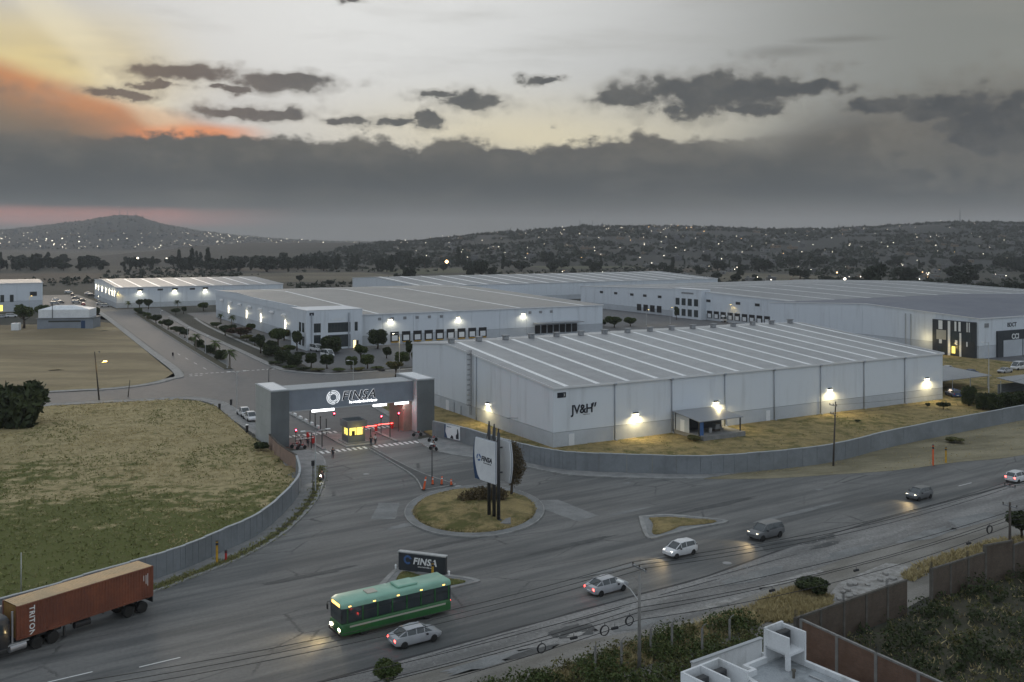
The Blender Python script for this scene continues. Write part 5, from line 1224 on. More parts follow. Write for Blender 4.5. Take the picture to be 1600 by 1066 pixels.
# ================================================================== SIGNS
tt = thing('totem_sign', 'tall sign of two white boards on three dark poles on the roundabout', 'sign', at(772, 812, .3), 0)
o = at(772, 812, .3)
pbox(tt, 'footing', 'concrete', -1.9, 2.0, -1.8, 1.0, -.25, .12)
for i, (x, y, h) in enumerate(((-.62, .75, 11.2), (0.0, .25, 11.0), (.55, -.65, 10.6))):
    p = MB(); p.tube((x, y, .12), (x, y, h), .22, .19, 14); p.build('pole', M['steel_dark'], tt, True)
    MB().lathe([(.42, .12), (.42, .2), (.24, .26)], (x, y, 0), 14).build('base_plate', M['steel_dark'], tt)
    b_ = MB(); b_.tube((x, y, h), (x, y, h + .5), .10, .07, 8); b_.tube((x, y, h), (x - .3, y - .3, h - 1.5), .05, n=6); b_.build('finial', M['steel_dark'], tt)
ANG = R(-52)
def board(cx, cy, z0, wd, hg, ang, nm, front):
    e = put(nm, None); e.empty_display_size = .2; bpy.data.objects.remove(e)
    N = 10; left = [(-wd / 2 - .42 * math.sin(math.pi * t), hg * t) for t in np.linspace(0, 1, N)]
    outl = left + [(wd / 2, hg), (wd / 2, 0)] if front else [(-wd / 2, 0), (-wd / 2, hg)] + [(wd / 2 + .42 * math.sin(math.pi * t), hg * t) for t in np.linspace(1, 0, N)]
    mb = MB(); mb.loft([[(x, y, z) for x, z in outl] for y in (-.17, .17)]); b_ = fixn(mb.build(nm, M['sign_white'], tt, loc=(cx, cy, z0), rz=ang))
    fr = MB(); n_ = len(outl)
    for k in range(n_):
        a, b = outl[k], outl[(k + 1) % n_]; fr.tube((a[0], 0, a[1]), (b[0], 0, b[1]), .10, n=6)
    fr.build('rim', M['downpipe'], b_)
    return b_, left
bA, left = board(-.95, -.95, 4.9, 3.9, 4.9, ANG, 'sign_board', True)
mb = MB(); cv = [(-1.95 + .72 * t - .52 * math.sin(math.pi * t) * 0.9 - .02, 4.9 * (1 - t)) for t in np.linspace(0, 1, 10)]
poly = [(x, z) for x, z in reversed(left)]
mb.loft([[(x, y, z) for x, z in [(q[0] - .02, q[1]) for q in left] + [(-1.93, 4.9)] + cv[1:-1] + [(-.95, 0)]] for y in (-.195, -.175)]); fixn(mb.build('navy_curve', M['sign_navy'], bA))
text_obj('lettering', 'FINSA', .82, M['ink'], bA, (-.72, -.19, 2.35), (R(90), 0, 0), .22, .02, .015, .95, 1.05)
mb = MB()
for k in range(12):
    if k % 4 == 3: continue
    a0, a1 = 2 * math.pi * k / 12, 2 * math.pi * (k + .9) / 12; mb.loft([[(-1.22 + q * math.cos(a), y, 2.65 + q * math.sin(a)) for q, y in ((.44, -.20), (.25, -.20), (.25, -.178), (.44, -.178))] for a in (a0, a1)])
fixn(mb.build('logo_ring', M['blue_paint'], bA)); mb = MB(); fine_print(mb, -.3, 1.2, 2.1, .10, -.178, 2); mb.build('small_print', M['ink'], bA)
bB, _l = board(1.15, .55, 4.6, 2.9, 4.9, R(-58), 'sign_board', False)
for z in (5.6, 8.6): MB().tube((-.9, -.2, z), (1.0, .5, z), .09).build('cross_brace', M['steel_dark'], tt)

p0, p1 = at(624, 888, .2), at(697, 897, .2); ang = math.atan2((p1 - p0).y, (p1 - p0).x); ln = (p1 - p0).length
ms = thing('monument_sign', 'low slate sign wall with white lettering on the triangular island', 'sign', p0, ang)
pbox(ms, 'slab', 'sign_slate', 0, ln, -.2, .25, -.15, 1.72); pbox(ms, 'coping', 'galv', -.05, ln + .05, -.26, .31, 1.72, 1.84)
text_obj('lettering', 'FINSA', .92, M['letter_white'], ms, (ln * .31, -.22, .70), (R(90), 0, 0), .22, .025, .02, 1.05, 1.05)
mb = MB()
for k in range(10):
    a0, a1 = 2 * math.pi * k / 12 + .3, 2 * math.pi * (k + .85) / 12 + .3; mb.loft([[(ln * .2 + q * math.cos(a), y, 1.05 + q * math.sin(a)) for q, y in ((.46, -.23), (.26, -.23), (.26, -.205), (.46, -.205))] for a in (a0, a1)])
fixn(mb.build('logo_ring', M['blue_paint'], ms)); mb = MB(); fine_print(mb, ln * .42, ln * .76, .40, .15, -.205, 8); mb.build('small_print', M['letter_white'], ms)
for x in (-.35, ln + .35): MB().lathe([(.10, -.1), (.10, .25), (.14, .3), (.05, .42)], (x, -.1, 0), 8).build('spot_lamp', M['letter_white'], ms)

# ================================================================== VEHICLES
def wheel(parent, x, y, r, w_, name='wheel'):
    s = 1 if y > 0 else -1
    t = MB(); t.lathe([(r * .62, -w_ / 2), (r * .93, -w_ / 2), (r, -w_ * .32), (r, w_ * .32), (r * .93, w_ / 2), (r * .62, w_ / 2)], (x, y, r), 20, 'y'); o = t.build(name, M['tyre'], parent, False); fixn(o)
    q = MB(); q.lathe([(r * .62, s * w_ * .30), (r * .60, s * w_ * .46), (r * .45, s * w_ * .36), (r * .16, s * w_ * .40), (.01, s * w_ * .46)], (x, y, r), 14, 'y'); fixn(q.build('rim', M['rim'], o))
    for k in range(5):
        a = 6.283 * k / 5; MB().box(0, 0, 0, 0, 0, 0)
    return o
CARS = {}
def car_mesh(kind):
    """length-wise loft: body stations (x, half width, sill z, belt z), cabin stations (x, hw low, hw top, z low, z top)"""
    if kind == 'sedan':
        L = 4.5; body = [(-2.22, .62, .48, .72), (-2.15, .80, .34, .90), (-1.7, .88, .26, .99), (-.9, .90, .22, .98), (.5, .90, .22, .96), (1.25, .89, .24, .92), (1.9, .84, .28, .80), (2.18, .70, .36, .66), (2.25, .52, .44, .58)]
        cab = [(-1.75, .80, .62, .94, 1.0), (-1.05, .80, .60, .95, 1.36), (-.2, .80, .62, .95, 1.45), (.55, .80, .60, .94, 1.40), (1.3, .78, .66, .90, .94)]; wx = (-1.38, 1.38); r = .32; kindh = .75
    elif kind == 'hatch':
        L = 4.0; body = [(-1.98, .66, .48, .8), (-1.93, .80, .34, .98), (-1.5, .86, .26, 1.02), (-.8, .88, .22, 1.01), (.6, .88, .22, .98), (1.2, .86, .24, .94), (1.7, .80, .28, .82), (1.95, .64, .38, .68)]
        cab = [(-1.92, .76, .60, .98, 1.06), (-1.6, .78, .60, .99, 1.44), (-.3, .78, .62, .98, 1.52), (.45, .78, .60, .97, 1.46), (1.2, .76, .66, .92, .97)]; wx = (-1.25, 1.25); r = .31
    elif kind == 'suv':
        L = 4.7; body = [(-2.32, .70, .55, .85), (-2.27, .86, .40, 1.08), (-1.8, .92, .32, 1.12), (-.9, .94, .28, 1.11), (.7, .94, .28, 1.08), (1.4, .92, .30, 1.04), (2.05, .88, .34, .94), (2.3, .74, .44, .8)]
        cab = [(-2.27, .84, .68, 1.07, 1.14), (-2.0, .86, .68, 1.08, 1.66), (-.3, .86, .70, 1.07, 1.74), (.6, .86, .68, 1.06, 1.68), (1.35, .84, .72, 1.02, 1.06)]; wx = (-1.42, 1.42); r = .37
    elif kind == 'pickup':
        L = 5.2; body = [(-2.6, .80, .55, .95), (-2.55, .88, .45, 1.06), (-1.0, .90, .36, 1.07), (-.2, .92, .32, 1.08), (1.0, .92, .32, 1.06), (1.7, .90, .36, 1.02), (2.35, .86, .40, .94), (2.6, .72, .5, .8)]
        cab = [(-.75, .82, .68, 1.06, 1.10), (-.6, .82, .68, 1.06, 1.68), (.2, .82, .70, 1.05, 1.76), (.85, .82, .68, 1.04, 1.70), (1.55, .80, .72, 1.00, 1.04)]; wx = (-1.6, 1.65); r = .38
    else:
        L = 5.3; body = [(-2.62, .84, .5, 1.0), (-2.58, .93, .38, 1.28), (-1.5, .96, .32, 1.30), (.8, .96, .30, 1.28), (1.6, .95, .32, 1.22), (2.3, .88, .38, 1.02), (2.6, .74, .46, .86)]
        cab = [(-2.60, .90, .80, 1.26, 1.34), (-2.5, .91, .80, 1.27, 2.12), (-.5, .91, .82, 1.27, 2.24), (1.1, .91, .80, 1.26, 2.16), (2.1, .86, .76, 1.16, 1.22)]; wx = (-1.65, 1.70); r = .36
    b = MB(); b.loft([[(x, -h * .92, s), (x, -h, s + (t - s) * .25), (x, -h, s + (t - s) * .72), (x, -h * .93, t), (x, h * .93, t), (x, h, s + (t - s) * .72), (x, h, s + (t - s) * .25), (x, h * .92, s)] for x, h, s, t in body])
    g_ = MB(); g_.loft([[(x, -a, z0), (x, -(a + c) / 2 - .02, (z0 + z1) / 2), (x, -c, z1 - .02), (x, c, z1 - .02), (x, (a + c) / 2 + .02, (z0 + z1) / 2), (x, a, z0)] for x, a, c, z0, z1 in cab])
    rf = MB(); mid = cab[1:-1]; rf.loft([[(x, -c * .98, z1 - .03), (x, -c * .9, z1 + .025), (x, 0, z1 + .05), (x, c * .9, z1 + .025), (x, c * .98, z1 - .03)] for x, a, c, z0, z1 in mid])
    pl = MB()
    for s in (-1, 1):
        for i in range(len(cab) - 1):
            if kind in ('van',) or i in (0, len(cab) - 2):
                (x0, a0, c0, p0, q0), (x1, a1, c1, p1, q1) = cab[i], cab[i + 1]; pl.tube((x0, s * c0 * 1.0, q0), (x1, s * c1 * 1.0, q1), .045, n=5)
        for (x, a, c, z0, z1) in cab[1:-1]: pl.tube((x, s * (a + .005), z0), (x, s * (c + .005), z1 - .01), .04, n=5)
    bed = None
    if kind == 'pickup':
        bed = MB(); bed.box(-2.45, -.95, -.72, .72, 1.072, 1.085)
    front, rear = body[-2], body[1]
    return dict(b=b, g=g_, rf=rf, pl=pl, bed=bed, wx=wx, r=r, hw=body[3][1], front=front, rear=rear, L=L, body=body)
def mk(mb, m_, nm, smooth=True):
    me = bpy.data.meshes.new(nm); me.from_pydata(mb.v, [], mb.f); me.materials.append(m_); me.update(); o = bpy.data.objects.new('tmp', me); fixn(o)
    if smooth: shade_auto(o, 38)
    bpy.data.objects.remove(o); return me
SHAPES = {}
def car(kind, paint, p, ang, label, group=None, head=None, tail=False, throw=0, cat='car', name='car'):
    if kind not in SHAPES:
        d = car_mesh(kind); SHAPES[kind] = dict(d, gm=mk(d['g'], M['glass'], 'windows'), pm={})
    d = SHAPES[kind]
    if paint not in d['pm']: d['pm'][paint] = (mk(d['b'], M[paint], 'body'), mk(d['rf'], M[paint], 'roof'), mk(d['pl'], M[paint], 'pillars', False))
    t = thing(name, label, cat, p, ang, group); bm3 = d['pm'][paint]
    bo_ = put('body', bm3[0], t); put('roof', bm3[1], t); put('pillars', bm3[2], t); put('windows', d['gm'], t)
    if d['bed']: d['bed'].build('cargo_bed', M['black'], t)
    for x in d['wx']:
        for s in (-1, 1): wheel(t, x, s * (d['hw'] - .10), d['r'], .22)
    fx, fh, fs, ft = d['front']; rx, rh, rs, rt = d['rear']
    for s in (-1, 1):
        MB().bbox(fx - .12, fx + .07, s * fh * .72 - .16, s * fh * .72 + .16, ft - .17, ft - .02, .03).build('headlight', M[head or 'galv'], t)
        MB().bbox(rx - .06, rx + .10, s * rh * .80 - .12, s * rh * .80 + .12, rt - .26, rt - .06, .03).build('tail_light', M['g_tail' if tail else 'red_paint'], t)
        MB().bbox(.62, .80, s * (d['hw'] + .08) - .09, s * (d['hw'] + .08) + .09, ft + .12, ft + .26, .03).build('mirror', M['black'], t)
    MB().bbox(fx + .02, fx + .09, -.45, .45, fs + .05, fs + .22, .02).build('grille', M['black'], t); MB().bbox(rx - .08, rx - .02, -.26, .26, rs + .18, rs + .30, .01).build('number_plate', M['letter_white'], t)
    if throw: lamp(t, (fx + .25, 0, .8), throw * .45, (1, .72, .35), 'SPOT', 110, (1, 0, -.02), .5)
    return t
BACK = ROAD + math.pi
car('sedan', 'car_silver', at(648, 1003), ROAD - .02, 'silver car beside the green bus, driving away on the main road', tail=True, cat='car')
car('hatch', 'car_white', at(1062, 867), BACK + .02, 'white car with bright headlights next to the small kerbed island', head='g_headw', throw=900)
car('suv', 'car_grey', at(1196, 840), BACK, 'grey car with amber headlights, second of the oncoming cars from the island', head='g_head', throw=1100)
car('hatch', 'car_grey', at(1436, 779), BACK, 'dark car with headlights on, farthest oncoming car on the main road', head='g_head', throw=900)
car('sedan', 'car_silver', at(948, 924), ROAD, 'pale car with red tail lights in the middle of the main road', tail=True)
car('hatch', 'car_white', at(1590, 752), ROAD, 'car with red tail lights at the right picture edge', tail=True)
ANG2 = GA - R(90)
car('pickup', 'car_white', at(381, 650), ANG2, 'white pickup parked by the kerb inside the gate, farther one', group=None, cat='pickup', name='pickup_truck')
car('pickup', 'car_white', at(391, 657), ANG2, 'white pickup parked by the kerb inside the gate, nearer one', cat='pickup', name='pickup_truck')
car('van', 'car_white', at(494, 549), ANG2 + .2, 'white van parked at the office corner, the one nearer the building', cat='van', name='van')
car('van', 'car_white', at(512, 558), ANG2 + .2, 'white van parked at the office corner, the one nearer the clipped trees', cat='van', name='van')
car('sedan', 'car_white', at(1481, 580), GA, 'white car parked against the striped entrance at the right', name='parked_car')
car('sedan', 'car_blue', at(1517, 586), GA, 'dark blue car parked in front of the striped entrance', name='parked_car')
car('sedan', 'car_silver', at(1570, 583), GA + R(180), 'silver car on the forecourt beside the white van', name='parked_car')
car('van', 'car_white', at(1592, 578), GA + R(180), 'white van on the forecourt at the right picture edge', cat='van', name='van')
car('suv', 'car_blue', at(1489, 620), GA + R(60), 'blue car half hidden under the white canopy', name='parked_car')
car('van', 'car_white', at(1135, 503), GA, 'white van in front of the far dock doors', cat='van', name='van')
PK = [(107, 458, 'white'), (113, 462, 'black'), (118, 467, 'grey'), (119, 474, 'silver'), (128, 471, 'black'), (138, 460, 'white'), (143, 463, 'black'), (153, 473, 'black'), (157, 476, 'silver'), (164, 480, 'silver'), (88, 470, 'white'), (94, 474, 'grey'), (86, 476, 'silver'), (130, 477, 'red'), (3, 497, 'silver'), (18, 496, 'white')]
for i, (x, y, c) in enumerate(PK):
    car('sedan' if i % 3 else 'suv', 'car_' + c, at(x, y), GA + R(rnd.choice((0, 5, 90))), '%s car in the car park between the two pale buildings at the far left' % c, 'cars of the far left car park', name='parked_car')

# ---- green city bus
bs = thing('city_bus', 'green city bus with pale roof and headlights on, by the triangular island', 'bus', at(612, 972), BACK)
L, Wd = 10.8, 1.26
def bsec(x, w_, z0, z1, r=.18): return [(x, -w_, z0), (x, -w_, z1 - r), (x, -w_ + r * .4, z1 - r * .35), (x, -w_ + r * 1.3, z1), (x, w_ - r * 1.3, z1), (x, w_ - r * .4, z1 - r * .35), (x, w_, z1 - r), (x, w_, z0)]
mb = MB(); mb.loft([bsec(-5.4, 1.16, .5, 1.30), bsec(-5.32, 1.26, .38, 1.36), bsec(5.0, 1.26, .34, 1.36), bsec(5.32, 1.2, .38, 1.34), bsec(5.42, 1.08, .5, 1.26)]); bb = shade_auto(fixn(mb.build('body', M['bus_green'], bs)))
mb = MB(); mb.loft([bsec(-5.36, 1.20, 1.365, 2.62, .05), bsec(5.02, 1.22, 1.365, 2.62, .05), bsec(5.34, 1.12, 1.365, 2.60, .05)]); fixn(mb.build('window_band', M['glass'], bs))
mb = MB(); mb.loft([bsec(-5.40, 1.16, 2.625, 3.02), bsec(-5.2, 1.27, 2.625, 3.16), bsec(4.9, 1.27, 2.625, 3.16), bsec(5.34, 1.14, 2.625, 3.0)]); shade_auto(fixn(mb.build('roof', M['bus_roof'], bs)))
for s in (-1, 1):
    for k in range(8): x = -5.2 + 1.42 * k; MB().box(x, x + .12, s * 1.225 - .02, s * 1.225 + .02, 1.366, 2.62).build('window_pillar', M['bus_green'], bs)
    for k in range(7): x = -5.2 + 1.42 * k; MB().box(x + .14, x + 1.40, s * 1.225 - .012, s * 1.225 + .012, 2.1, 2.16).build('window_bar', M['steel_dark'], bs)
    MB().bbox(5.33, 5.45, s * .86 - .17, s * .86 + .17, .68, .90, .03).build('headlight', M['g_head'], bs); MB().bbox(-5.45, -5.36, s * 1.0 - .1, s * 1.0 + .1, .8, 1.2, .03).build('tail_light', M['g_tail'], bs)
    mb = MB(); mb.path([(5.1, s * 1.2, 2.6), (5.5, s * 1.45, 2.5), (5.5, s * 1.5, 2.3)], .03, 6); mb.bbox(5.42, 5.52, s * 1.5 - .12, s * 1.5 + .12, 1.85, 2.3, .03); mb.build('mirror', M['black'], bs)
    for x in (-3.0, 3.2): wheel(bs, x, s * 1.10, .50, .30)
    MB().box(-4.8, 4.6, s * 1.262 - .008, s * 1.262 + .008, .95, 1.10).build('side_stripe', M['bus_cream'], bs)
    for x in (-4.6, -2.3, 0, 2.3, 4.6): MB().box(x - .12, x + .12, s * 1.272 - .012, s * 1.272 + .012, 2.72, 2.80).build('marker_lamp', M['g_amber'], bs)
pbox(bs, 'destination_sign', 'g_amber', 5.30, 5.36, -.8, .8, 2.68, 2.92)
MB().bbox(-2.2, -.2, -.8, .8, 3.14, 3.36, .08).build('roof_unit', M['bus_roof'], bs); MB().bbox(1.6, 2.6, -.5, .5, 3.14, 3.26, .05).build('roof_hatch', M['bus_cream'], bs)
pbox(bs, 'bumper', 'black', 5.40, 5.52, -1.1, 1.1, .36, .58); lamp(bs, (5.7, 0, .9), 900, (1, .74, .36), 'SPOT', 115, (1, 0, -.02), .6)

# ---- container lorry leaving the picture at the left
q0, q1 = at(24, 949, 4.05), at(239.6, 884, 4.05); dv = (q0 - q1); tang = math.atan2(dv.y, dv.x)
side = Vector((math.sin(tang), -math.cos(tang), 0)); base = q1 - Vector((0, 0, q1.z)); 
# the near long side lies on the camera's right hand of the heading
nrm = Vector((-math.sin(tang), math.cos(tang), 0)); 
if (base + nrm).length < base.length: nrm = -nrm
orig = base + nrm * 1.22
ys = -1 if nrm.dot(Vector((-math.sin(tang), math.cos(tang), 0))) > 0 else 1     # local side that faces the camera
tr = thing('container_trailer', 'long brown shipping container on a low trailer behind a dark lorry', 'trailer', orig, tang)
CL, CZ0, CZ1 = 12.4, 1.28, 4.05
ct = MB(); NR = 44
for s in (-1, 1):
    prof = []
    for k in range(NR):
        x = .18 + (CL - .36) * k / NR; p_ = (CL - .36) / NR; prof += [(x, 1.20), (x + p_ * .35, 1.20), (x + p_ * .5, 1.165), (x + p_ * .85, 1.165)]
    prof.append((CL - .18, 1.20)); ct.loft([[(x, s * y, z) for x, y in prof] for z in (CZ0 + .15, CZ1 - .10)], cap=False, closed=False)
cbody = ct.build('container_side', M['cont_brown'], tr)
fr = MB()
for x in (0.0, CL - .18):
    for s in (-1, 1): fr.box(x, x + .179, s * 1.22 - (.18 if s > 0 else 0), s * 1.22 + (0 if s > 0 else .18), CZ0, CZ1 - .01)
for s in (-1, 1):
    fr.box(.18, CL - .181, s * 1.21 - .05, s * 1.21 + .05, CZ0, CZ0 + .15); fr.box(.18, CL - .181, s * 1.205 - .045, s * 1.205 + .045, CZ1 - .11, CZ1 - .02)
fr.build('container_frame', M['cont_brown'], tr)
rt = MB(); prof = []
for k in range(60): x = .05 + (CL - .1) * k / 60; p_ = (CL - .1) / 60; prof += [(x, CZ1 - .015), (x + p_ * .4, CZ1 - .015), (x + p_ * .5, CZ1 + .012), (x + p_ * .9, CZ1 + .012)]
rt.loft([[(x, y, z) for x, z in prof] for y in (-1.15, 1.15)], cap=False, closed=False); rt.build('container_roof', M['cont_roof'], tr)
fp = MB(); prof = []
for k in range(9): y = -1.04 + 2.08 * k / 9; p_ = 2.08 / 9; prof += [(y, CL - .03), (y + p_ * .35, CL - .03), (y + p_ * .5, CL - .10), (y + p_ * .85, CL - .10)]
prof.append((1.04, CL - .03)); fp.loft([[(x, y, z) for y, x in prof] for z in (CZ0 + .1, CZ1 - .05)], cap=False, closed=False); fp.build('container_front', M['cont_front_lit'], tr)
for s in (-1, 1): pbox(tr, 'container_door', 'cont_brown', .02, .10, min(s * .02, s * 1.03), max(s * .02, s * 1.03), CZ0 + .1, CZ1 - .05)
for s in (-.75, -.3, .3, .75): MB().tube((-.02, s, CZ0 + .1), (-.02, s, CZ1 - .08), .03, n=6).build('lock_rod', M['steel'], tr)
tx = text_obj('lettering', 'TRITON', .62, M['letter_white'], tr, (CL - .95 if ys > 0 else CL - .95, ys * 1.235, CZ1 - .35), (0, 0, 0), 0, .012, .008, 1.0, 1.12)
# letters run down the side
ex = Vector((0, 0, -1)); nz = Vector((0, ys, 0)); ey = nz.cross(ex); tx.matrix_local = Matrix.Translation((CL - 1.05, ys * 1.235, CZ1 - .28)) @ Matrix((ex, ey, nz)).transposed().to_4x4()
mb = MB()
for k, (x, z, h) in enumerate(((.55, 2.4, 1.1), (.72, 2.6, .8), (.95, 2.9, .5))): mb.box(x, x + .05, ys * 1.232 - .006, ys * 1.232 + .006, z, z + h)
mb.build('side_print', M['letter_white'], tr)
ch = MB()
for s in (-.45, .45): ch.box(.1, CL + .3, s - .09, s + .09, .98, 1.27)
for k in range(9): ch.box(.4 + 1.45 * k, .52 + 1.45 * k, -1.1, 1.1, 1.10, 1.268)
ch.box(.02, .12, -1.2, 1.2, .75, 1.25); ch.build('chassis', M['steel_dark'], tr)
for x in (1.0, 2.35):
    for s in (-1, 1):
        wheel(tr, x, s * 1.02, .50, .26); wheel(tr, x, s * .70, .50, .26)
for s in (-1, 1): MB().bbox(.0, .06, s * 1.0 - .14, s * 1.0 + .14, .85, 1.0, .02).build('tail_light', M['red_paint'], tr); mb = MB(); mb.box(8.1, 8.25, s * .75 - .08, s * .75 + .08, .18, 1.0); mb.box(8.0, 8.35, s * .75 - .15, s * .75 + .15, .12, .18); mb.build('landing_leg', M['steel_dark'], tr)
MB().tube((6.0, ys * .95, .85), (7.4, ys * .95, .85), .28, n=14).build('spare_tank', M['black'], tr)
lo = thing('lorry_tractor', 'dark lorry cab pulling the brown container, cut by the picture edge', 'lorry', orig + Vector((math.cos(tang), math.sin(tang), 0)) * 8.6, tang)
mb = MB(); [mb.box(-.3, 7.2, s - .08, s + .08, .78, .97) for s in (-.42, .42)]; mb.box(.6, 2.2, -.55, .55, .97, 1.09); mb.build('frame', M['steel_dark'], lo)
for x in (.7, 2.05):
    for s in (-1, 1): wheel(lo, x, s * 1.02, .51, .27); wheel(lo, x, s * .68, .51, .27)
for s in (-1, 1):
    wheel(lo, 6.3, s * 1.02, .51, .30); MB().tube((3.0, s * .95, .72), (4.3, s * .95, .72), .33, n=16).build('fuel_tank', M['rim'], lo); MB().bbox(2.75, 4.5, s * 1.0 - .2, s * 1.0 + .2, .98, 1.06, .02).build('step_plate', M['galv'], lo)
    MB().tube((4.05, s * 1.0, 1.0), (4.05, s * 1.0, 3.7), .09).build('exhaust_stack', M['rim'], lo)
mb = MB(); mb.loft([bsec(4.3, 1.12, 1.0, 3.2), bsec(4.5, 1.2, .9, 3.45), bsec(5.6, 1.2, .9, 3.4), bsec(6.0, 1.12, .9, 2.4), bsec(7.3, .95, .9, 1.9), bsec(7.55, .85, .8, 1.7)]); shade_auto(fixn(mb.build('cab', M['car_black'], lo)))
for s in (-1, 1): pbox(lo, 'side_window', 'glass', 4.9, 5.6, s * 1.21 - .01, s * 1.21 + .01, 2.1, 2.9)
mb = MB(); mb.loft([bsec(5.62, 1.1, 2.35, 3.2, .1), bsec(6.02, 1.02, 2.35, 2.45, .04)]); fixn(mb.build('windscreen', M['glass'], lo))
pbox(lo, 'bumper', 'rim', 7.5, 7.7, -1.15, 1.15, .45, .8)
for s in (-1, 1): MB().bbox(7.5, 7.62, s * .85 - .16, s * .85 + .16, .95, 1.2, .03).build('headlight', M['g_head'], lo)

# ---- motorbikes and people at the gate
def motorbike(p, ang, label, lit=False):
    t = thing('motorbike', label, 'motorbike', p, ang)
    for x in (-.62, .62):
        o = MB(); o.lathe([(.20, -.05), (.29, -.05), (.31, 0), (.29, .05), (.20, .05)], (x, 0, .31), 18, 'y'); w_ = fixn(o.build('wheel', M['tyre'], t)); h = MB(); [h.tube((x, 0, .31), (x + .22 * math.cos(a), 0, .31 + .22 * math.sin(a)), .015, n=4) for a in np.arange(0, 6.2, 1.05)]; h.build('spokes', M['rim'], w_)
    b = MB(); b.path([(-.62, 0, .31), (-.15, 0, .5), (.3, 0, .62), (.48, 0, .85)], .04, 6); b.path([(.62, 0, .31), (.48, 0, .88), (.42, 0, 1.0)], .03, 6); b.path([(.40, -.34, 1.0), (.44, 0, 1.02), (.40, .34, 1.0)], .02, 6); b.build('frame', M['steel_dark'], t)
    MB().bbox(-.18, .22, -.14, .14, .3, .58, .06).build('engine', M['steel'], t); MB().bbox(.0, .42, -.13, .13, .64, .86, .08).build('fuel_tank', M['car_red'], t); MB().bbox(-.68, .02, -.13, .13, .66, .78, .05).build('seat', M['black'], t)
    MB().lathe([(.03, -.06), (.10, .02), (.09, .05)], (.56, 0, .88), 10, 'x').build('headlight', M['g_headw' if lit else 'galv'], t)
    if lit: lamp(t, (.75, 0, .88), 90, (1, .95, .85), 'SPOT', 100, (1, 0, -.2), .1)
    return t
def person(p, ang, label, shirt='cloth_white', sit=False, arms=.12):
    """one continuous skinned figure; clothing and hair are children that sit just over it"""
    t = thing('person', label, 'person', p, ang)
    hip = .92 if not sit else .86; J = {}
    if not sit: J = dict(pel=(0, 0, hip), chest=(0, 0, 1.34), neck=(0, 0, 1.50), head=(.02, 0, 1.62), top=(.02, 0, 1.74), lh=(0, .10, .90), lk=(.03, .12, .50), la=(-.02, .12, .09), lt=(.15, .13, .04), rh=(0, -.10, .90), rk=(.05, -.12, .50), ra=(0, -.13, .09), rt=(.17, -.14, .04), ls=(0, .19, 1.42), le=(-.02, .26, 1.14), lw=(.06, .27, .90), lf=(.08, .27, .80), rs=(0, -.19, 1.42), re=(-.02, -.26, 1.14), rw=(.08 + arms, -.25, .92), rf=(.12 + arms, -.25, .83))
    else: J = dict(pel=(0, 0, hip), chest=(.12, 0, 1.26), neck=(.16, 0, 1.42), head=(.20, 0, 1.54), top=(.20, 0, 1.66), lh=(.02, .11, .85), lk=(.38, .20, .72), la=(.18, .22, .34), lt=(.34, .23, .28), rh=(.02, -.11, .85), rk=(.38, -.20, .72), ra=(.18, -.22, .34), rt=(.34, -.23, .28), ls=(.12, .19, 1.34), le=(.26, .28, 1.12), lw=(.44, .30, 1.06), lf=(.50, .30, 1.04), rs=(.12, -.19, 1.34), re=(.26, -.28, 1.12), rw=(.44, -.30, 1.06), rf=(.50, -.30, 1.04))
    rad = dict(pel=.14, chest=.145, neck=.055, head=.10, top=.07, lh=.09, lk=.06, la=.042, lt=.035, rh=.09, rk=.06, ra=.042, rt=.035, ls=.065, le=.045, lw=.032, lf=.03, rs=.065, re=.045, rw=.032, rf=.03)
    E = [('pel', 'chest'), ('chest', 'neck'), ('neck', 'head'), ('head', 'top'), ('pel', 'lh'), ('lh', 'lk'), ('lk', 'la'), ('la', 'lt'), ('pel', 'rh'), ('rh', 'rk'), ('rk', 'ra'), ('ra', 'rt'), ('chest', 'ls'), ('ls', 'le'), ('le', 'lw'), ('lw', 'lf'), ('chest', 'rs'), ('rs', 're'), ('re', 'rw'), ('rw', 'rf')]
    def skin(nm, keys, grow, m_):
        ks = [k for k in J if k in keys]; es = [(ks.index(a), ks.index(b)) for a, b in E if a in ks and b in ks]
        me = bpy.data.meshes.new(nm); me.from_pydata([J[k] for k in ks], es, []); me.materials.append(M[m_]); o = put(nm, me, t)
        o.modifiers.new('skin', 'SKIN'); sv = me.skin_vertices[0].data
        for i, k in enumerate(ks): sv[i].radius = (rad[k] * grow,) * 2; sv[i].use_root = (k == ks[0])
        ss = o.modifiers.new('sub', 'SUBSURF'); ss.levels = 1; ss.render_levels = 1
        for q in me.polygons: q.use_smooth = True
        return o
    skin('body', set(J), 1.0, 'skin'); skin('shirt', {'pel', 'chest', 'ls', 'le', 'rs', 're'}, 1.16, shirt); skin('trousers', {'pel', 'lh', 'lk', 'la', 'rh', 'rk', 'ra'}, 1.18, 'cloth_dark')
    h = J['head']; MB().lathe([(.10, .02), (.118, .07), (.10, .15), (.04, .19)], (h[0] - .015, h[1], h[2] - .02), 10).build('hair', M['hair'], t, True)
    return t
person(W(-24.2, 16.9, .02), GA - 1.2, 'person in white shirt and dark trousers standing right of the guard booth'); person(W(-25.3, 16.0, .02), GA - 2.0, 'person in dark clothes standing on the crossing before the guard booth', 'cloth_dark')
person(W(-35.2, 22.2, .02), GA - .6, 'person in pale shirt at the foot of the left gate tower'); person(W(-34.6, 20.3, .02), GA + 1, 'person in dark jacket waiting by the motorbikes at the left tower', 'cloth_dark')
person(at(520, 717), GA - 1.6, 'person in dark clothes walking on the road before the crossing', 'cloth_dark')
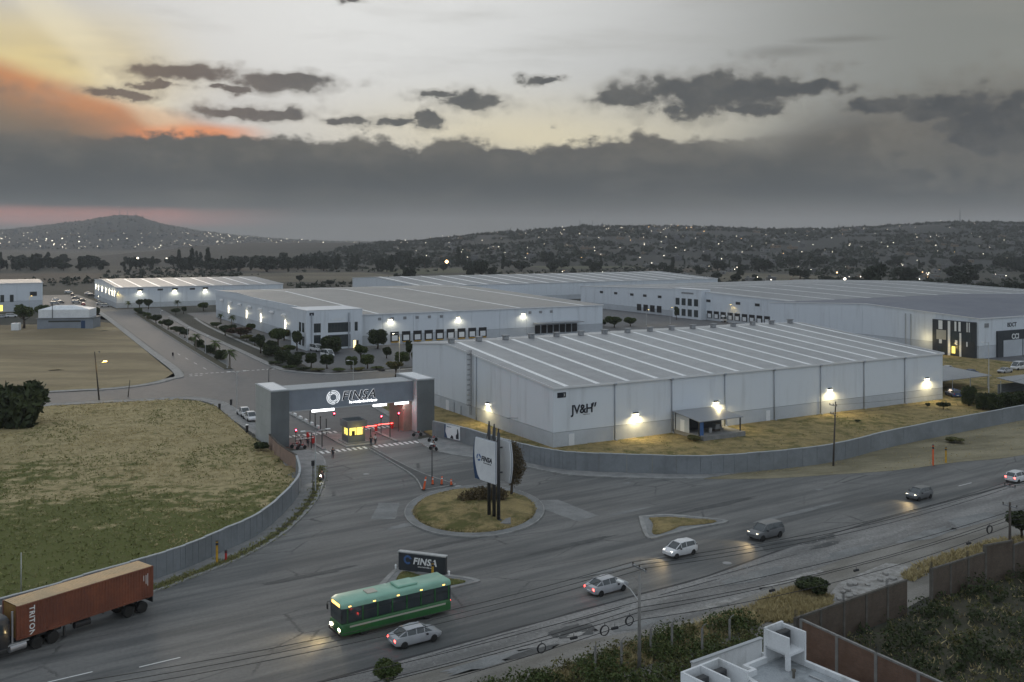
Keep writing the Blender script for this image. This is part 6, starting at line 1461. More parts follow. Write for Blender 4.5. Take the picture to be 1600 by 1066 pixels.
for i, (p, a, lb, lit, rider) in enumerate(((at(503, 752), -1.7, 'motorbike with bright headlight coming round the left kerb', True, 'dark clad rider on the motorbike with the bright headlight'), (at(677, 704, .13), -.6, 'motorbike with rider on the right pavement near the gate', False, 'rider in dark clothes on the motorbike of the right pavement'), (W(-36.4, 21.0, .02), .4, 'motorbike standing at the left gate tower', False, None), (W(-36.0, 19.4, .02), .6, 'motorbike parked just before the left gate tower', False, None), (at(652, 682, .13), .3, 'motorbike parked on the pavement beside the right tower', False, None), (at(676, 690, .13), .5, 'motorbike parked against the grey wall near the right tower', False, None))):
    motorbike(p, a, lb, lit)
    if rider: person(p + Vector((-.15 * math.cos(a), -.15 * math.sin(a), 0)), a, rider, 'cloth_dark', True)

# ================================================================== STREET FURNITURE
def street_lamp(p, h, label, ang=0.0, arms=1, reach=1.6, m_='galv', lit=None, power=0, gang=None):
    t = thing('street_lamp', label, 'street lamp', p, ang, gang)
    MB().lathe([(.22, 0), (.22, .06), (.11, .12), (.10, .5), (.055, h), (.02, h + .05)], n=10).build('pole', M[m_], t, False)
    for k in range(arms):
        s = 1 if k == 0 else -1; a = MB(); a.path([(0, 0, h - .25), (s * reach * .4, 0, h + .05), (s * reach, 0, h + .12)], [.045, .04, .035], 7); a.build('arm', M[m_], t)
        b = MB(); b.bbox(min(s * (reach - .1), s * (reach + .55)), max(s * (reach - .1), s * (reach + .55)), -.14, .14, h + .06, h + .18, .03); hd = b.build('lamp_head', M['letter_white' if m_ == 'galv' else 'steel_dark'], t)
        if lit: MB().box(min(s * reach, s * (reach + .45)), max(s * reach, s * (reach + .45)), -.10, .10, h + .03, h + .058).build('lens', M[lit], hd); lamp(t, (s * (reach + .2), 0, h - .15), power, (1, .7, .22), 'SPOT', 150)
    return t
street_lamp(at(493, 770), 8.3, 'tall white double armed street lamp on the left pavement before the gate', GA, 2, 1.5)
street_lamp(at(370, 645, .12), 8.0, 'white street lamp beside the two parked pickups', GA, 2, 1.3)
street_lamp(at(552, 618), 7.6, 'white street lamp standing behind the gate beam', GA + 3.14, 1, 1.0)
street_lamp(at(420, 601), 3.6, 'short dark post lamp on the plaza behind the left tower', GA, 1, .3, 'steel_dark')
street_lamp(at(624, 586), 10.4, 'tall white street lamp in front of the loading docks', GA + 3.14, 1, 1.4, 'galv', 'g_wall', 1100)
street_lamp(at(1545, 634), 13.0, 'tall pale street lamp in the hedge at the right', GA + 3.14, 1, 1.8, 'galv')
street_lamp(at(1464, 622), 3.6, 'small lit post lamp at the right end of the white warehouse', GA, 1, .4, 'galv', 'g_wall', 60)
for i, (x, y, h) in enumerate(((355, 575, 4.2), (321, 552, 5.0), (293, 535, 4.8), (251, 505, 5.0), (234, 496, 5.2))): street_lamp(at(x, y, .2), h, 'slim pale post in the avenue median, %s from the gate' % ORD[i], GA, 1, .35, 'galv', None, 0, 'posts of the avenue median')
for i, (x, y, h) in enumerate(((1047, 506, 6.5), (1139, 505, 7.5), (1010, 508, 6))): street_lamp(at(x, y), h, 'lit yellow lamp in the far truck yard, %s' % ('left of the white van', 'right of the white van', 'by the bushes')[i], GA, 1, .8, 'galv', 'g_sodium', 150)
street_lamp(at(150, 486), 7.0, 'lit lamp over the far left car park', GA, 1, .8, 'galv', 'g_wall', 400); street_lamp(at(182, 482), 8.0, 'lit yellow lamp at the near corner of the far pale warehouse', GA, 1, .6, 'galv', 'g_sodium', 300); street_lamp(at(313, 475), 8.5, 'lit lamp before the far pale warehouse', GA, 1, .6, 'galv', 'g_sodium', 200)
street_lamp(at(46, 494), 9.0, 'lit orange lamp behind the leafy tree at the far left', GA, 1, .6, 'galv', 'g_sodium', 400)
# camera / lamp post on the splitter nose
t = thing('camera_post', 'dark slender post with a small white camera on the gate splitter', 'post', at(675, 757, .14)); MB().lathe([(.2, 0), (.2, .05), (.08, .1), (.06, 5.5)], n=10).build('pole', M['steel_dark'], t); MB().bbox(-.3, .2, -.12, .12, 5.5, 5.72, .04).build('camera', M['letter_white'], t)
# delineators and cones
for i, (x, y, h, lean, lb) in enumerate(((662, 765, 1.7, .18, 'tall leaning red marker at the tip of the gate splitter'), (676, 757, 1.0, 0, 'red marker at the foot of the camera post'), (690, 757, 1.1, .05, 'red marker right of the camera post'), (705, 758, .8, 0, 'shortest red marker at the right end of the splitter'))):
    t = thing('road_marker', lb, 'road marker', at(x, y, .15)); mb = MB(); mb.loft([[(r * math.cos(a) + lean * z, r * math.sin(a), z) for a in np.arange(0, 6.28, .785)] for r, z in ((.16, .06), (.13, h * .5), (.10, h))]); mb.build('body', M['orange'], t); MB().bbox(-.25, .25, -.25, .25, 0, .06, .02).build('base', M['black'], t)
    z = h * .7; mb = MB(); mb.loft([[(r * math.cos(a) + lean * zz, r * math.sin(a), zz) for a in np.arange(0, 6.28, .785)] for r, zz in ((.125, z), (.12, z + h * .12))]); mb.build('band', M['letter_white'], t)
def marker_post(x, y, h, m_, lb, z=.12):
    t = thing('marker_post', lb, 'post', at(x, y, z)); MB().lathe([(.13, -.02), (.12, h), (.06, h + .06)], n=10).build('shaft', M[m_], t); MB().lathe([(.135, h * .82), (.135, h * .93)], n=10).build('band', M['ink'], t); MB().lathe([(.15, h - .02), (.16, h + .04), (.08, h + .12)], n=10).build('cap', M['steel_dark'], t)
marker_post(339, 880, 2.3, 'yellow_paint', 'yellow marker post beside the left grey wall'); marker_post(353, 876, 1.0, 'red_paint', 'short red marker post beside the left grey wall')
marker_post(676, 908, 1.8, 'yellow_paint', 'yellow marker post in front of the slate sign', .2); marker_post(1458, 727, 3.0, 'orange', 'orange marker post on the dirt verge, left of the pair', .02); marker_post(1478, 723, 2.3, 'yellow_paint', 'yellow marker post on the dirt verge, right of the pair', .02)
def litter_bin(x, y, h, lb, m_='black', top='black'):
    t = thing('litter_bin', lb, 'bin', at(x, y, .12)); MB().lathe([(.22, 0), (.26, h * .85)], n=12).build('body', M[m_], t); MB().lathe([(.28, h * .85), (.29, h * .93), (.1, h)], n=12).build('lid', M[top], t)
litter_bin(343, 640, 1.2, 'black bin on the left pavement at the road bend'); litter_bin(386, 676, 1.5, 'dark bin with white lid near the left gate tower', 'black', 'letter_white'); litter_bin(361, 633, 1.2, 'black bin across the pavement from the pickups'); litter_bin(270, 556, 1.0, 'dark bin on the avenue lane edge')
t = thing('traffic_signal_post', 'dark signal post in front of the white double armed lamp', 'traffic light', at(489, 766, .12)); MB().tube((0, 0, 0), (0, 0, 3.6), .07).build('pole', M['steel_dark'], t); MB().bbox(-.2, .2, -.18, .18, 3.3, 4.0, .04).build('housing', M['black'], t)
# covers in the carriageway
for i, (x, y) in enumerate(((572, 741), (716, 760), (1136, 880))):
    t = thing('manhole_cover', 'round manhole cover %s' % ('in the lane before the gate', 'between splitter and roundabout', 'in the main road below the small island')[i], 'cover', at(x, y, .012)); MB().lathe([(.42, 0), (.42, .012), (.38, .016)], n=18).build('lid', M['steel'], t); MB().lathe([(.52, -.01), (.52, .006)], n=18).build('rim', M['concrete'], t)

# ================================================================== POLES AND WIRES
def utility_pole(p, h, label, ang, arms=((-.2, 1.0),), m_='concrete_pole', r=.16, lamp_arm=None, lit=None, lean=0.0):
    t = thing('utility_pole', label, 'utility pole', p, ang)
    mb = MB(); mb.path([(0, 0, -.1), (lean * .5, 0, h * .5), (lean, 0, h)], [r, r * .82, r * .6], 10); mb.build('pole', M[m_], t, True)
    for dz, half in arms:
        ar = MB().box(-.06, .06, -half, half, h + dz - .06, h + dz + .06).build('cross_arm', M['steel'], t)
        for s in (-1, 0, 1): MB().lathe([(.03, .06), (.07, .12), (.05, .17), (.07, .22), (.02, .28)], (0, s * half * .93, h + dz), 8).build('insulator', M['wood'], ar)
    if lamp_arm:
        z, ox, oy = lamp_arm; a = MB(); a.path([(0, 0, z), (ox * .5, oy * .5, z + .7), (ox, oy, z + 1.0)], [.04, .035, .03], 6); a.build('lamp_arm', M['galv'], t)
        d = Vector((ox, oy, 0)).normalized(); b = MB(); b.bbox(-.1, .55, -.16, .16, -.08, .09, .04); hd = b.build('lamp_head', M['letter_white'] if not lit else M[lit], t, loc=(ox, oy, z + 1.0), rz=math.atan2(oy, ox))
        if lit: lamp(t, (ox, oy, z + .7), 260, (1, .7, .15), 'POINT', size=.15)
    return t
PA, PB = at(999, 1052), at(1578, 895); dirn = (PB - PA).normalized(); pang = math.atan2(dirn.y, dirn.x); perp = Vector((-dirn.y, dirn.x, 0)); PC = PA - dirn * 47; PD = PB + dirn * 47
HA, HB = 8.0, 7.2
utility_pole(PA, HA, 'concrete pole with street light in the bushes beside the main road', pang, ((.25, .9),), lamp_arm=(5.6, -.3, 1.9))
utility_pole(PB, HB, 'dark pole with bare cross arm beside the brick wall at the right', pang, ((-.4, .8), (1.6, .6)), m_='wood', r=.17)
t = bpy.data.objects[-1] if False else None
utility_pole(at(1302, 728), 9.6, 'slim dark pole with wires in front of the long grey wall', GA, ((-.5, .7), (-1.8, .5)), 'wood', .15, lean=.5)
utility_pole(at(155, 625), 10.3, 'dark leaning pole with lit yellow lamp between the two fields', GA, ((-.2, .5),), 'wood', .17, (7.2, .9, -.5), 'g_sodium', -.9)
utility_pole(at(200, 620), 3.6, 'short leaning bare post beside the side road on the left', GA, (), 'wood', .12, lean=.4)
utility_pole(at(33, 940), 4.6, 'thin pale post behind the wall next to the container lorry', GA, (), 'galv', .06)
def wire(a, b, sag, r, label, n=18):
    pts = []
    for k in range(n + 1):
        t = k / n; p = a.lerp(b, t); p.z -= sag * 4 * t * (1 - t); pts.append(p)
    mb = MB(); mb.path(pts, r, 5); return tag(mb.build('power_line', M['black']), label, 'wire')
up = Vector((0, 0, 1))
for i, o_ in enumerate((.85, 0, -.85)):
    nm = ('nearest the road', 'in the middle', 'farthest from the road')[i]
    arm = PA + perp * o_ + up * (HA + .5)
    wire(arm, PB + perp * o_ * .7 + up * (HB + 1.85), .9, .022, 'overhead wire right of the concrete pole, %s of the top three' % nm)
    wire(PC + perp * o_ + up * 8.4, arm, .9, .022, 'overhead wire left of the concrete pole, %s of the top three' % nm)
    wire(PB + perp * o_ * .7 + up * (HB + 1.85), PD + perp * o_ + up * 8.4, .9, .022, 'overhead wire beyond the dark right pole, %s of three' % nm)
for i, (z, o_, sag) in enumerate(((5.6, .12, .6), (5.2, -.1, .9), (4.7, .15, .7), (4.2, 0, 1.1))):
    wire(PA + perp * o_ + up * z, PB + perp * o_ + up * (z + .6), sag, .028, 'slack cable between the concrete pole and the dark pole, %s from the top' % ORD[i])
    wire(PC + perp * o_ + up * z, PA + perp * o_ + up * z, sag, .028, 'slack cable running left from the concrete pole, %s from the top' % ORD[i])
    wire(PB + perp * o_ + up * (z + .6), PD + perp * o_ + up * z, sag, .028, 'slack cable beyond the dark right pole, %s from the top' % ORD[i])
PR = at(1302, 728)
for i, z in enumerate((9.2, 7.9)): wire(PR + Vector((.4, 0, z)), PR + GU * 55 + GV * 2 + up * (z + .4), .8, .018, 'thin wire from the slim pole along the grey wall, %s' % ('upper', 'lower')[i])
def coil(p, r, label):
    t = thing('cable_coil', label, 'cable coil', p, pang); mb = MB()
    for q in (0, .05, -.04): mb.path([(r * math.cos(a) * (1 + q), q, r * math.sin(a)) for a in np.linspace(0, 6.283, 22)], .03, 5)
    mb.build('loop', M['black'], t); mb = MB(); mb.tube((0, 0, r), (0, 0, r + .25), .02, n=5); mb.build('tie', M['steel_dark'], t)
for i, (f, z) in enumerate(((-.02, 4.3), (-.07, 4.0), (-.19, 3.8), (.93, 4.9))):
    p = PA.lerp(PB, f) if f > 0 else PA + dirn * 47 * f; coil(p + up * z, (.36, .38, .34, .4)[i], 'coil of black cable %s' % ('hung right at the concrete pole', 'just left of the concrete pole', 'farther left of the concrete pole', 'next to the dark right pole')[i])
for i, f in enumerate((-.05, -.13, .30, .52, .86)):
    p = (PA.lerp(PB, f) if f > 0 else PA + dirn * 47 * f) + up * 4.0; t = thing('splice_box', 'black cable splice box %s' % ('beside the concrete pole', 'left of the concrete pole', 'a third of the way to the dark pole', 'half way to the dark pole', 'close to the dark pole')[i], 'splice box', p, pang); MB().lathe([(.03, -.35), (.11, -.28), (.11, .28), (.03, .35)], (0, 0, 0), 10, 'x').build('body', M['black'], t); MB().tube((0, 0, .1), (0, 0, .35), .02, n=5).build('hanger', M['steel_dark'], t)

# ================================================================== LOWER RIGHT CORNER: house, brick plot, roadside bushes
def brick_mat(key, c1, c2, mortar):
    m = mat(key, c1, .92); t = NT(m.node_tree); b = t.n['Principled BSDF']; tc = t.add('ShaderNodeTexCoord'); br = t.add('ShaderNodeTexBrick')
    sp = t.add('ShaderNodeSeparateXYZ'); t.link(tc.outputs['Object'], sp.inputs[0]); t.link(t.xyz(sp.outputs[0], sp.outputs[2], 0.0), br.inputs['Vector'])
    br.inputs['Scale'].default_value = 1.0; br.inputs['Brick Width'].default_value = .26; br.inputs['Row Height'].default_value = .08; br.inputs['Mortar Size'].default_value = .012
    br.inputs['Color1'].default_value = (*c1, 1); br.inputs['Color2'].default_value = (*c2, 1); br.inputs['Mortar'].default_value = (*mortar, 1)
    st = t.step(t.noise(tc.outputs['Object'], .7, 5, .6), .4, .7); t.link(t.mix(t.math('MULTIPLY', st, .6), br.outputs[0], tuple(x * .45 for x in c1)), b.inputs['Base Color'])
    bp = t.add('ShaderNodeBump'); bp.inputs['Strength'].default_value = .5; bp.inputs['Distance'].default_value = .03; bp.invert = True; t.link(br.outputs['Fac'], bp.inputs['Height']); t.link(bp.outputs[0], b.inputs['Normal'])
brick_mat('brick_red', (.22, .12, .078), (.16, .088, .058), (.16, .13, .11)); brick_mat('brick_old', (.135, .098, .07), (.10, .074, .055), (.11, .095, .08))
def brick_wall(pts, h, label, m_, col_every=3.2, tops=None):
    root = thing('brick_wall', label, 'wall', Vector((pts[0][0], pts[0][1], 0)))
    for i in range(len(pts) - 1):
        a, b = Vector((*pts[i], 0)), Vector((*pts[i + 1], 0)); ln = (b - a).length; ang = math.atan2((b - a).y, (b - a).x); n = max(1, round(ln / col_every)); hh = tops[i] if tops else h
        for k in range(n):
            s0 = ln * k / n; p = a.lerp(b, k / n) - Vector((*pts[0], 0)); seg = ln / n
            hk = hh
            MB().box(.13, seg - .13, -.07, .07, 0, hk).build('brick_panel', M[m_], root, loc=p, rz=ang); MB().box(-.13, .13, -.13, .13, 0, hh + .12).build('column', M['old_concrete' if m_ == 'brick_old' else 'concrete_pole'], root, loc=p, rz=ang)
            MB().box(.131, seg - .131, -.10, .10, hk, hk + .14).build('bond_beam', M['old_concrete' if m_ == 'brick_old' else 'concrete_pole'], root, loc=p, rz=ang)
            if (k + i) % 2 == 0:
                rb = MB(); [rb.tube((dx, dy, hh + .12), (dx + .02, dy, hh + .75), .018, n=4) for dx in (-.07, .07) for dy in (-.07, .07)]; rb.build('rebar', M['steel_dark'], root, loc=p, rz=ang)
    return root
brick_wall([(23.2, 78.5), (36.0, 87.4)], 3.0, 'old brick wall along the roadside in front of the overgrown plot', 'brick_old', tops=[3.0])
brick_wall([(39.4, 90.2), (46.8, 95.0), (50.4, 96.6), (72, 111)], 3.1, 'taller old brick wall beyond the plot entrance at the right edge', 'brick_old', tops=[3.0, 3.7, 3.2])
brick_wall([(23.6, 78.2), (29.1, 68.6), (34, 60)], 3.0, 'red brick wall with concrete columns between house and overgrown plot', 'brick_red')
PLOT = V2([(23.8, 78.3), (36, 87.0), (39.5, 89.9), (47, 94.5), (72, 110.5), (110, 120), (110, 45), (36, 55)])
clean_poly('plot_ground', PLOT, 0.02, M['soil'])
clean_poly('bank', [p for p in SHO if p.x > -40 and p.x < 90] + V2([(72, 111.5), (47, 96), (39, 91), (36, 88.2), (23, 79.2), (19, 74), (8, 66), (-30, 48)]), 0.006, M['dust'])
clean_poly('rubble_patch', PX([(1288, 940), (1310, 912), (1350, 894), (1385, 880), (1425, 884), (1420, 905), (1380, 925), (1340, 950), (1305, 962)]), .03, M['rubble'])
def undergrowth(name, pts, hs, m_, label, leaf=.16, per=40):
    c = np.repeat(pts, per, 0); n = len(c); h = np.repeat(hs, per); d = nrng.normal(size=(n, 3)); d /= np.linalg.norm(d, axis=1)[:, None]; r = (.45 + .55 * nrng.random(n)) * h * .55
    c = c + d * r[:, None] * np.array([1.1, 1.1, .8]) + np.c_[np.zeros((n, 2)), h * .5]; a = nrng.normal(size=(n, 3)); a /= np.linalg.norm(a, axis=1)[:, None]; b = np.cross(a, nrng.normal(size=(n, 3))); b /= np.linalg.norm(b, axis=1)[:, None]; s = leaf * (.6 + .8 * nrng.random((n, 1)))
    v = np.stack([c - a * s, c + b * s * .5, c + a * s, c - b * s * .5], 1).reshape(-1, 3); return tag(put(name, raw_mesh(name, v, np.arange(n * 4).reshape(n, 4), M[m_])), label, 'undergrowth', kind='stuff')
pp = scatter(PLOT, 4600); pp = pp[(pp[:, 0] < 80)]; nz_ = np.array([mnoise.noise(Vector((p[0] * .2, p[1] * .2, 3))) for p in pp])
undergrowth('undergrowth', pp[nz_ > -.05], nrng.uniform(.6, 2.3, int((nz_ > -.05).sum())), 'leaf_dark', 'dark tangled undergrowth filling the walled brick plot', .15, 45)
undergrowth('undergrowth', pp[nz_ <= -.05], nrng.uniform(.3, 1.1, int((nz_ <= -.05).sum())), 'leaf_olive', 'drier olive weeds among the undergrowth of the brick plot', .12, 26)
tufts('dry_grass', scatter(PLOT, 9000, .03)[:5000], .35, .10, M['grass_straw'], 'straw coloured weeds inside the brick plot', 'grass')
BANK = V2([(-2, 72.5), (3.5, 77.5), (9, 82), (16.5, 86), (24, 92), (30, 97.2), (38, 102.5), (60, 117.5), (58, 104), (47, 97), (38, 91.2), (35.5, 88.3), (22.8, 79.2), (18.5, 74), (9, 67.5), (0, 62)])
bk = np.concatenate([scatter(PX(q), n_, .03) for q, n_ in (([(1185, 940), (1250, 916), (1300, 934), (1296, 964), (1245, 974), (1190, 972)], 5200), ([(1405, 902), (1436, 880), (1545, 846), (1600, 838), (1600, 862), (1550, 864), (1460, 890), (1425, 912)], 7000), ([(830, 1066), (1000, 1002), (1190, 944), (1200, 972), (1100, 1010), (940, 1066)], 9000))])
tufts('dry_grass', bk, .38, .11, M['grass_straw'], 'tall dry grass on the roadside bank before the house and brick wall', 'grass')
BUSH = V2([(-3, 70.5), (1, 74), (8, 79.3), (15, 83.5), (21, 85), (22, 80), (17.5, 74.5), (9, 68.5), (0, 63.5)])
bu = scatter(BUSH, 1100); bu = bu[np.array([mnoise.noise(Vector((p[0] * .35, p[1] * .35, 5))) for p in bu]) > -.05]; undergrowth('undergrowth', bu, nrng.uniform(.7, 2.1, len(bu)), 'leaf_mid', 'green roadside bushes in a strip before the white house', .13, 60)
bu = scatter(BUSH, 700); undergrowth('undergrowth', bu, nrng.uniform(.6, 1.5, len(bu)), 'leaf_olive', 'yellowing weeds among the roadside bushes', .12, 40)
shrub(at(1270, 930), 1.9, 3.6, 'dark', 'dark round bush on the bank beside the pale rubble', cat='bush', name='bush'); shrub(at(1597, 842), 3.4, 3.6, 'dark', 'dark bush at the right picture edge beside the pole', cat='bush', name='bush'); shrub(at(607, 1075), 2.2, 2.6, 'mid', 'green bush at the bottom picture edge', cat='bush', name='bush')
for i, (x, y) in enumerate(((1017, 1030), (1050, 1022), (1097, 1030), (1140, 1015), (930, 1060), (971, 1052))):
    t = thing('fence_post', 'grey concrete fence post in the roadside bushes, %s from the left' % ORD[[2, 3, 4, 5, 0, 1][i]], 'post', at(x, y), pang); MB().obox((0, 0, 0), .14, .14, 2.5).build('shaft', M['concrete_pole'], t); MB().path([(0, 0, 2.5), (.1, -.1, 2.75), (.3, -.2, 2.9)], .04, 5).build('tip', M['concrete_pole'], t)
for i in range(26):
    x, y = rnd.uniform(1298, 1412), 0; y = rnd.uniform(0, 42) + 918 - (x - 1298) * .24; t = thing('rubble_block', 'pale broken block in the rubble heap by the brick wall', 'rubble', at(x, y, .02), rnd.uniform(0, 3), 'blocks of the rubble heap'); MB().bbox(-.3 * rnd.uniform(.6, 1.4), .3, -.2, .22, 0, .25 * rnd.uniform(.6, 1.3), .06).build('block', M['rubble'], t)
# potholes and loose stones on the worn lane
st = scatter(SEAM[6:-8] + list(reversed(SHO[8:-8])), 5000, .01); V = []; 
mb = MB()
for x, y, z in st[:2600]:
    r = rnd.uniform(.03, .11); mb.add([(x + r, y, z), (x, y + r, z), (x - r, y, z), (x, y - r, z), (x, y, z + r * .8)], [(0, 1, 4), (1, 2, 4), (2, 3, 4), (3, 0, 4)])
tag(mb.build('gravel', M['rubble']), 'loose stones and gravel scattered over the worn lane', 'gravel', kind='stuff')
PATCH_N = []
def puddle_patch(x, y, rx, ry, m_):
    PATCH_N.append(1)
    c = at(x, y); rr = random.Random(int(x) + int(y)); pts = []
    for k in range(18): a = 6.283 * k / 18; q = rr.uniform(.65, 1.1); pts.append(Vector((c.x + rx * q * math.cos(a) * math.cos(ROAD) - ry * q * math.sin(a) * math.sin(ROAD), c.y + rx * q * math.cos(a) * math.sin(ROAD) + ry * q * math.sin(a) * math.cos(ROAD), 0)))
    clean_poly('asphalt_patch', pts, .018 + .0007 * len(PATCH_N), M[m_])
for q in ((1075, 918, 5, .12, 'joint_dark'), (1180, 884, 7, .10, 'joint_dark'), (930, 962, 4, .14, 'joint_dark'), (760, 1000, 6, .10, 'joint_dark'), (700, 850, 5, .5, 'asphalt_dark'), (900, 850, 7, .6, 'asphalt_dark'), (1120, 790, 8, .8, 'asphalt_dark'), (480, 900, 6, .6, 'asphalt_dark'), (980, 800, 4, .5, 'asphalt_pale'), (1250, 800, 9, .5, 'asphalt_pale'), (1000, 880, 9, .35, 'asphalt_pale'), (640, 820, 4, .8, 'asphalt_pale'), (885, 985, 2.2, .7, 'asphalt_dark'), (900, 992, 1.0, .4, 'rubble'), (1290, 852, 2.6, .6, 'asphalt_dark'), (1000, 975, 3.4, .7, 'asphalt_pale'), (1180, 900, 6, 1.1, 'asphalt_pale'), (1330, 862, 5, .9, 'asphalt_pale'), (1120, 945, 4, .5, 'rubble'), (1450, 836, 6, 1.2, 'asphalt_pale'), (760, 1035, 5, .8, 'asphalt_pale'), (1050, 985, 4, .5, 'rubble'), (830, 1020, 3, .5, 'asphalt_dark'), (1240, 905, 5, .6, 'rubble')): puddle_patch(*q)

# ---- the white flat roofed house
HC = Vector((17.9, 63.7, 0)); d1 = math.atan2(-.60, -.80)
hs = thing('white_house', 'white flat roofed house with raised air conditioner enclosures at the bottom edge', 'house', HC, d1)
# local x runs to the lower left along the road, local y to the lower right
ZR_ = 6.4
pbox(hs, 'wall', 'white_wall', 0, 22, 0, 12, 0, ZR_)
pbox(hs, 'roof_slab', 'roof_slab', .25, 5.9, .25, 11.8, ZR_, ZR_ + .08)
def para(x0, x1, y0, y1, h=.45, z=ZR_): return pbox(hs, 'parapet', 'white_wall', x0, x1, y0, y1, z, z + h)
para(1.75, 3.7, -.02, .22); para(3.7, 3.95, -.02, .95); para(3.951, 6.2, .70, .95); para(-.02, .22, 1.9, 12.02, .4)
# right enclosure: slabs round an open niche on one leg
e = pbox(hs, 'unit_enclosure', 'white_wall', -.10, 1.75, -.10, .06, ZR_ + .001, ZR_ + 2.3)
pbox(e, 'side_slab', 'white_wall', -.10, .06, .061, 1.85, ZR_ + .001, ZR_ + 2.2); pbox(e, 'side_slab', 'white_wall', 1.60, 1.75, .061, 1.85, ZR_ + 1.15, ZR_ + 2.2); pbox(e, 'leg', 'white_wall', 1.5, 1.76, 1.6, 1.86, ZR_ + .09, ZR_ + 1.149); pbox(e, 'floor', 'white_wall', .061, 1.599, .061, 1.8, ZR_ + .95, ZR_ + 1.1)
def ac_unit(x, y, z, lb):
    p = hs.matrix_basis @ Vector((x, y, z)); t = thing('air_conditioner', lb, 'air conditioner', HC + Matrix.Rotation(d1, 3, 'Z') @ Vector((x, y, z)), d1)
    MB().bbox(-.5, .5, -.24, .24, 0, 1.05, .04).build('casing', M['steel_dark'], t); mb = MB()
    for r in (.14, .26, .38): mb.path([(r * math.cos(a), .25, .5 + r * math.sin(a)) for a in np.linspace(0, 6.283, 18)], .012, 4)
    mb.build('fan_grille', M['black'], t); MB().path([(.42, 0, .2), (.55, .05, .1), (.6, .1, -.1)], .03, 5).build('pipe', M['galv'], t)
ac_unit(.85, .75, ZR_ + 1.101, 'black air conditioner in the right rooftop enclosure')
# left double enclosure
ZL = ZR_ + 1.9
for i, x in enumerate((6.9, 8.55, 10.1)): pbox(hs, 'unit_enclosure', 'white_wall', x, x + .14, .7, 2.9, ZR_, ZL - .25 * (i == 9))
pbox(hs, 'unit_enclosure', 'white_wall', 6.9, 10.24, .54, .699, ZR_, ZL); pbox(hs, 'enclosure_floor', 'white_wall', 7.041, 10.099, .701, 2.85, ZR_ + .2, ZR_ + .6)
ac_unit(7.8, 1.35, ZR_ + .601, 'black air conditioner in the right half of the double enclosure'); ac_unit(9.4, 1.35, ZR_ + .601, 'black air conditioner in the left half of the double enclosure')
mb = MB(); mb.loft([[(6.899, y, ZR_), (6.0, y, ZR_), (6.0, y, ZR_ + .3), (6.899, y, ZL)] for y in (2.6, 6)]); 
mb = MB(); mb.loft([[(6.05, .96, ZR_), (6.05, 6, ZR_), (6.05, 6, ZR_ + .7), (6.05, .96, ZR_ + 1.2)], [(6.89, .96, ZR_), (6.89, 6, ZR_), (6.89, 6, ZR_ + .75), (6.89, .96, ZL - .1)]]); fixn(mb.build('stair_head', M['white_wall'], hs))
pbox(hs, 'lower_wall', 'white_wall', 10.3, 20, -.05, .2, ZR_, ZR_ + 1.0)
gw = thing('garden_wall', 'tall white rendered garden wall between the bushes and the house', 'wall', Vector((19.0, 73.2, 0)), math.atan2(-4.2, -6.0)); pbox(gw, 'wall_panel', 'white_wall', 0, 7.4, -.1, .1, 0, 3.6); pbox(gw, 'coping', 'cap', -.05, 7.45, -.16, .16, 3.6, 3.7); pbox(gw, 'return_wall', 'white_wall', -.12, .12, .101, 6.0, 0, 2.6); pbox(gw, 'end_wall', 'white_wall', 7.401, 7.6, -.1, 5.0, 0, 2.2)

for i, (pts, lb) in enumerate((([(1.2, 3.0, 0), (1.2, 8.0, 0), (3.0, 8.2, 0), (3.0, 11, 0)], 'grey conduit'), ([(4.4, 1.4, 0), (4.4, 6.0, 0), (5.6, 6.1, 0)], 'thin pipe'))):
    MB().path([(x, y, ZR_ + .14) for x, y, z in pts], .045, 6).build('roof_pipe', M['galv'], hs)
for x, y in ((2.2, 2.6), (4.9, 3.4)): MB().lathe([(.09, .08), (.09, .5), (.14, .5), (.14, .62), (.02, .66)], (x, y, ZR_), 10).build('vent_pipe', M['old_concrete'], hs)
MB().bbox(2.6, 3.3, 5.0, 5.7, ZR_ + .08, ZR_ + .30, .03).build('roof_hatch', M['steel'], hs)

# ================================================================== PLANTING
def T(x, y, hp, wp, kind, label, fn=tree, stem=None, group=None, **kw):
    p = at(x, y); s = p.y / FOC
    if fn is tree: return tree(p, hp * s, wp * s, kind, label, group, stem=.32 if stem is None else stem, **kw)
    return fn(p, hp * s, wp * s, kind, label, group, **kw)
T(14, 668, 86, 110, 'dark', 'very large dark tree standing in the field at the left picture edge', stem=-.45)
T(-30, 668, 80, 90, 'dark', 'dark tree beyond the left picture edge beside the large one', stem=-.45)
T(37, 514, 42, 34, 'mid', 'leafy green tree left of the slate blue building', stem=.2); T(66, 500, 26, 24, 'mid', 'green tree half hidden behind the slate blue building', stem=.15); T(125, 508, 24, 18, 'dark', 'dark tree at the right end of the slate blue building', stem=.2)
T(152, 500, 22, 10, 'dark', 'slim dark tree near the flower bed of the far car park', stem=.3)
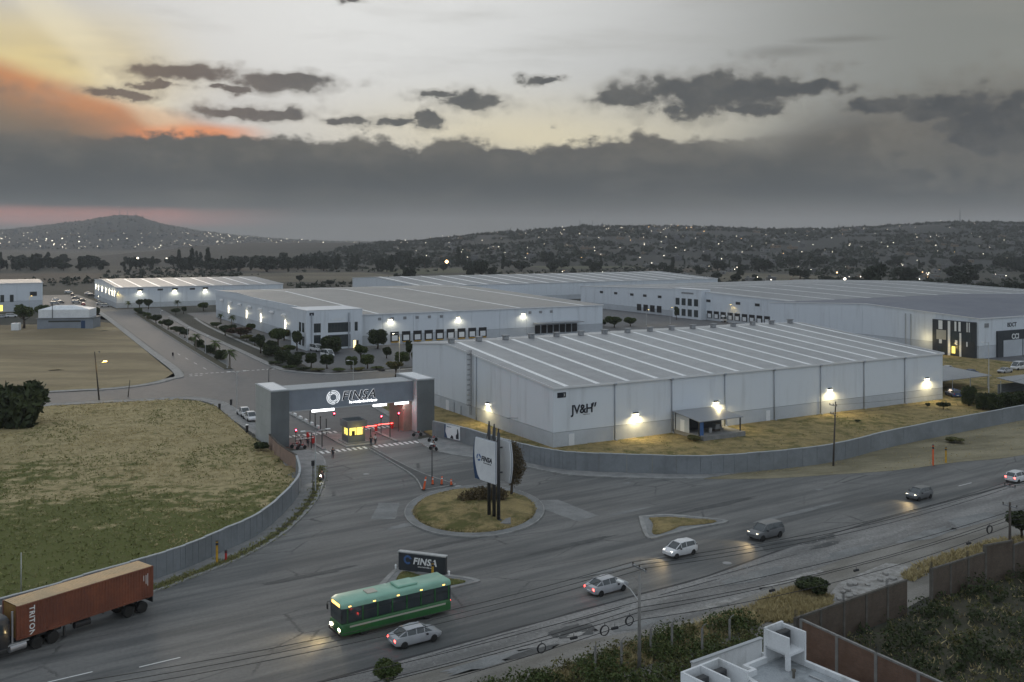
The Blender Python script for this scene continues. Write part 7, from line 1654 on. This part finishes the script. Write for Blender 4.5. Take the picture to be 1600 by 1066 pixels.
# avenue median
for i, (x, y, hp, wp, k) in enumerate(((345, 562, 15, 18, 'clip'), (329, 552, 13, 16, 'clip'), (311, 543, 12, 14, 'clip'), (289, 528, 17, 14, 'dark'), (281, 523, 15, 18, 'dark'), (263, 515, 18, 18, 'dark'), (244, 506, 16, 18, 'dark'), (229, 497, 11, 14, 'mid'), (215, 491, 11, 16, 'mid'))):
    T(x, y, hp, wp, k, '%s shrub in the avenue median, %s from the gate' % ('box clipped' if k == 'clip' else 'round dark' if k == 'dark' else 'small green', ORD[i]), shrub, group='shrubs of the avenue median')
for i, (x, y, hp, wp) in enumerate(((359, 576, 32, 26), (337, 558, 28, 24), (306, 546, 26, 22))): p = at(x, y); s = p.y / FOC; palm(p, hp * s, wp * s, 'fan palm in the avenue median, %s from the gate' % ORD[i], 'palms of the avenue median')
for i, (x, y, hp, wp) in enumerate(((278, 484, 16, 14), (200, 482, 12, 13), (345, 505, 16, 14), (362, 508, 16, 16))): p = at(x, y); s = p.y / FOC; palm(p, hp * s, wp * s, 'small palm %s' % ('before the far pale warehouse', 'at the left end of the far pale warehouse', 'beside the long lit wall, left one', 'beside the long lit wall, right one')[i])
for x, y, hp, wp, k, lb in ((218, 482, 16, 12, 'dark', 'small dark tree left of the first wall lamp of the far warehouse'), (232, 483, 18, 16, 'dark', 'round dark tree below the first wall lamp of the far warehouse'), (287, 490, 12, 10, 'dark', 'small dark tree at the far end of the avenue walk'), (275, 492, 11, 18, 'dark', 'low dark bush at the far end of the avenue walk'),
                            (318, 486, 16, 18, 'mid', 'green tree at the far corner of the tan roofed warehouse'), (352, 524, 18, 26, 'dark', 'wide dark shrub on the garden strip of the tan roofed warehouse'), (376, 528, 20, 44, 'red', 'long reddish shrub on the garden strip of the tan roofed warehouse'),
                            (392, 520, 16, 18, 'mid', 'bright green shrub behind the reddish one'), (407, 552, 34, 18, 'dark', 'dark slender tree on the garden strip'), (434, 540, 32, 30, 'mid', 'green spreading tree close to the long lit wall'), (464, 548, 34, 18, 'dark', 'dark upright tree at the office corner'),
                            (444, 532, 20, 22, 'olive', 'olive shrub in front of the long lit wall')):
    T(x, y, hp, wp, k, lb, stem=.12)
for i, (x, y, hp, wp) in enumerate(((424, 556, 16, 26), (442, 565, 17, 22), (460, 572, 18, 22), (486, 574, 22, 17), (511, 576, 22, 20), (549, 577, 20, 18), (574, 576, 22, 18), (628, 572, 22, 20))):
    T(x, y, hp, wp, 'clip' if i < 5 else 'clipg', 'clipped tree in the row along the kerb behind the gate, %s from the left' % ORD[i], stem=.32 if i > 2 else .08, group='clipped trees behind the gate')
T(517, 552, 26, 32, 'clip', 'big dark clipped tree in front of the office windows', stem=.1); T(590, 545, 30, 27, 'clip', 'tall ball shaped tree left of the loading docks', stem=.25)
T(564, 566, 30, 26, 'mid', 'loose green tree between the clipped rows', stem=.25); T(618, 590, 28, 30, 'olive', 'small tree lit yellow on the corner behind the right tower', stem=.35); T(640, 562, 34, 14, 'dark', 'dark tree beside the edge of the white warehouse', stem=.15); T(570, 606, 9, 22, 'dark', 'low dark bush just behind the gate beam', shrub)
for i, (x, y, hp, wp) in enumerate(((960, 512, 20, 30), (985, 510, 16, 24), (940, 510, 12, 18), (1057, 500, 26, 8))): T(x, y, hp, wp, 'mid' if i < 3 else 'dark', ('green bush right of the tan roofed warehouse, the biggest of three', 'green bush right of the tan roofed warehouse, nearest the truck yard', 'green bush touching the end of the tan roofed warehouse', 'narrow dark cypress by the far white office')[i], stem=.08)
# inside the warehouse lot
for i, (x, y, hp, wp) in enumerate(((1474, 640, 13, 22), (1449, 636, 7, 9), (1288, 643, 10, 12), (1084, 690, 10, 26), (1420, 628, 8, 14), (1340, 660, 5, 10))): T(x, y, hp, wp, 'dark' if i != 3 else 'olive', 'weedy bush %s' % ('near the right end of the white warehouse', 'below the rightmost wall lamp', 'by the wall left of the slim pole', 'at the foot of the loading shed', 'against the far bay of the white warehouse', 'in the middle of the lot grass')[i], shrub, cat='bush', name='bush')
T(1491, 692, 10, 30, 'olive', 'round bush on the dirt verge outside the grey wall', shrub, cat='bush', name='bush'); T(1514, 670, 14, 10, 'dark', 'dark bush close against the outside of the grey wall', shrub, cat='bush', name='bush'); T(408, 706, 18, 26, 'dark', 'dark bush beside the left gate tower', shrub, cat='bush', name='bush')
# clipped hedge at the right
for i, (x, y, hp, wp) in enumerate(((1514, 634, 30, 20), (1536, 640, 26, 22), (1556, 642, 26, 24), (1576, 640, 26, 24), (1598, 638, 26, 26))): T(x, y, hp, wp, 'clip', 'clipped dark hedge block at the right, %s from the left' % ORD[i], shrub, group='hedge blocks at the right', name='hedge', cat='hedge')
# the dry shrub and the tall bare tree on the roundabout
br = thing('dry_shrub', 'wide low brown dead shrub on the roundabout left of the sign poles', 'shrub', at(752, 786, .3)); put('crown', leaf_mesh('crown', [(-1.8, .2, .7, 1.3, 1.3, .8), (-.3, .5, 1.0, 1.5, 1.5, 1.0), (1.3, .6, 1.0, 1.6, 1.6, 1.1), (2.3, .8, .8, 1.2, 1.3, .9)], 5200, .11, M['leaf_brown'], 301, .3), br)
mb = MB(); [mb.path([(x * .2, y * .2, -.1), (x * .6, y * .6, .6), (x, y, 1.3)], [.06, .04, .015], 5) for x, y in ((-2, 0), (-1, .8), (0, .2), (1, 1), (2, .6), (2.6, 1))]; mb.build('stems', M['bark'], br)
bt = thing('bare_tree', 'tall brown half bare tree behind the white sign boards', 'tree', at(799, 772, .3)); bt.scale = (1.25, 1.25, 1.2); mb = MB(); rr = random.Random(8); mb.path([(0, 0, -.2), (.05, 0, 1.2), (.1, .1, 3.0)], [.16, .13, .08], 7)
for k in range(46):
    a = rr.uniform(0, 6.28); z0 = rr.uniform(.6, 3.0); q = rr.uniform(.3, 1.5); h = rr.uniform(2.2, 4.4); mb.path([(.05, .02, z0), (q * .6 * math.cos(a), q * .6 * math.sin(a), z0 + h * .45), (q * math.cos(a), q * math.sin(a), z0 + h)], [.05, .03, .008], 4)
mb.build('trunk', M['bark'], bt); put('crown', leaf_mesh('crown', [(.3, .2, 1.9, .9, .9, 1.1), (.6, .2, 3.0, 1.0, 1.0, 1.3), (.5, .1, 4.2, .8, .8, 1.1), (-.3, 0, 2.8, .8, .8, 1.2), (.2, .1, 5.2, .5, .5, .8)], 6000, .085, M['leaf_brown'], 302, .2), bt)

# underplanting of the garden strip and the kerb bed
for i, (x, y, hp, wp, k) in enumerate(((338, 512, 10, 20, 'mid'), (362, 520, 14, 22, 'dark'), (386, 533, 12, 20, 'olive'), (398, 540, 16, 22, 'dark'), (412, 546, 12, 20, 'mid'), (424, 548, 18, 22, 'dark'), (436, 553, 12, 22, 'olive'), (452, 552, 16, 22, 'mid'), (470, 560, 12, 20, 'dark'))):
    T(x, y, hp, wp, k, '%s underplanting shrub on the garden strip, %s from the far end' % ({'mid': 'green', 'dark': 'dark', 'olive': 'olive'}[k], ORD[i]), shrub, group='underplanting of the garden strip')
for i, (x, y, hp, wp, k) in enumerate(((430, 571, 8, 24, 'dark'), (452, 578, 8, 24, 'mid'), (474, 580, 7, 26, 'dark'), (498, 581, 6, 26, 'olive'), (530, 581, 6, 26, 'mid'), (560, 580, 6, 26, 'olive'), (590, 578, 6, 26, 'mid'), (604, 560, 20, 18, 'dark'), (650, 566, 18, 16, 'olive'))):
    T(x, y, hp, wp, k, 'low %s bed plant along the kerb behind the gate, %s from the left' % ({'mid': 'green', 'dark': 'dark', 'olive': 'olive'}[k], ORD[i]), shrub, group='bed plants behind the gate')
for i, (x, y, hp, wp) in enumerate(((338, 557, 8, 16), (320, 547, 8, 14), (300, 535, 9, 14), (272, 519, 10, 16), (253, 510, 10, 16), (236, 501, 9, 16), (222, 494, 8, 14))): T(x, y, hp, wp, ('dark', 'mid', 'olive')[i % 3], 'filler shrub in the avenue median, %s from the gate' % ORD[i], shrub, group='filler shrubs of the avenue median')

# ================================================================== AIR
hz = MB().box(-9000, 9000, -400, 8200, -1.0, 215.0)
hm = bpy.data.materials.new('haze_air'); hm.use_nodes = True; ht = NT(hm.node_tree); ht.n.clear()
ho = ht.add('ShaderNodeOutputMaterial'); hv = ht.add('ShaderNodeVolumePrincipled'); ht.link(hv.outputs[0], ho.inputs['Volume'])
hv.inputs['Color'].default_value = (0.90, 0.93, 0.97, 1); hv.inputs['Density'].default_value = 0.0001; hv.inputs['Anisotropy'].default_value = 0.1
hz_o = hz.build('haze', hm); tag(hz_o, 'thin evening haze over the whole plain', 'haze', kind='stuff')
hz_o.display_type = 'WIRE'
